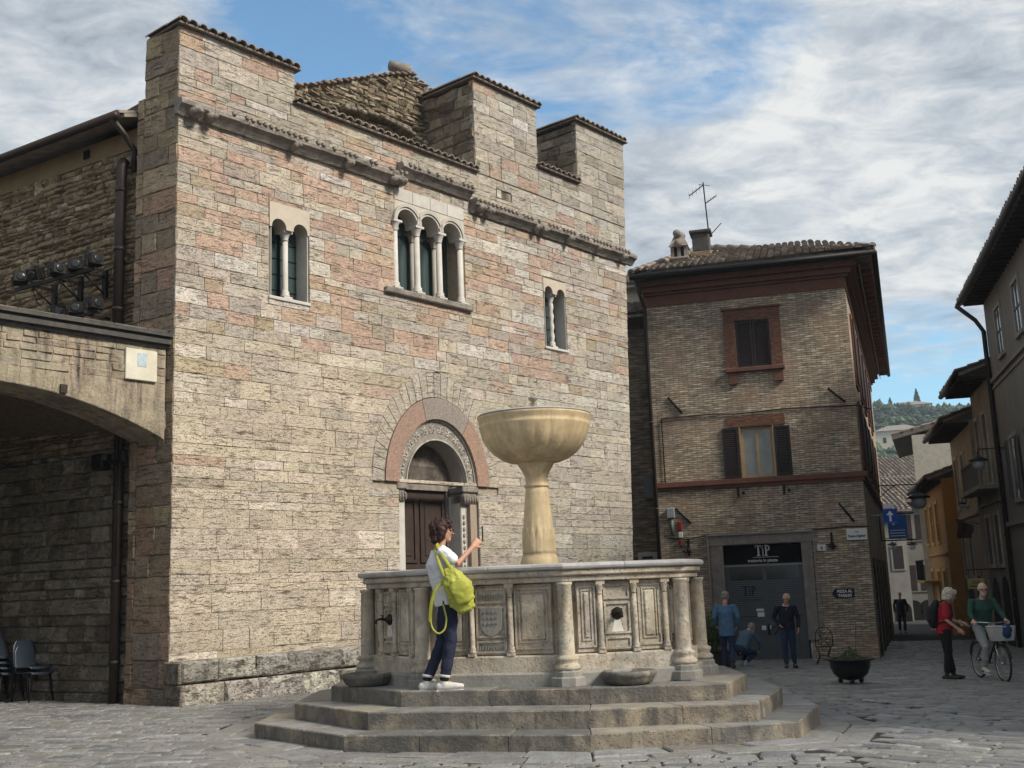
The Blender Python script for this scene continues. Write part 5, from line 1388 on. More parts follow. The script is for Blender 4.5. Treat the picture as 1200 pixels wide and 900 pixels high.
mb = MB(MBk); mb.bbox(c_[0] - .27, c_[0] + .27, c_[1] - .27, c_[1] + .27, 11.6, 12.2, b=.03); mb.bbox(c_[0] - .34, c_[0] + .34, c_[1] - .34, c_[1] + .34, 12.2, 12.3, b=.02); mb.build('chimney_cap', M_darkstone, roof)
mb = MB(MBk); mb.tube([(.8, -.66, 10.25), (.8, -.66, 10.5)], .02, 6); mb.tube([(.8 + .09 * cos(t), -.66, 10.43 + .07 * sin(t)) for t in [pi * k_ / 6 for k_ in range(-1, 5)]], .014, 5); mb.build('finial', M_iron, roof)
Pa = MBk @ Vector((-3.85, 2.5, 12.1))
an = root('tv_antenna', Matrix.Translation(Pa), 'thin television aerial standing behind the square chimney', 'antenna')
Ma = ROOTM[an.name] @ Matrix.Rotation(radians(-10), 4, 'Z')
mb = MB(Ma); mb.tube([(0, 0, -.2), (-.08, 0, 1.9)], .022, 6); mb.build('mast', M_iron, an)
mb = MB(Ma); mb.tube([(-.08, 0, 1.82), (-.55, 0, 1.5)], .018, 5); mb.tube([(-.05, 0, 1.2), (.3, 0, 1.42)], .016, 5); mb.tube([(0, 0, .1), (.4, 0, .5)], .016, 5)
for i in range(5):
    t = i / 4; x, z = -.08 - .47 * t, 1.82 - .32 * t; mb.tube([(x, -.15, z + .05), (x, .15, z - .05)], .008, 4); x, z = -.05 + .35 * t, 1.2 + .22 * t; mb.tube([(x, -.14, z), (x, .14, z)], .008, 4)
mb.tube([(-.22, 0, 1.85), (.12, 0, 1.78)], .01, 4); mb.build('aerial_arm', M_iron, an)
# downpipe on the left corner
P = MBk @ Vector((XL - .02, -.25, 0)); dp = root('downpipe', Matrix.Translation((P.x, P.y, -.8)), 'thin black downpipe along the left corner of the brick house', 'downpipe')
mb = MB(MBk); mb.tube([(XL - .15, -.55, 10.15), (XL - .05, -.3, 9.7), (XL + .02, -.12, 9.4), (XL + .02, -.1, -.75)], .055, 8)
for z in (8, 6, 3.5, 1.5): mb.lathe([(.07, -.03), (.07, .03)], (XL + .02, -.1, z), 8)
mb.build('pipe', M_pipe, dp)

# ================================================================== narrow old house between church and brick house
MI = MBk @ Matrix.Translation((XL - .06, 1.2, 0))
inf = root('narrow_stone_house', MI, 'narrow shaded old stone house squeezed between the church and the brick house', 'house')
mb = MB(MI); mb.box(-4, 0, 0, 6, -1.4, 9.1); iw = mb.build('wall', M_brick2, inf)
mb = MB(MI); mb.box(-4, .0, 1.6, 6, 9.1, 10.9); mb.build('upper_wall', M_plq, inf)
mb = MB(MI); mb.add([(-4, -.5, 9.45), (.3, -.5, 9.45), (.3, 1.8, 10.3), (-4, 1.8, 10.3), (-4, -.5, 9.38), (.3, -.5, 9.38), (.3, 1.8, 10.2), (-4, 1.8, 10.2)], [(0, 1, 2, 3), (5, 4, 7, 6), (0, 4, 5, 1), (1, 5, 6, 2)]); r1_ = mb.build('lower_roof', M_tile, inf)
tiles(MI @ Vector((-4, -.5, 9.45)), MI @ Vector((.3, -.5, 9.45)), MI @ Vector((.3, 1.8, 10.3)), MI @ Vector((-4, 1.8, 10.3)), parent=r1_, seed=8, dim=(.8, .8, .8))
mb = MB(MI); mb.add([(-4, 1.2, 10.85), (.9, 1.2, 10.85), (.9, 4.5, 12.0), (-4, 4.5, 12.0), (-4, 1.2, 10.78), (.9, 1.2, 10.78), (.9, 4.5, 11.9), (-4, 4.5, 11.9)], [(0, 1, 2, 3), (5, 4, 7, 6), (0, 4, 5, 1), (1, 5, 6, 2)]); r2_ = mb.build('upper_roof', M_tile, inf)
tiles(MI @ Vector((-4, 1.2, 10.85)), MI @ Vector((.9, 1.2, 10.85)), MI @ Vector((.9, 4.5, 12.0)), MI @ Vector((-4, 4.5, 12.0)), parent=r2_, seed=9, dim=(.9, .9, .9))
mb = MB(MI); mb.box(-.62, -.2, -.02, .01, 6.9, 7.9, col=(.9, .85, .8)); mb.box(-.56, -.26, -.03, -.015, 6.96, 7.84, col=(.5, .45, .4)); mb.build('blocked_window', M_brick2, inf)
for nb in ((-.42, -.15, 3.9, 4.6, .45), (-.5, -.35, 1.2, 1.75, .5), (-.3, -.16, 1.25, 1.8, .6)): mb = MB(MI); mb.bbox(nb[0], nb[1], -.1, 0, nb[2], nb[3], b=.02, col=(nb[4],) * 3); mb.build('meter_box', M_grey, inf)
mb = MB(MI); mb.box(-.75, -.1, -.02, .02, -1.4, 1.1, col=(.35, .3, .28)); mb.build('door', M_wood, inf)
s_ = root('wall_sign', MI @ Matrix.Translation((-.45, 0, 2.0)), 'small grey sign in the shaded gap beside the church wall', 'sign')
mb = MB(MI); mb.bbox(-.72, -.15, -.1, -.04, 2.0, 2.32, b=.01, col=(.6, .6, .58)); mb.build('plate', M_signw, s_); mb = MB(MI); mb.box(-.6, -.28, -.105, -.1, 2.13, 2.2); mb.build('print', M_signb, s_)

# ================================================================== right side of the street
RP = Vector((16.1791, 37.76374, 0)); RD = Vector((.25702, .96641, 0))
def MR(u, off=0): return frame(RP + RD * u + Vector((-.96641, .25702, 0)) * off, -RD)    # x grows towards the camera
M_pl1 = pmat('grey_beige_plaster', (.23, .22, .20), .9, var=.14, vscale=1.2, bump=.25, bscale=14, dirt=.35, dirtcol=(.11, .10, .09), dscale=.7)
M_pl2 = pmat('warm_beige_plaster', (.32, .285, .23), .9, var=.18, vscale=1.5, bump=.3, bscale=14, dirt=.4, dirtcol=(.13, .11, .09))
M_pl3 = pmat('dull_brown_plaster', (.29, .265, .225), .9, var=.2, vscale=1.5, bump=.3, bscale=14, dirt=.5, dirtcol=(.1, .085, .07))
M_orange = pmat('orange_plaster', (.40, .215, .065), .9, var=.15, vscale=1.5, bump=.2, dirt=.3, dirtcol=(.22, .12, .05))
M_pale = pmat('pale_plaster', (.16, .15, .14), .9, var=.2, vscale=1, dirt=.5, dirtcol=(.13, .12, .11))
M_eave = pmat('dark_eave_timber', (.035, .028, .024), .85, var=.3)
M_shutg = pmat('grey_green_shutter', (.10, .105, .10), .7, var=.1)
def house(u_far, u_near, ez, mat, label, off=0, over=.8, depth=9, rise=3.2, base=-2.0, wins=(), string=(), eth=.28, dim=.7):
    L = u_near - 0; M = MR(u_far, off); L = u_far - u_near
    h = root('street_house', M, label, 'house', 'houses along the right of the street')
    mb = MB(M); mb.box(0, L, 0, depth, base, ez); mb.build('wall', mat, h)
    # eave slab with rafters, gutter and tiles
    mb = MB(M); mb.add([(-.35, -over, ez - .05), (L + .0, -over, ez - .05), (L, depth, ez + rise), (-.35, depth, ez + rise), (-.35, -over, ez + .05), (L, -over, ez + .05), (L, depth, ez + rise + .12), (-.35, depth, ez + rise + .12)], [(0, 3, 2, 1), (4, 5, 6, 7), (0, 1, 5, 4), (0, 4, 7, 3), (1, 2, 6, 5)])
    rf = mb.build('roof', M_tile, h)
    tiles(M @ Vector((-.35, -over, ez + .05)), M @ Vector((L, -over, ez + .05)), M @ Vector((L, depth * .35, ez + rise * .4)), M @ Vector((-.35, depth * .35, ez + rise * .4)), parent=rf, seed=int(u_far * 7) % 97, cw=.24, rl=.4, dim=(dim,) * 3)
    mb = MB(M); x = .05
    while x < L: mb.box(x, x + .1, -over + .06, 0, ez - .16, ez - .055); x += .42
    mb.build('rafter', M_eave, h, kind='stuff')
    mb = MB(M); mb.tube([(-.4, -over - .05, ez), (L, -over - .05, ez)], .09, 8); mb.build('gutter', M_iron, rf)
    for (z, t, o) in string:
        mb = MB(M); mb.box(0, L, -o, 0, z, z + t, col=(1.15, 1.12, 1.1)); mb.build('string_course', mat, h)
    for (x, wd, z0, z1, kind) in wins:
        mb = MB(M); f_ = .12
        mb.box(x - f_, x, -.05, 0, z0 - f_, z1 + f_, col=(1.5, 1.5, 1.5)); mb.box(x + wd, x + wd + f_, -.05, 0, z0 - f_, z1 + f_, col=(1.5, 1.5, 1.5)); mb.box(x, x + wd, -.05, 0, z1, z1 + f_, col=(1.5, 1.5, 1.5)); mb.box(x, x + wd, -.08, 0, z0 - f_, z0, col=(1.4, 1.4, 1.4))
        w_ = mb.build('window', mat, h)
        if kind == 's':
            shutter(M, x + .01, x + wd / 2 - .01, z0 + .01, z1 - .01, .02, w_, M_shutg); shutter(M, x + wd / 2 + .01, x + wd - .01, z0 + .01, z1 - .01, .02, w_, M_shutg)
        elif kind == 'o':
            shutter(M, x - wd / 2 - .1, x - .1, z0, z1, -.055, w_, M_shutg); shutter(M, x + wd + .1, x + wd * 1.5 + .1, z0, z1, -.055, w_, M_shutg)
            mb = MB(M); mb.box(x, x + wd, -.012, -.005, z0, z1); mb.build('pane', M_glassdark, w_)
        else:
            mb = MB(M); mb.box(x, x + wd, -.012, -.005, z0, z1); mb.build('pane', M_glassdark, w_)
            mb = MB(M); mb.box(x + wd / 2 - .03, x + wd / 2 + .03, -.03, -.012, z0, z1); mb.box(x, x + wd, -.03, -.012, (z0 + z1) / 2 - .03, (z0 + z1) / 2 + .03); mb.build('glazing_bar', M_pale, w_)
    return h, M
h1, M1 = house(-2.3, -30, 10.15, M_pl1, 'tall grey plastered house nearest on the right with deep dark eaves', over=.68, base=-1.8, string=((7.35, .12, .08), (7.15, .08, .04), (2.75, .14, .10)),
      wins=((2.0, 1.0, 7.9, 9.3, 'w'), (5.2, 1.0, 7.9, 9.3, 'w'), (8.4, 1.0, 7.9, 9.3, 'w'), (2.0, 1.0, 3.5, 5.3, 'o'), (5.4, 1.0, 3.5, 5.3, 'o'), (9.0, 1.0, 3.5, 5.3, 'o')))
mb = MB(M1)       # arched ground-floor doorways
for x in (4.5, 8.5):
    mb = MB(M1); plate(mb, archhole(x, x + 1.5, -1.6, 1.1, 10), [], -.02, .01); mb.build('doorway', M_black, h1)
h2, M2 = house(2.2, -2.3, 7.75, M_pl3, 'warm beige house with a small balcony behind the grey house', off=.12, over=.9, base=-2, string=((3.6, .1, .08),),
      wins=((.5, .8, 4.3, 6.6, 'w'), (2.4, .8, 4.3, 6.6, 'w'), (.6, .9, 1.6, 3.2, 's'), (2.6, .9, 1.6, 3.2, 's')), dim=.6)
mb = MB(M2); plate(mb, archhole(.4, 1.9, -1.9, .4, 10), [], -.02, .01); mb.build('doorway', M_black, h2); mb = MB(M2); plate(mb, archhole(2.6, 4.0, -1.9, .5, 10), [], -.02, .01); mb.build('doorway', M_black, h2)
mb = MB(M2); mb.bbox(.0, 4.2, -.6, .0, 4.0, 4.16, b=.02); mb.build('balcony', M_pl3, h2)
mb = MB(M2)
for i in range(22): mb.box(.02 + i * .19, .04 + i * .19, -.58, -.56, 4.16, 4.95)
mb.box(0, 4.2, -.6, -.54, 4.95, 5.0); mb.build('railing', M_pale, h2, kind='stuff')
h3, M3 = house(8.4, 2.2, 6.8, M_pl2, 'lower beige house with narrow tall windows farther along the street', off=.25, over=.9, base=-2.2, string=((3.4, .1, .08),),
      wins=((.8, .8, 3.9, 5.8, 's'), (3.0, .8, 3.9, 5.8, 's'), (.8, .8, 1.2, 2.9, 's'), (3.0, .8, 1.2, 2.9, 's')), dim=.6)
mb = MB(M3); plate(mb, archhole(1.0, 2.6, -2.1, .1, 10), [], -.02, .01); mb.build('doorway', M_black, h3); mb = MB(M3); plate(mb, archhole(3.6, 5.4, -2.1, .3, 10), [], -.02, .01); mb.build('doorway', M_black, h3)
h4, M4 = house(17.5, 8.4, 5.2, M_orange, 'orange plastered house with dark shutters down the street', off=.75, over=.55, base=-2.6, string=((2.1, .1, .08),),
      wins=((1.0, .9, 2.7, 4.3, 'x'), (3.4, .9, 2.7, 4.3, 'x'), (5.8, .9, 2.7, 4.3, 'x'), (1.2, 1.0, -1.6, 1.4, 'x'), (4.2, 1.0, -1.6, 1.4, 'x'), (6.6, 1.0, -1.6, 1.4, 'x')), dim=.7)
mb = MB(M4); mb.bbox(1.0, 5.0, -.7, .0, .9, 1.02, b=.02); mb.build('balcony', M_orange, h4)
mb = MB(M4)
for i in range(20): mb.box(1.02 + i * .2, 1.04 + i * .2, -.68, -.66, 1.02, 1.9)
mb.box(1, 5, -.7, -.64, 1.9, 1.94); mb.build('railing', M_iron, h4, kind='stuff')
# tall stone house behind the orange one
Pt = Vector((22.6, 62.5, 0)); Mt = frame(Pt, (-.35, -.94))
th = root('street_house', Mt, 'taller pale stone house rising behind the orange house', 'house', 'houses along the right of the street')
mb = MB(Mt); mb.box(-.2, 9, 0, 8, -2.5, 8.0); mb.box(-.2, -.18, 0, 8, 7.6, 8); mb.build('wall', M_plq, th)
mb = MB(Mt); mb.add([(-1, -.9, 8.0), (9, -.9, 8.0), (9, 8, 10.0), (-1, 8, 10.0), (-1, -.9, 7.85), (9, -.9, 7.85), (9, 8, 9.85), (-1, 8, 9.85)], [(0, 1, 2, 3), (5, 4, 7, 6), (0, 4, 5, 1), (1, 5, 6, 2), (0, 3, 7, 4)]); rf = mb.build('roof', M_tile, th)
tiles(Mt @ Vector((-1, -.9, 8.02)), Mt @ Vector((9, -.9, 8.02)), Mt @ Vector((9, 8, 10.02)), Mt @ Vector((-1, 8, 10.02)), parent=rf, seed=31, cw=.3, rl=.5)
for i in range(3): mb = MB(Mt); mb.box(.8 + i * 2.2, 1.5 + i * 2.2, -.02, .01, 5.4, 7.0); mb.build('window', M_shut, th)
# houses closing the view at the bend of the street
def endhouse(Pl_, wd, ez, mat, label, nwin=4, rows=((3.4, 5.0), (.2, 1.8)), rot=(1, -.12)):
    M = frame(Pl_, rot); h = root('street_house', M, label, 'house', 'houses closing the far end of the street')
    mb = MB(M); mb.box(0, wd, 0, 8, -3.2, ez); mb.build('wall', mat, h)
    mb = MB(M); mb.add([(-.4, -.5, ez + .05), (wd + .4, -.5, ez + .05), (wd + .4, 6, ez + 2.0), (-.4, 6, ez + 2.0), (-.4, -.5, ez - .1), (wd + .4, -.5, ez - .1), (wd + .4, 6, ez + 1.9), (-.4, 6, ez + 1.9)], [(0, 1, 2, 3), (5, 4, 7, 6), (0, 4, 5, 1), (1, 5, 6, 2), (0, 3, 7, 4)]); rf = mb.build('roof', M_tile, h)
    tiles(M @ Vector((-.4, -.5, ez + .06)), M @ Vector((wd + .4, -.5, ez + .06)), M @ Vector((wd + .4, 6, ez + 2.0)), M @ Vector((-.4, 6, ez + 2.0)), parent=rf, seed=int(wd * 10), cw=.3, rl=.5, dim=(1.0, 1.0, 1.0))
    for z0, z1 in rows:
        for i in range(nwin):
            x = wd * (i + .5) / nwin; mb = MB(M); mb.box(x - .42, x + .42, -.06, 0, z0 - .1, z1 + .1, col=(1.15, 1.15, 1.15)); w_ = mb.build('window', mat, h)
            mb = MB(M); mb.box(x - .3, x + .3, -.08, -.061, z0, z1); mb.build('shutter', M_shut, w_)
    for i in range(nwin):
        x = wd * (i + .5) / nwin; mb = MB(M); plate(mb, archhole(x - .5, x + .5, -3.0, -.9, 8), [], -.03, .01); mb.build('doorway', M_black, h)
endhouse(Vector((23.0, 72.5, 0)), 4.2, 5.9, M_pale, 'pale plastered house with narrow windows closing the street', 5)
endhouse(Vector((20.5, 70.0, 0)), 3.6, 5.2, M_pl1, 'low grey house at the dark left side of the street end', 3, rows=((1.6, 3.0),))
endhouse(Vector((25.5, 84.0, 0)), 7, 8.4, M_pl2, 'higher beige house showing only its tiled roof beyond the bend', 4)
# street lamps on wall brackets
M_globe = pmat('milky_lamp_glass', (.42, .45, .46), .25, spec=.6)
def lamp(px, py, dist, s, label, bdir, blen):
    d = pray(px, py); P = CP + d * dist; M = Matrix.Translation(P)
    l = root('street_lamp', M, label, 'street lamp', 'wall lanterns along the street')
    mb = MB(M); mb.lathe([(.02, .24), (.06, .2), (.20, .14), (.27, .10), (.27, .07), (.05, .07)], (0, 0, 0), 18); mb.lathe([(.015, .24), (.03, .3), (.0, .4)], (0, 0, 0), 8); 
    mb.v = [tuple(P + (Vector(v) - P) * s) for v in mb.v]; mb.build('hood', M_iron, l)
    mb = MB(M); mb.lathe([(.16, .07), (.185, .0), (.175, -.08), (.12, -.17), (.0, -.2)], (0, 0, 0), 18, cap=False); mb.v = [tuple(P + (Vector(v) - P) * s) for v in mb.v]; mb.build('globe', M_globe, l)
    b = Vector(bdir).normalized() * blen; mb = MB(M); mb.tube([(0, 0, .27 * s), (0, 0, .42 * s), tuple(b + Vector((0, 0, .42 * s)))], .02, 6)
    mb.tube([tuple(b * .55 + Vector((0, 0, .42 * s))), tuple(b * .8 + Vector((0, 0, .28 * s))), tuple(b + Vector((0, 0, .1 * s)))], .014, 5); mb.build('bracket', M_iron, l)
lamp(1147, 543, 37.5, 1.05, 'large lantern on a bracket from the tall grey house', (.966, -.257, 0), 1.2)
lamp(1077, 587, 40, 1.35, 'dark lantern hanging near the brick house corner over the street', (-1, .1, 0), 1.3)
lamp(1069, 640, 62, 1.0, 'small pale lantern far along the street', (-1, 0, 0), 1.0)
lamp(1046, 640, 58, .9, 'small lantern beside the side wall of the brick house', (-1, 0, 0), .5)
lamp(1128, 592, 44, .6, 'smaller wall lantern with curled iron arm on the beige house', (1, -.2, 0), .7)
# downpipe of the grey house and flag-like banner
P = M1 @ Vector((.05, -.1, -1)); dp = root('downpipe', Matrix.Translation(P), 'black downpipe at the far corner of the tall grey house', 'downpipe')
mb = MB(M1); mb.tube([(.0, -.85, 10.05), (.02, -.3, 9.5), (.05, -.09, 9.1), (.05, -.09, -1.0)], .075, 8)
for z in (7.5, 5, 2.5, .5): mb.lathe([(.095, -.03), (.095, .03)], (.05, -.09, z), 8)
mb.build('pipe', M_pipe, dp)
P = M2 @ Vector((1.2, -.8, 2.6)); bn_ = root('cloth_banner', Matrix.Translation(P), 'small dark cloth hanging from a bracket on the beige house', 'banner')
mb = MB(Matrix.Translation(P)); mb.tube([(.5, 0, .4), (-.3, 0, .6)], .015, 5); mb.build('pole', M_iron, bn_)
mb = MB(Matrix.Translation(P)); vs = []
for i in range(7):
    for j in range(6): vs.append((-.28 + .09 * i + .05 * sin(j), .04 * sin(i * 1.7 + j), .58 - .03 * i - j * (.13 - .006 * i)))
mb.add(vs, [(i * 6 + j, i * 6 + 6 + j, i * 6 + 7 + j, i * 6 + 1 + j) for i in range(6) for j in range(5)], smooth=True, col=(2, 1.2, 1.0)); mb.build('cloth', M_eave, bn_)
# yellow sign in the dark doorway of the far right
M_ysign = pmat('faded_yellow_sign', (.45, .38, .16), .6)
P = CP + pray(1144, 684) * 39.5; M = frame(P, (1, -.25)); s_ = root('hanging_sign', M, 'faded yellow shop sign hanging before the dark doorways', 'sign')
mb = MB(M); mb.bbox(-.26, .26, -.03, .03, -.17, .17, b=.01); mb.build('board', M_ysign, s_)
mb = MB(M); text(mb, 'BAR', 0, -.0, .13, -.035); mb.box(-.2, .2, -.036, -.03, -.09, -.06); mb.build('print', M_signb, s_)
mb = MB(M); mb.tube([(-.2, 0, .17), (-.2, 0, .45)], .01, 4); mb.tube([(.2, 0, .17), (.2, 0, .45)], .01, 4); mb.tube([(-.25, 0, .45), (1.2, .0, .45)], .015, 5); mb.build('hanger', M_iron, s_)
# traffic signs at the corner
M_blue = pmat('traffic_sign_blue', (.02, .06, .30), .4); M_blue2 = pmat('faded_sign_blue', (.02, .10, .30), .45, var=.1)
P = CP + pray(1043, 605) * 32.2; M = frame(P, (1, -.1)); g_ = ground(P.x, P.y)
s_ = root('traffic_sign', M, 'blue square one-way sign with a white upward arrow at the house corner', 'traffic sign')
mb = MB(M); mb.bbox(-.2, .2, -.015, .01, -.2, .2, b=.004); mb.box(-.185, .185, -.017, -.0155, -.185, -.17, col=(6, 4, 2)); pn = mb.build('plate', M_blue, s_)
mb = MB(M); mb.prism([(-.03, -.14), (.03, -.14), (.03, .03), (.10, .03), (0, .15), (-.10, .03), (-.03, .03)], .017, .021, axis='y'); mb.build('arrow', M_letter, s_)
mb = MB(M); mb.tube([(0, .03, -.2), (0, .03, .3)], .02, 8); mb.tube([(-.45, .25, .05), (0, .03, .05)], .018, 6); mb.build('bracket', M_grey, s_)
mb = MB(M); mb.bbox(-.17, .13, -.012, .01, .22, .33, b=.004); mb.build('small_white_plate', M_signw, s_)
P = CP + pray(1052, 617) * 35; M = frame(P, (1, -.1)); s_ = root('traffic_sign', M, 'larger blue notice board behind the one-way sign', 'traffic sign')
mb = MB(M); mb.bbox(-.28, .26, -.015, .01, -.36, .34, b=.004); mb.build('plate', M_blue2, s_)
mb = MB(M); mb.prism([(-.16, .05), (-.08, .05), (-.08, .15), (-.0, .15), (-.12, .3), (-.24, .15), (-.16, .15)], .017, .02, axis='y')
for i in range(3): mb.box(-.25, .2, -.019, -.0155, -.28 + i * .08, -.26 + i * .08)
mb.build('print', M_letter, s_)
mb = MB(M); mb.tube([(-.5, .02, -.4), (.5, .02, -.4)], .02, 6); mb.tube([(-.5, .02, .38), (.5, .02, .38)], .02, 6); mb.tube([(-.5, .02, -.4), (-.5, .02, .38)], .02, 6); mb.build('frame', M_iron, s_)

# ================================================================== hill with trees
M_hill = pmat('olive_hillside', (.06, .075, .05), .95, var=.4, vscale=.05, bump=.3, bscale=.6, dirt=.4, dirtcol=(.16, .15, .09), dscale=.03)
M_fol = pmat('distant_foliage', (.033, .046, .032), .95, var=.35, vscale=.3)
def hillz(x, y):
    t = max(0, (y - 150) / 300.0); t = min(t, 1.25)
    xx = (x - 150) / 260.0
    return -8 + 68 * (t * t * (3 - 2 * t) if t < 1 else 1 - (t - 1) * .4) * math.exp(-xx * xx * .55) + 2.5 * noise.noise(Vector((x * .02, y * .02, 0)))
mb = MB(); nx_, ny_ = 60, 40; vs = []
for j in range(ny_ + 1):
    for i in range(nx_ + 1):
        x = -250 + 800 * i / nx_; y = 140 + 440 * j / ny_; vs.append((x, y, hillz(x, y)))
mb.add(vs, [(j * (nx_ + 1) + i, j * (nx_ + 1) + i + 1, (j + 1) * (nx_ + 1) + i + 1, (j + 1) * (nx_ + 1) + i) for j in range(ny_) for i in range(nx_)], smooth=True)
hill = mb.build('hill', M_hill); hill['kind'] = 'structure'
rr = random.Random(5); mb = MB()
def puff(mb, x, y, z, r, col, h=1.0, n=26):
    for k_ in range(n):
        a = rr.uniform(0, 2 * pi); e = rr.uniform(-.3, 1); q = r * rr.uniform(.5, 1) ; cx_, cy_, cz_ = x + q * cos(a) * sqrt(max(0, 1 - e * e)), y + q * sin(a) * sqrt(max(0, 1 - e * e)), z + r * h * (.7 + e * .75)
        s_ = r * rr.uniform(.22, .42); k2 = rr.uniform(.6, 1.5); vs = []
        for v_ in ((1, 0, 0), (0, 1, 0), (-1, 0, 0), (0, -1, 0), (0, 0, 1), (0, 0, -1)): vs.append((cx_ + v_[0] * s_ * rr.uniform(.6, 1.3), cy_ + v_[1] * s_ * rr.uniform(.6, 1.3), cz_ + v_[2] * s_ * rr.uniform(.6, 1.2)))
        mb.add(vs, [(0, 1, 4), (1, 2, 4), (2, 3, 4), (3, 0, 4), (1, 0, 5), (2, 1, 5), (3, 2, 5), (0, 3, 5)], col=tuple(c * k2 for c in col))
cnt = 0
while cnt < 900:
    y = rr.uniform(200, 455); x = rr.uniform(.30, .44) * y; z = hillz(x, y)
    dark = noise.noise(Vector((x * .03, y * .03, 5)))
    if dark < -.12 and rr.random() < .6: continue
    puff(mb, x, y, z - 1, rr.uniform(1.6, 4.4), (.6, .75, .7) if dark > .05 else (1.7, 1.8, 1.5), n=14); cnt += 1
mb.build('hillside_trees', M_fol, kind='stuff')
for px, y, h_ in ((1052, 430, 8), (1040, 425, 7), (1036, 420, 6), (1084, 435, 12), (1061, 415, 5)):
    d = pray(px, 560); x = d.x / d.y * y; z = hillz(x, y)
    t_ = root('cypress_tree', Matrix.Translation((x, y, z)), None, 'tree', 'cypresses on the skyline of the hill')
    t_['label'] = {1052: 'slender cypress in the middle of the skyline, between two shorter ones', 1040: 'cypress on the skyline second from the house edge', 1036: 'skyline cypress closest to the brick house eave', 1084: 'tallest cypress on the hill, rightmost on the skyline', 1061: 'shortest cypress on the skyline just above the villa'}[px]
    mb = MB(Matrix.Translation((x, y, z))); mb.tube([(0, 0, -2), (0, 0, h_ * .5)], [.35, .15], 6); mb.build('trunk', M_eave, t_)
    mb = MB(Matrix.Translation((x, y, z)))
    for k_ in range(420):
        t = rr.random(); rad = h_ * .10 * (sin(pi * min(1, t * .9 + .12)) ** .7); a = rr.uniform(0, 6.28); s_ = h_ * .03
        c0 = Vector((rad * cos(a), rad * sin(a), h_ * t)); mb.add([tuple(c0 + Vector((rr.uniform(-s_, s_), rr.uniform(-s_, s_), rr.uniform(-s_, s_) * 2.5))) for _ in range(4)], [(0, 1, 2), (0, 2, 3), (1, 3, 2), (0, 3, 1)], col=(.55, .6, .6))
    mb.build('crown', M_fol, t_)
def villa(px, y, zoff, wd, ht, label):
    d = pray(px, 560); x = d.x / d.y * y; z = hillz(x, y) + zoff; M = frame(Vector((x, y, z)), (1, -.3)); v_ = root('hill_villa', M, label, 'villa')
    mb = MB(M); mb.box(-wd / 2, wd / 2, 0, wd * .6, -2, ht); mb.build('wall', M_plq, v_)
    mb = MB(M); mb.add([(-wd / 2 - .6, -.6, ht), (wd / 2 + .6, -.6, ht), (wd / 2 + .6, wd * .6 + .6, ht), (-wd / 2 - .6, wd * .6 + .6, ht), (-wd * .2, wd * .3, ht + 2), (wd * .2, wd * .3, ht + 2)], [(0, 1, 5, 4), (1, 2, 5), (2, 3, 4, 5), (3, 0, 4)]); mb.build('roof', M_tile, v_)
    for i in range(3): mb = MB(M); mb.box(-wd * .35 + i * wd * .3, -wd * .35 + i * wd * .3 + 1, -.05, .0, ht * .45, ht * .45 + 1.6); mb.build('window', M_shut, v_)
villa(1058, 330, 1, 13, 6.5, 'cream villa half way up the green hill'); villa(1074, 425, 0, 16, 5, 'white farmhouse near the crest of the hill')
# ================================================================== PEOPLE
def cmat(name, base, rough=.85, var=.12, vs=20, spec=.25, sheen=0.0, bump=.2, bsc=60):
    mt = bpy.data.materials.new(name); mt.use_nodes = True; t = NT(mt.node_tree); b = t.t.nodes['Principled BSDF']
    b.inputs['Roughness'].default_value = rough; b.inputs['Specular IOR Level'].default_value = spec; b.inputs['Sheen Weight'].default_value = sheen
    co = t.n('ShaderNodeTexCoord').outputs['Object']
    k = t.ramp(t.noise(co, vs, 5, .6), [(.25, 1 - var), (.75, 1 + var)]); t.l(t.mix(1.0, base, k, 'MULTIPLY'), b.inputs['Base Color'])
    bp = t.n('ShaderNodeBump'); bp.inputs['Strength'].default_value = bump; bp.inputs['Distance'].default_value = .004
    t.l(t.noise(co, bsc, 4), bp.inputs['Height']); t.l(bp.outputs[0], b.inputs['Normal'])
    return mt
M_skin = cmat('skin', (.50, .27, .18), .55, .08, 14, .4)
M_skin2 = cmat('pale_skin', (.58, .36, .28), .55, .08, 14, .4)
def loft(mb, pts, rad, ref, seg=14, ends=True, **k):
    """elliptical cross sections: rad=(along ref, across)"""
    pts = [Vector(p) for p in pts]; n = len(pts); ref = Vector(ref); vs = []
    fr = []
    for i, p in enumerate(pts):
        d = (pts[min(i + 1, n - 1)] - pts[max(i - 1, 0)]).normalized(); a = (ref - d * ref.dot(d))
        a = a.normalized() if a.length > 1e-4 else d.orthogonal().normalized(); b = d.cross(a); fr.append((d, a, b))
    P = []; Rr = []; Fr = []
    r0, r1 = min(rad[0]), min(rad[-1])
    if ends:
        for f_, s_ in ((-1, .15), (-.8, .6), (-.45, .89)): P.append(pts[0] + fr[0][0] * r0 * f_); Rr.append((rad[0][0] * s_, rad[0][1] * s_)); Fr.append(fr[0])
    for i in range(n): P.append(pts[i]); Rr.append(rad[i]); Fr.append(fr[i])
    if ends:
        for f_, s_ in ((.45, .89), (.8, .6), (1, .15)): P.append(pts[-1] + fr[-1][0] * r1 * f_); Rr.append((rad[-1][0] * s_, rad[-1][1] * s_)); Fr.append(fr[-1])
    for p, r_, (d, a, b) in zip(P, Rr, Fr):
        for j in range(seg):
            t = 2 * pi * j / seg; vs.append(tuple(p + a * cos(t) * r_[0] + b * sin(t) * r_[1]))
    N = len(P); F = [(i * seg + j, i * seg + (j + 1) % seg, (i + 1) * seg + (j + 1) % seg, (i + 1) * seg + j) for i in range(N - 1) for j in range(seg)]
    F += [tuple(range(seg))[::-1], tuple((N - 1) * seg + j for j in range(seg))]
    mb.add(vs, F, smooth=True, **k)
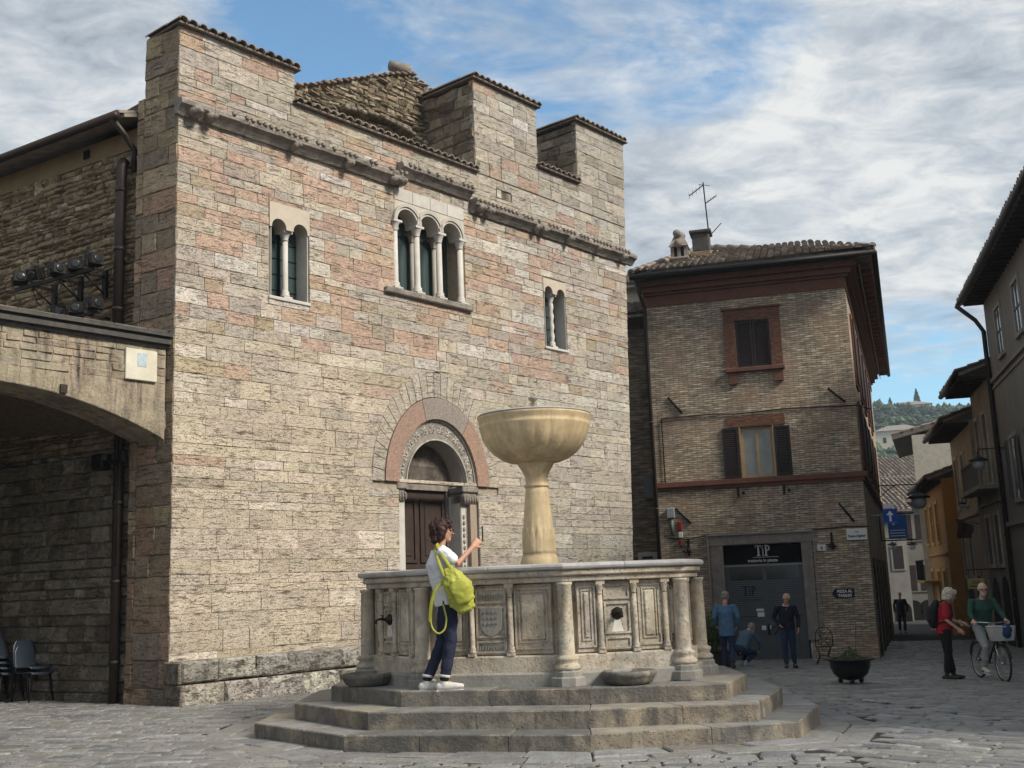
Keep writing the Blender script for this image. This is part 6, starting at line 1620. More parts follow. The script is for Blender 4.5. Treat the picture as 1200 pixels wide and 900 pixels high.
def limb(mb, pts, rs, ref=(1, 0, 0), **k): loft(mb, pts, [(r, r) if not isinstance(r, tuple) else r for r in rs], ref, **k)
_ftex = bpy.data.textures.new('cloth_folds', 'CLOUDS'); _ftex.noise_scale = .085; _ftex.noise_depth = 4
_htex = bpy.data.textures.new('hair_locks', 'CLOUDS'); _htex.noise_scale = .035; _htex.noise_depth = 2
def organic(mb, name, mat, parent, vox=.01, smooth=4, fold=0.0, tex=None, label=None):
    o = mb.build(name, mat, parent, label=label)
    r_ = o.modifiers.new('remesh', 'REMESH'); r_.mode = 'VOXEL'; r_.voxel_size = vox; r_.use_smooth_shade = True
    s_ = o.modifiers.new('smooth', 'SMOOTH'); s_.iterations = smooth; s_.factor = .5
    if fold:
        d = o.modifiers.new('folds', 'DISPLACE'); d.texture = tex or _ftex; d.strength = fold; d.mid_level = .5; d.texture_coords = 'LOCAL'
    return o
def hand(mb, wr, d, n, curl=.35, side=1, s=1.0):
    wr = Vector(wr); d = Vector(d).normalized(); n = Vector(n); n = (n - d * n.dot(d)).normalized(); a = d.cross(n) * side   # a: towards thumb
    loft(mb, [wr - d * .01, wr + d * .03 * s, wr + d * .085 * s], [(.016, .026), (.017, .040), (.014, .040)], n, 10)
    for i, (o, L) in enumerate(((.030, .072), (.010, .080), (-.010, .074), (-.029, .058))):
        p = wr + d * .085 * s + a * o * s; pts = [p]; c = curl * (1 + .12 * i); dd = d
        for k_ in range(3):
            ang = c * (k_ + .7); dd = d * cos(ang) + n * sin(ang); p = p + dd * L * s * (.42, .32, .26)[k_]; pts.append(p)
        loft(mb, pts, [(.0095 * s,) * 2, (.009 * s,) * 2, (.0082 * s,) * 2, (.007 * s,) * 2], n, 8)
    p = wr + d * .025 * s + a * .032 * s; q_ = p + (d * .7 + a * .6 + n * .3).normalized() * .038 * s; r_ = q_ + (d * .9 + a * .1 + n * .5).normalized() * .032 * s
    loft(mb, [p, q_, r_], [(.012 * s,) * 2, (.011 * s,) * 2, (.008 * s,) * 2], n, 8)
def head_mesh(mb, c, fwd, up, s=1.0, eyes=None):
    c = Vector(c); f_ = Vector(fwd).normalized(); u = Vector(up); u = (u - f_ * u.dot(f_)).normalized(); l = u.cross(f_)
    def pt(x, y, z): return c + (f_ * x + l * y + u * z) * s
    M = Matrix.Identity(4)
    for i in range(3): M[i][0] = f_[i] * s; M[i][1] = l[i] * s; M[i][2] = u[i] * s; M[i][3] = c[i]
    mb.sphere((-.012, 0, .03), (.096, .076, .088), 18, 12, M=M)
    mb.sphere((.022, 0, -.03), (.064, .058, .085), 16, 10, M=M)
    mb.sphere((.066, 0, -.092), (.022, .028, .020), 10, 7, M=M)
    mb.sphere((.072, 0, .026), (.018, .052, .014), 10, 6, M=M)
    loft(mb, [pt(.082, 0, .015), pt(.098, 0, -.012), pt(.108, 0, -.028)], [(.010 * s, .009 * s), (.011 * s, .011 * s), (.012 * s, .015 * s)], f_, 8)
    mb.sphere((.083, 0, -.055), (.011, .024, .006), 8, 6, M=M); mb.sphere((.081, 0, -.067), (.011, .021, .007), 8, 6, M=M)
    for sy in (1, -1):
        mb.sphere((-.005, .077 * sy, -.005), (.018, .010, .030), 8, 6, M=M); mb.sphere((.06, .036 * sy, -.022), (.02, .018, .018), 8, 6, M=M)
    return M
def person(label, P, yaw, J, outfit, vox=.011, S=1.0, group=None):
    M0 = Matrix.Translation(P) @ Matrix.Rotation(yaw, 4, 'Z') @ Matrix.Scale(1, 4)
    r_ = root('person', M0, label, 'person', group); g = {k: Vector(v) * S for k, v in J.items() if not k.startswith('_')}
    fx = (1, 0, 0)
    up = (g['neck'] - g['pelvis']).normalized(); mid = (g['pelvis'] + g['chest']) / 2
    sh = S
    B = MB(M0)
    bw = outfit.get('build', 1.0)
    tor = [g['pelvis'] - up * .06, g['pelvis'] + up * .05, mid, g['chest'], g['chest'] + (g['neck'] - g['chest']) * .55]
    hw = (g['hipL'] - g['hipR']).length / 2 + .07 * S; sw = (g['shL'] - g['shR']).length / 2
    rt = [(.105 * bw, hw), (.115 * bw, hw * 1.02), (.105 * bw, hw * .9), (.11 * bw, sw * .82), (.05, sw * .42)]
    side = (g['shL'] - g['shR']).normalized(); fwd_t = side.cross(up)
    sc = lambda L, k_: [(a * S * k_, b * k_) for a, b in L]
    loft(B, tor, sc(rt, .9), fwd_t)
    limb(B, [g['chest'] + (g['neck'] - g['chest']) * .4, g['neck'], g['head'] - Vector((0, 0, .02))], [.06 * S, .052 * S, .05 * S])
    Mh = head_mesh(B, g['head'], J['_face'], J.get('_up', (0, 0, 1)), S * 1.0)
    for s_ in 'LR':
        limb(B, [g['sh' + s_], g['el' + s_], g['wr' + s_]], [.032 * S, .036 * S, .025 * S]); d = g['wr' + s_] - g['el' + s_]
        hand(B, g['wr' + s_], d, J.get('_palm' + s_, (0, -1 if s_ == 'L' else 1, 0)), J.get('_curl' + s_, .35), 1 if s_ == 'L' else -1, S)
        limb(B, [g['hip' + s_], g['kn' + s_], g['an' + s_]], [.075 * S, .05 * S, .035 * S])
        to = Vector(J['_toe' + s_]).normalized(); limb(B, [g['an' + s_] - Vector((0, 0, .02)), g['an' + s_] + to * .12 - Vector((0, 0, .05))], [.032, .025])
    organic(B, 'body', outfit.get('skin', M_skin), r_, vox * .8, 2)
    # trousers
    T = MB(M0); k1 = outfit.get('leg', 1.0)
    loft(T, [g['pelvis'] - up * .03 * S, g['pelvis'] + up * .10 * S], sc([(.125 * bw, hw * 1.04), (.115 * bw, hw * .98)], 1), fwd_t)
    for s_ in 'LR':
        k_ = g['kn' + s_]; a = g['an' + s_]; hp = g['hip' + s_]
        limb(T, [hp + (g['pelvis'] - hp) * .15, hp * .5 + k_ * .5, k_, k_ * .45 + a * .55, a + (k_ - a).normalized() * .06], [.102 * S * k1, .088 * S * k1, .067 * S * k1, .062 * S * k1, .053 * S * k1])
    organic(T, 'trousers', outfit['trousers'], r_, vox, 2, .030)
    # top
    C = MB(M0); hem = outfit.get('hem', .02)
    pts = [g['pelvis'] - up * (hem - .03), g['pelvis'] + up * .08, mid, g['chest'], g['chest'] + (g['neck'] - g['chest']) * .75]
    loft(C, pts, sc([(.138 * bw, hw * 1.13), (.135 * bw, hw * 1.12), (.128 * bw, hw * 1.04), (.132 * bw, sw * .98), (.085, sw * .62)], 1), fwd_t, ends=False)
    sl = outfit.get('sleeve', 1.0)
    for s_ in 'LR':
        s0, e0, w0 = g['sh' + s_], g['el' + s_], g['wr' + s_]
        if sl >= 1: limb(C, [s0 * .8 + g['chest'] * .2, s0, (s0 + e0) / 2, e0, e0 * .4 + w0 * .6, w0 + (e0 - w0).normalized() * .03], [.060 * S, .060 * S, .056 * S, .050 * S, .045 * S, .039 * S])
        else: limb(C, [s0 * .8 + g['chest'] * .2, s0, s0 + (e0 - s0) * sl], [.068 * S, .073 * S, .070 * S])
    organic(C, outfit.get('topname', 'shirt'), outfit['top'], r_, vox, 2, outfit.get('fold', .026))
    # shoes
    for s_ in 'LR':
        to = Vector(J['_toe' + s_]).normalized(); a = g['an' + s_]; z0 = a - Vector((0, 0, .055 * S)); H = MB(M0)
        loft(H, [z0 - to * .055, z0 + to * .03, z0 + to * .12, z0 + to * .18], [(.046, .038), (.052, .043), (.036, .048), (.026, .038)], (0, 0, 1)); limb(H, [a - Vector((0, 0, .04)), a + Vector((0, 0, .01))], [.045, .042])
        sh_ = organic(H, 'shoe', outfit['shoe'], r_, .008, 2)
        H = MB(M0); zz = z0 - Vector((0, 0, .045)); loft(H, [zz - to * .075, zz + to * .03, zz + to * .12, zz + to * .195], [(.014, .040), (.013, .044), (.014, .051), (.012, .036)], (0, 0, 1), ends=True); H.build('sole', outfit.get('sole', outfit['shoe']), sh_)
    # hair
    hm = outfit.get('hair')
    if hm:
        Hh = MB(M0); st = outfit.get('hairstyle', 'short')
        if st == 'bob':
            for c_, r2 in (((-.03, 0, .035), (.104, .094, .096)), ((-.075, 0, -.03), (.072, .088, .09)), ((-.02, .075, -.03), (.05, .034, .09)), ((-.02, -.075, -.03), (.05, .034, .09)), ((-.07, .04, -.10), (.05, .05, .05)), ((-.07, -.04, -.10), (.05, .05, .05)), ((.035, 0, .085), (.06, .068, .04)), ((.07, .04, .05), (.02, .03, .03)), ((.07, -.04, .05), (.02, .03, .03))): Hh.sphere(c_, r2, 14, 9, M=Mh)
            cr = random.Random(3)
            for i in range(70):
                a, e_ = cr.uniform(.9, 2 * pi - .9), cr.uniform(-.75, 1.3); q = cr.uniform(.012, .02)
                Hh.sphere((-.03 + .098 * cos(a) * cos(e_) - .01, .092 * sin(a) * cos(e_), .015 + .098 * sin(e_)), (q, q, q * 2.0), 6, 4, M=Mh)
        elif st == 'side':
            for c_, r2 in (((-.045, 0, .0), (.076, .082, .06)), ((-.01, .068, .02), (.05, .018, .035)), ((-.01, -.068, .02), (.05, .018, .035)), ((-.04, 0, .05), (.07, .072, .055))): Hh.sphere(c_, r2, 12, 8, M=Mh)
        else:
            for c_, r2 in (((-.022, 0, .045), (.098, .084, .088)), ((-.06, 0, -.0), (.055, .076, .06)), ((.03, 0, .085), (.06, .06, .035))): Hh.sphere(c_, r2, 12, 8, M=Mh)
        organic(Hh, 'hair', hm, r_, .006, 3, .02 if st == 'bob' else .014, _htex)
    for sy in (1, -1):
        e = MB(M0); e.sphere((.078, .031 * sy, .0), (.012, .013, .010), 8, 6, M=Mh); e.build('eye', M_eye, r_)
    if outfit.get('glasses'):
        e = MB(M0)
        for sy in (1, -1):
            e.tube([(.103, .033 * sy + .026 * cos(t), -.002 + .019 * sin(t)) for t in [2 * pi * i / 12 for i in range(13)]], .0028, 5, M=Mh); e.tube([(.100, .058 * sy, .004), (.0, .084 * sy, .004)], .0028, 5, M=Mh)
        e.tube([(.104, .008, 0), (.104, -.008, 0)], .0028, 5, M=Mh); e.build('glasses', M_signb, r_)
    if outfit.get('beard'):
        e = MB(M0); e.sphere((.058, 0, -.085), (.036, .044, .038), 10, 7, M=Mh); e.sphere((.03, .045, -.05), (.03, .018, .045), 8, 6, M=Mh); e.sphere((.03, -.045, -.05), (.03, .018, .045), 8, 6, M=Mh); organic(e, 'beard', outfit['beard'], r_, .008, 1, .01, _htex)
    return r_, M0, g, Mh
M_eye = cmat('dark_eyes', (.03, .02, .018), .2, .02)
def standJ(h=1.0, **k):
    J = dict(pelvis=(0, 0, .93), chest=(.01, 0, 1.28), neck=(.0, 0, 1.46), head=(.03, 0, 1.60), shL=(0, .19, 1.40), shR=(0, -.19, 1.40), elL=(-.02, .25, 1.12), elR=(-.02, -.25, 1.12), wrL=(.04, .26, .87), wrR=(.04, -.26, .87),
             hipL=(0, .09, .88), hipR=(0, -.09, .88), knL=(.02, .10, .48), knR=(.02, -.10, .48), anL=(0, .10, .09), anR=(0, -.10, .09), _face=(1, 0, -.05), _toeL=(1, .15, 0), _toeR=(1, -.15, 0))
    J.update(k); return J
mcl = lambda n, c, **k: cmat(n, c, **k)
M_tee = mcl('white_tshirt_cotton', (.66, .66, .68), var=.05); M_jean = mcl('dark_navy_jeans', (.018, .022, .045), var=.2, vs=8); M_hairr = mcl('dark_auburn_hair', (.035, .014, .012), rough=.5, var=.4, vs=50)
M_lime = mcl('lime_green_nylon', (.35, .36, .06), rough=.5, var=.22, vs=7, bump=.8, bsc=22); M_shoew = mcl('white_sneaker', (.55, .54, .50), var=.15, vs=18); M_sock = mcl('pale_sock', (.5, .48, .46))
# --- woman photographing at the fountain
WP = Vector((-.80, 11.99, .481))
J = standJ(pelvis=(.035, 0, .93), chest=(-.045, 0, 1.26), neck=(-.035, 0, 1.44), head=(-.0, 0, 1.60), shL=(-.03, .17, 1.385), shR=(-.03, -.17, 1.385), elR=(.13, -.22, 1.245), wrR=(.30, -.13, 1.42), elL=(.16, .17, 1.25), wrL=(.31, .03, 1.43),
           hipR=(.03, -.09, .88), hipL=(.03, .09, .88), knR=(.045, -.09, .48), knL=(-.03, .07, .48), anR=(-.03, -.09, .09), anL=(-.20, .03, .09), _face=(1, .05, -.08), _toeL=(1, -.1, 0), _toeR=(1, -.12, 0),
           _palmR=(.1, 1, .1), _palmL=(.1, -1, .1), _curlR=.75, _curlL=.75)
wo, MW, g, Mh = person('woman in a white t-shirt with a lime green bag photographing from the fountain step', WP, radians(6), J,
      dict(top=M_tee, trousers=M_jean, shoe=M_shoew, sole=M_tee, hair=M_hairr, hairstyle='bob', glasses=True, sleeve=.62, hem=.12, build=1.1, topname='tshirt', leg=.98, fold=.034), vox=.0085, S=1.03)
for s_ in 'LR':
    a = g['an' + s_]; mb = MB(MW); mb.tube([a + Vector((0, 0, .0)), a + Vector((.004, 0, .035))], .047, 12); mb.build('sock', M_iron, wo); mb = MB(MW); mb.tube([a + Vector((.004, 0, .036)), a + Vector((.008, 0, .062))], .060, 12); mb.build('turned_cuff', M_sock, wo)
# phone held in her hands
Pp = MW @ Vector((.42, -.04, 1.60)); ph = root('smartphone', Matrix.Translation(Pp) @ Matrix.Rotation(radians(6), 4, 'Z'), 'black smartphone held upright by the woman at the fountain', 'phone')
mb = MB(ROOTM[ph.name]); mb.bbox(-.005, .005, -.038, .038, -.08, .08, b=.003); mb.build('case', M_signb, ph)
# lime bag on her hip
Mb = MW @ Matrix.Translation((.13, -.25, 1.03)) @ Matrix.Rotation(radians(-22), 4, 'Y')
bag = root('shoulder_bag', MW @ Matrix.Translation((.14, -.25, .86)), 'lime green soft shoulder bag hanging at the hip of the woman', 'bag')
mb = MB(Mb)
vs_ = []
loft(mb, [(0, 0, -.21), (0, 0, -.14), (.01, 0, 0), (-.005, 0, .12), (-.02, 0, .20)], [(.10, .06), (.145, .08), (.15, .09), (.125, .075), (.07, .045)], (1, 0, 0), 18)
organic(mb, 'bag_body', M_lime, bag, .009, 2, .06)
mb = MB(Mb); loft(mb, [(.02, -.085, -.14), (.02, -.10, -.02), (.0, -.085, .06)], [(.10, .03), (.11, .035), (.09, .025)], (1, 0, 0), 14); organic(mb, 'front_pocket', M_lime, bag, .009, 2, .02)
def strap(pts, w_, t_, name='strap'):
    mb = MB(MW); loft(mb, pts, [(t_, w_)] * len(pts), (0, 1, 0), 8); mb.build(name, M_lime, bag)
def crv(P, n=5):
    P = [Vector(p) for p in P]; out = []
    for i in range(len(P) - 1):
        a, b, c, d = P[max(i - 1, 0)], P[i], P[i + 1], P[min(i + 2, len(P) - 1)]
        for k_ in range(n):
            t = k_ / n; out.append(.5 * ((2 * b) + (c - a) * t + (2 * a - 5 * b + 4 * c - d) * t * t + (3 * b - a - 3 * c + d) * t ** 3))
    return out + [P[-1]]
strap(crv([(.07, -.28, 1.22), (.0, -.265, 1.34), (-.05, -.225, 1.43), (-.07, -.16, 1.485), (-.06, -.08, 1.49), (-.12, .0, 1.40)]), .019, .005)
strap(crv([(-.01, -.28, 1.16), (-.06, -.25, 1.30), (-.085, -.2, 1.42), (-.085, -.13, 1.46)]), .017, .005)
strap(crv([(-.0, -.25, 1.12), (-.10, -.24, 1.03), (-.145, -.22, .90), (-.16, -.205, .80), (-.165, -.2, .70)]), .019, .005, 'hanging_strap')
strap(crv([(-.162, -.2, .72), (-.14, -.215, .63), (-.08, -.23, .58), (-.02, -.23, .62), (.0, -.23, .70), (.0, -.235, .75), (-.03, -.24, .88)]), .009, .004, 'hanging_strap')
# --- man with his back to us in a denim shirt
M_denim = mcl('blue_denim_shirt', (.075, .15, .26), var=.15, vs=12); M_navy = mcl('navy_jeans', (.02, .035, .075)); M_hairg = mcl('grey_hair', (.22, .21, .20), var=.3, vs=60); M_shoed = mcl('dark_shoe', (.03, .026, .024), rough=.5); M_shoeg = mcl('light_sole_shoe', (.35, .35, .34))
P = ong(855, 785)
person('man in a blue denim shirt walking away beside the planter shrub', P, radians(78), standJ(head=(.05, -.02, 1.60), _face=(1, -.45, -.2), elL=(-.06, .27, 1.15), wrL=(.10, .22, .98), elR=(-.04, -.27, 1.14), wrR=(.1, -.22, .95), knL=(.1, .09, .48), anL=(.02, .09, .09), knR=(-.03, -.09, .48), anR=(-.22, -.09, .13)),
       dict(top=M_denim, trousers=M_navy, shoe=M_shoed, sole=M_shoeg, hair=M_hairg, hem=.22, build=1.15), S=1.0)
# --- crouching person in blue beside him
P = ong(873, 781)
M_blueg = mcl('faded_blue_jacket', (.07, .12, .17))
person('person in faded blue crouching before the shop door next to the denim man', P, radians(40), dict(pelvis=(-.12, 0, .42), chest=(.12, 0, .70), neck=(.24, 0, .84), head=(.36, 0, .88), shL=(.17, .18, .78), shR=(.17, -.18, .78), elL=(.32, .22, .56), elR=(.32, -.22, .56), wrL=(.42, .12, .36), wrR=(.42, -.12, .36),
       hipL=(-.10, .09, .38), hipR=(-.10, -.09, .38), knL=(.28, .14, .44), knR=(.26, -.14, .30), anL=(.12, .14, .09), anR=(-.10, -.12, .11), _face=(1, 0, -.6), _toeL=(1, 0, 0), _toeR=(1, 0, -.15), _up=(.5, 0, 1)),
       dict(top=M_blueg, trousers=M_navy, shoe=M_shoeg, hair=M_hairg, build=1.1), S=1.0)
# --- man in a dark sweater facing us before the shop
M_dnavy = mcl('dark_navy_sweater', (.012, .014, .028)); M_pinkc = mcl('pale_pink_collar', (.55, .42, .43)); M_hairw = mcl('white_hair', (.45, .43, .40), var=.25, vs=60)
P = ong(926, 783)
mn, Mm, g, Mh = person('grey haired man in a dark navy sweater standing before the trattoria door', P, radians(-98), standJ(head=(.07, .03, 1.585), neck=(.02, .02, 1.45), chest=(0, .01, 1.27), _face=(1, -.55, -.35), elL=(-.04, .28, 1.12), wrL=(.10, .25, .90), elR=(-.05, -.28, 1.14), wrR=(.05, -.16, .98), anL=(-.05, .12, .09), anR=(.08, -.08, .09), knR=(.06, -.09, .48)),
       dict(top=M_dnavy, trousers=M_navy, shoe=M_shoed, hair=M_hairw, hairstyle='side', hem=.08, build=1.12, topname='sweater'), S=1.0)
mb = MB(Mm); mb.tube([(.0 + .065 * cos(t), .01 + .062 * sin(t), 1.435 - .03 * cos(t)) for t in [2 * pi * i / 14 for i in range(15)]], .018, 6); mb.tube([(.07, .03, 1.41), (.11, 0, 1.33)], .018, 6); mb.build('shirt_collar', M_pinkc, mn)
# --- woman in red with a backpack
M_redt = mcl('crimson_tshirt', (.36, .02, .03)); M_blkt = mcl('black_trousers', (.012, .012, .015)); M_blonde = mcl('silver_blonde_hair', (.52, .47, .38), var=.25, vs=50); M_bpk = mcl('black_backpack', (.015, .015, .018))
P = ong(1113, 796)
wr, Mr, g, Mh = person('silver haired woman in a crimson t-shirt with a black backpack talking to the cyclist', P, radians(-18), standJ(chest=(.04, 0, 1.26), neck=(.09, 0, 1.42), head=(.16, 0, 1.53), shL=(.05, .18, 1.36), shR=(.05, -.18, 1.36), elL=(.05, .26, 1.10), wrL=(.28, .20, 1.02), elR=(.04, -.25, 1.08), wrR=(.22, -.22, .92), _face=(1, .1, -.45), anL=(.08, .08, .09), anR=(-.04, -.08, .09), _curlL=.2, _curlR=.25),
       dict(top=M_redt, trousers=M_blkt, shoe=M_shoed, hair=M_blonde, hairstyle='bob', sleeve=.75, hem=.14, build=1.08, topname='tshirt', leg=1.08, skin=M_skin2), S=1.0)
bp = root('backpack', Mr @ Matrix.Translation((-.2, 0, .98)), 'black backpack worn by the silver haired woman in crimson', 'backpack')
mb = MB(Mr); loft(mb, [(-.18, 0, 1.0), (-.20, 0, 1.08), (-.17, 0, 1.25), (-.10, 0, 1.40)], [(.08, .13), (.10, .16), (.10, .15), (.06, .11)], (1, 0, 0)); organic(mb, 'sack', M_bpk, bp, .012, 2, .02)
for sy in (1, -1):
    mb = MB(Mr); loft(mb, [(-.08, .13 * sy, 1.38), (.03, .14 * sy, 1.44), (.15, .14 * sy, 1.34), (.16, .15 * sy, 1.18), (.0, .18 * sy, 1.05), (-.15, .14 * sy, 1.02)], [(.012, .028)] * 6, (0, 0, 1), 8); mb.build('strap', M_bpk, bp)
mb = MB(Mr); mb.tube([(.28, .2, 1.06), (.46, .12, .93)], .014, 6)
Pn = Mr @ Vector((.37, .16, .99)); rl = root('paper_roll', Matrix.Translation(Pn), 'thin pale rolled leaflet in the hand of the woman in crimson', 'leaflet'); mb.build('sheet', M_sock, rl)
# --- person far down the street
P = ground(16.9, 50.5); P = Vector((16.75, 50.0, ground(16.75, 50.0)))
M_dkc = mcl('dark_coat', (.02, .02, .024))
person('distant walker in dark clothes and a pale cap far down the street', P, radians(-100), standJ(elL=(-.02, .27, 1.14), elR=(-.02, -.27, 1.14), knL=(.08, .1, .48), anR=(-.12, -.1, .1)), dict(top=M_dkc, trousers=M_blkt, shoe=M_shoed, hair=M_hairw, hem=.2, build=1.2), vox=.014, S=1.03)
# --- bicycle and its rider
M_tyre = mcl('black_rubber', (.015, .015, .015), rough=.7); M_chrome = pmat('bright_steel', (.5, .5, .5), .25, .9); M_bikef = pmat('dark_bicycle_paint', (.02, .022, .025), .35); M_bask = pmat('white_wire_basket', (.55, .55, .53), .5); M_bluec = mcl('navy_cloth', (.02, .05, .12))
PB = (ong(1160, 789) ); hb = radians(-90)
PB = CP + pray(1160.5, 770) * 22.6; PB.z = ground(PB.x, PB.y)
MBi = frame(PB, (cos(hb), sin(hb)))
bi = root('bicycle', MBi, 'dark city bicycle with a white front basket ridden towards the square', 'bicycle')
R0 = .335; xw = .53
for x in (-xw, xw):
    mb = MB(MBi); N = 36; seg = 8; vs = []
    for i in range(N):
        a = 2 * pi * i / N
        for j in range(seg): t = 2 * pi * j / seg; rr_ = R0 - .018 + .018 * cos(t); vs.append((x + rr_ * cos(a), .018 * sin(t), R0 + rr_ * sin(a)))
    mb.add(vs, [(i * seg + j, ((i + 1) % N) * seg + j, ((i + 1) % N) * seg + (j + 1) % seg, i * seg + (j + 1) % seg) for i in range(N) for j in range(seg)], smooth=True); wh = mb.build('wheel', M_tyre, bi)
    mb = MB(MBi); mb.tube([(x + (R0 - .04) * cos(2 * pi * i / 28), 0, R0 + (R0 - .04) * sin(2 * pi * i / 28)) for i in range(29)], .009, 6); mb.build('rim', M_chrome, wh)
    mb = MB(MBi)
    for i in range(20): a = 2 * pi * i / 20; mb.tube([(x, .02 * (-1) ** i, R0), (x + (R0 - .04) * cos(a), 0, R0 + (R0 - .04) * sin(a))], .0022, 3)
    mb.build('spokes', M_chrome, wh, kind='stuff'); mb = MB(MBi); mb.lathe([(.02, -.04), (.02, .04)], (0, 0, 0), 10, M=Matrix.Translation((x, 0, R0)) @ Matrix.Rotation(pi / 2, 4, 'X')); mb.build('hub', M_chrome, wh)
    mb = MB(MBi); pts = [(x + (R0 + .03) * cos(a), 0, R0 + (R0 + .03) * sin(a)) for a in [radians(15 + 12 * i) if x > 0 else radians(30 + 14 * i) for i in range(11)]]; loft(mb, pts, [(.004, .024)] * 11, (0, 0, 1), 6, ends=False); mb.build('mudguard', M_bikef, bi)
mb = MB(MBi); hd = (xw - .17, 0, .80); bbk = (-.08, 0, .30); st = (-.22, 0, .72); ra_ = (-xw, 0, R0)
for a, b, r_ in ((hd, bbk, .018), ((xw - .15, 0, .68), (-.11, 0, .36), .016), (bbk, st, .016)): mb.tube([a, b], r_, 8)
for sy in (.05, -.05): mb.tube([(bbk[0], 0, bbk[2]), (ra_[0], sy, ra_[2])], .010, 6); mb.tube([(st[0], 0, st[2] - .05), (ra_[0], sy, ra_[2])], .009, 6)
mb.tube([(xw - .20, 0, .92), (xw - .15, 0, .64)], .022, 8); mb.build('frame', M_bikef, bi)
mb = MB(MBi)
for sy in (.05, -.05): mb.tube([(xw - .15, sy * .6, .66), (xw - .12, sy, .6), (xw, sy, R0)], .011, 6)
mb.build('fork', M_chrome, bi)
mb = MB(MBi); mb.tube([(xw - .20, 0, .9), (xw - .22, 0, 1.03)], .014, 6); mb.tube([(xw - .42, .29, 1.03), (xw - .28, .27, 1.05), (xw - .16, .12, 1.04), (xw - .18, 0, 1.03), (xw - .16, -.12, 1.04), (xw - .28, -.27, 1.05), (xw - .42, -.29, 1.03)], .012, 8); mb.build('handlebar', M_chrome, bi)
mb = MB(MBi); loft(mb, [(-.38, 0, .90), (-.30, 0, .91), (-.16, 0, .90), (-.08, 0, .885)], [(.03, .09), (.032, .085), (.022, .035), (.018, .02)], (0, 0, 1)); mb.build('saddle', M_tyre, bi); mb = MB(MBi); mb.tube([st, (-.25, 0, .88)], .013, 6); mb.build('seat_post', M_chrome, bi)
mb = MB(MBi); mb.lathe([(.085, -.004), (.085, .004)], (0, 0, 0), 20, M=Matrix.Translation((bbk[0], -.06, bbk[2])) @ Matrix.Rotation(pi / 2, 4, 'X')); mb.tube([(bbk[0], -.08, bbk[2]), (bbk[0] + .10, -.09, bbk[2] - .13)], .009, 6); mb.tube([(bbk[0], .08, bbk[2]), (bbk[0] - .10, .09, bbk[2] + .13)], .009, 6); mb.tube([(bbk[0], -.08, bbk[2]), (bbk[0], .08, bbk[2])], .012, 6); mb.build('crank', M_chrome, bi)
for a_, c_ in ((1, -1), (-1, 1)): mb = MB(MBi); mb.bbox(bbk[0] + a_ * .10 - .05, bbk[0] + a_ * .10 + .05, min(c_ * .09, c_ * .18), max(c_ * .09, c_ * .18), bbk[2] - a_ * .1325 - .0125, bbk[2] - a_ * .1325 + .0125, b=.004); mb.build('pedal', M_tyre, bi)
# basket: wires with a white lining
mb = MB(MBi); x0, x1 = xw - .10, xw + .20
for z, k_ in ((.98, 1.0), (.90, .95), (.82, .9), (.74, .84)):
    cx_ = (x0 + x1) / 2; hx, hy = .16 * k_, .20 * k_; P_ = [(cx_ - hx, -hy, z), (cx_ + hx, -hy, z), (cx_ + hx, hy, z), (cx_ - hx, hy, z), (cx_ - hx, -hy, z)]; mb.tube(P_, .005 if z < .97 else .009, 5)
for i in range(9):
    t = -1 + 2 * i / 8
    for sy in (1, -1): mb.tube([(cx_ + .16 * t, .20 * sy, .98), (cx_ + .134 * t, .168 * sy, .74)], .003, 4); mb.tube([(cx_ + .16 * sy, .20 * t, .98), (cx_ + .134 * sy, .168 * t, .74)], .003, 4)
bs_ = mb.build('basket', M_bask, bi); mb = MB(MBi); mb.add([(cx_ + sx * .15, sy * .19, .97) for sx, sy in ((-1, -1), (1, -1), (1, 1), (-1, 1))] + [(cx_ + sx * .128, sy * .162, .745) for sx, sy in ((-1, -1), (1, -1), (1, 1), (-1, 1))], [(0, 1, 5, 4), (1, 2, 6, 5), (2, 3, 7, 6), (3, 0, 4, 7), (4, 5, 6, 7)]); mb.build('lining', M_bask, bs_)
mb = MB(MBi); mb.sphere((cx_ + .10, .06, .93), (.09, .10, .10), 12, 8); mb.sphere((cx_ + .15, .04, .86), (.05, .08, .09), 10, 7); Pc = MBi @ Vector((cx_, .05, .8)); cl = root('cloth_bundle', Matrix.Translation(Pc), 'navy cloth bundled in the white bicycle basket', 'cloth'); organic(mb, 'fabric', M_bluec, cl, .012, 2, .03)
M_green = mcl('dark_green_sweater', (.03, .085, .065)); M_greyt = mcl('light_grey_trousers', (.30, .31, .31))
cy_, Mc, g, Mh = person('bald bearded man in a green sweater riding the bicycle', PB, hb, dict(pelvis=(-.24, 0, 1.0), chest=(-.11, 0, 1.32), neck=(-.06, 0, 1.50), head=(.0, 0, 1.63), shL=(-.10, .20, 1.43), shR=(-.10, -.20, 1.43), elL=(-.0, .28, 1.18), elR=(-.0, -.28, 1.18), wrL=(.14, .29, 1.08), wrR=(.14, -.29, 1.08),
       hipL=(-.22, .09, .95), hipR=(-.22, -.09, .95), knL=(.15, .13, .78), knR=(.16, -.13, .60), anL=(-.13, .13, .50), anR=(.02, -.13, .24), _face=(1, -.15, -.12), _toeL=(1, 0, -.1), _toeR=(1, 0, -.1), _palmL=(0, 0, -1), _palmR=(0, 0, -1), _curlL=.8, _curlR=.8),
       dict(top=M_green, trousers=M_greyt, shoe=M_shoew, hair=M_hairw, hairstyle='side', glasses=True, beard=M_hairw, hem=.06, build=1.25, topname='sweater', skin=M_skin2, leg=1.05), S=1.0)

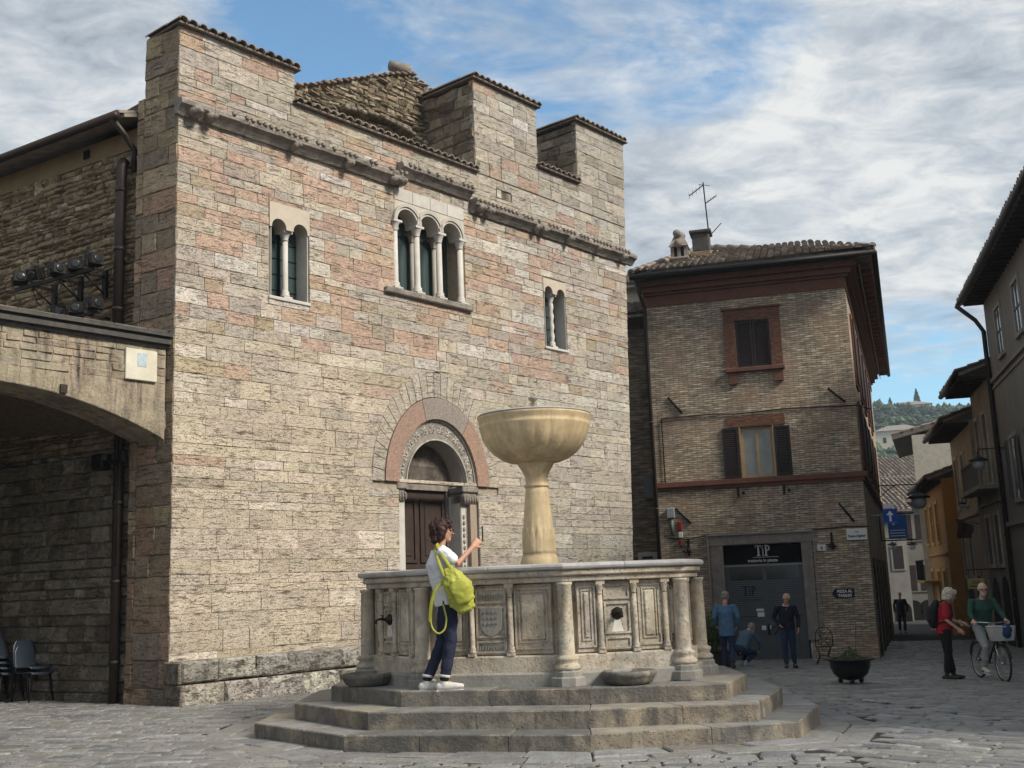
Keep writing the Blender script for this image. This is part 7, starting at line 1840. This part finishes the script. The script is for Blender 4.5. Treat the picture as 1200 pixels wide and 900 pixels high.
# ================================================================== planters and chair
M_leaf = pmat('glossy_shrub_leaf', (.045, .075, .025), .5, var=.2, vscale=8, spec=.4)
M_iron2 = pmat('black_cast_iron', (.018, .018, .020), .42, .4, var=.3, vscale=8, bump=.2, bscale=40)
M_soil = pmat('dark_soil', (.03, .024, .018), .95)
M_terra = pmat('dark_plastic_trough', (.03, .024, .024), .6)
def leaves(mb, pts_fn, n, s, seed, cols):
    r_ = random.Random(seed)
    for i in range(n):
        c, nrm = pts_fn(r_); q = s * r_.uniform(.6, 1.3); d = (Vector(nrm) + Vector((r_.uniform(-1, 1), r_.uniform(-1, 1), r_.uniform(-.6, 1))) * .8).normalized(); a = d.orthogonal().normalized(); a.rotate(Matrix.Rotation(r_.uniform(0, 6.28), 3, d)); b = d.cross(a)
        c = Vector(c); k_ = r_.uniform(.6, 1.4); col = tuple(x * k_ for x in r_.choice(cols))
        mb.add([tuple(c - a * q), tuple(c + b * q * .45 + d * q * .15), tuple(c + a * q), tuple(c - b * q * .45 + d * q * .15)], [(0, 1, 2, 3)], col=col)
P = ong(846, 784) + Vector((-.1, 1.0, 0)); P.z = ground(P.x, P.y); Mp = Matrix.Translation(P)
sp_ = root('potted_shrub', Mp, 'dense dark green shrub in a low trough behind the fountain by the denim man', 'shrub')
mb = MB(Mp); mb.bbox(-.42, .55, -.22, .22, .0, .34, b=.02); mb.bbox(-.44, .57, -.24, .24, .34, .38, b=.01); mb.build('trough', M_terra, sp_)
def shf(r_):
    while True:
        v = Vector((r_.uniform(-1, 1), r_.uniform(-1, 1), r_.uniform(-1, 1)))
        if .25 < v.length < 1: break
    n_ = v.normalized(); k_ = 1 + .22 * noise.noise(n_ * 2.3)
    return (v.x * .48 * k_, v.y * .42 * k_, .80 + v.z * .52 * k_), n_
mb = MB(Mp); leaves(mb, shf, 4200, .032, 3, [(1, 1, 1), (1.3, 1.25, .9), (.7, .8, .8), (1.6, 1.5, .9)]); mb.build('foliage', M_leaf, sp_, kind='stuff')
mb = MB(Mp)
for i in range(7): a = i * .9; mb.tube([(0, 0, .35), (.12 * cos(a), .1 * sin(a), .7), (.3 * cos(a), .26 * sin(a), 1.05)], [.02, .014, .006], 5)
mb.build('stem', M_eave, sp_)
P = ong(998, 801); Mp = Matrix.Translation(P)
pb = root('bowl_planter', Mp, 'wide black cauldron shaped planter with a sparse bush on the paving', 'planter')
mb = MB(Mp); mb.lathe([(.08, .06), (.2, .09), (.29, .17), (.335, .28), (.345, .38), (.43, .405), (.44, .42), (.43, .43), (.33, .425), (.32, .36), (.02, .36)], (0, 0, 0), 36); mb.build('bowl', M_iron2, pb)
for a in (.3, 2.4, 4.5): mb = MB(Mp); mb.sphere((.2 * cos(a), .2 * sin(a), .05), (.045, .045, .05), 8, 6); mb.build('foot', M_iron2, pb)
mb = MB(Mp); mb.lathe([(.01, .385), (.325, .38)], (0, 0, 0), 20); mb.build('soil', M_soil, pb)
def bf(r_):
    a = r_.uniform(0, 6.28); q = r_.uniform(0, 1) ** .6; h = r_.uniform(0, 1); return (.19 * q * cos(a) + .02 - .09 * (1 - h), .17 * q * sin(a), .40 + .20 * h * (1.2 - q)), (cos(a), sin(a), .6)
mb = MB(Mp); leaves(mb, bf, 520, .026, 6, [(1, 1, 1), (1.4, 1.3, .9), (.7, .8, .7)]); mb.build('foliage', M_leaf, pb, kind='stuff')
mb = MB(Mp); mb.tube([(.12, 0, .4), (.13, 0, .62), (.16, 0, .98)], [.006, .005, .003], 5)
for i in range(6): a = i * 1.1; mb.tube([(0, 0, .38), (.06 * cos(a), .06 * sin(a), .5), (.14 * cos(a), .13 * sin(a), .58)], .004, 4)
mb.build('twig', M_eave, pb)
# wrought iron bistro chair
P = ong(967, 779); Mp = frame(P, (.9, -.35)); bc_ = root('bistro_chair', Mp, 'black wrought iron chair with scrolled back against the brick wall', 'chair')
mb = MB(Mp); pts = [(-.21, .18, .44)] + [(-.21, .19, .6)] + [(.21 * -cos(t), .2, .68 + .23 * sin(t)) for t in [pi * i / 12 for i in range(13)]] + [(.21, .19, .6), (.21, .18, .44)]; mb.tube(pts, .012, 6)
for s_ in (1, -1):
    mb.tube([(-.17 * s_, .19, .78), (-.05 * s_, .19, .62), (.12 * s_, .19, .46)], .008, 5)
    mb.tube([(.09 * s_ + .07 * cos(t) * (1 - t / 9), .19, .74 + .07 * sin(t) * (1 - t / 9)) for t in [i * .5 for i in range(12)]], .007, 5)
    mb.tube([(.1 * s_ + .05 * cos(t), .19, .56 + .05 * sin(t)) for t in [i * .55 for i in range(12)]], .007, 5)
mb.build('scrolled_back', M_iron2, bc_)
mb = MB(Mp); mb.lathe([(.21, .43), (.22, .44), (.2, .452), (.02, .452)], (0, 0, 0), 20); mb.build('seat', M_iron2, bc_)
for sx, sy in ((1, 1), (1, -1), (-1, 1), (-1, -1)): mb = MB(Mp); mb.tube([(.17 * sx, .16 * sy, .44), (.10 * sx, .10 * sy, .22), (.20 * sx, .19 * sy, 0)], .012, 6); mb.build('leg', M_iron2, bc_)
mb = MB(Mp); mb.tube([(.11 * cos(t), .11 * sin(t), .22) for t in [2 * pi * i / 14 for i in range(15)]], .007, 5); mb.build('leg_ring', M_iron2, bc_)


# ================================================================== air
M_haze = bpy.data.materials.new('haze_air'); M_haze.use_nodes = True; t = NT(M_haze.node_tree); t.t.nodes.clear()
pv = t.n('ShaderNodeVolumePrincipled'); pv.inputs['Color'].default_value = (.72, .86, .98, 1); pv.inputs['Density'].default_value = .00042; pv.inputs['Anisotropy'].default_value = .2
t.l(pv.outputs[0], t.n('ShaderNodeOutputMaterial').inputs['Volume'])
mb = MB(); mb.box(-960, 960, -80, 960, -12, 95); hz = mb.build('haze', M_haze); hz['kind'] = 'stuff'
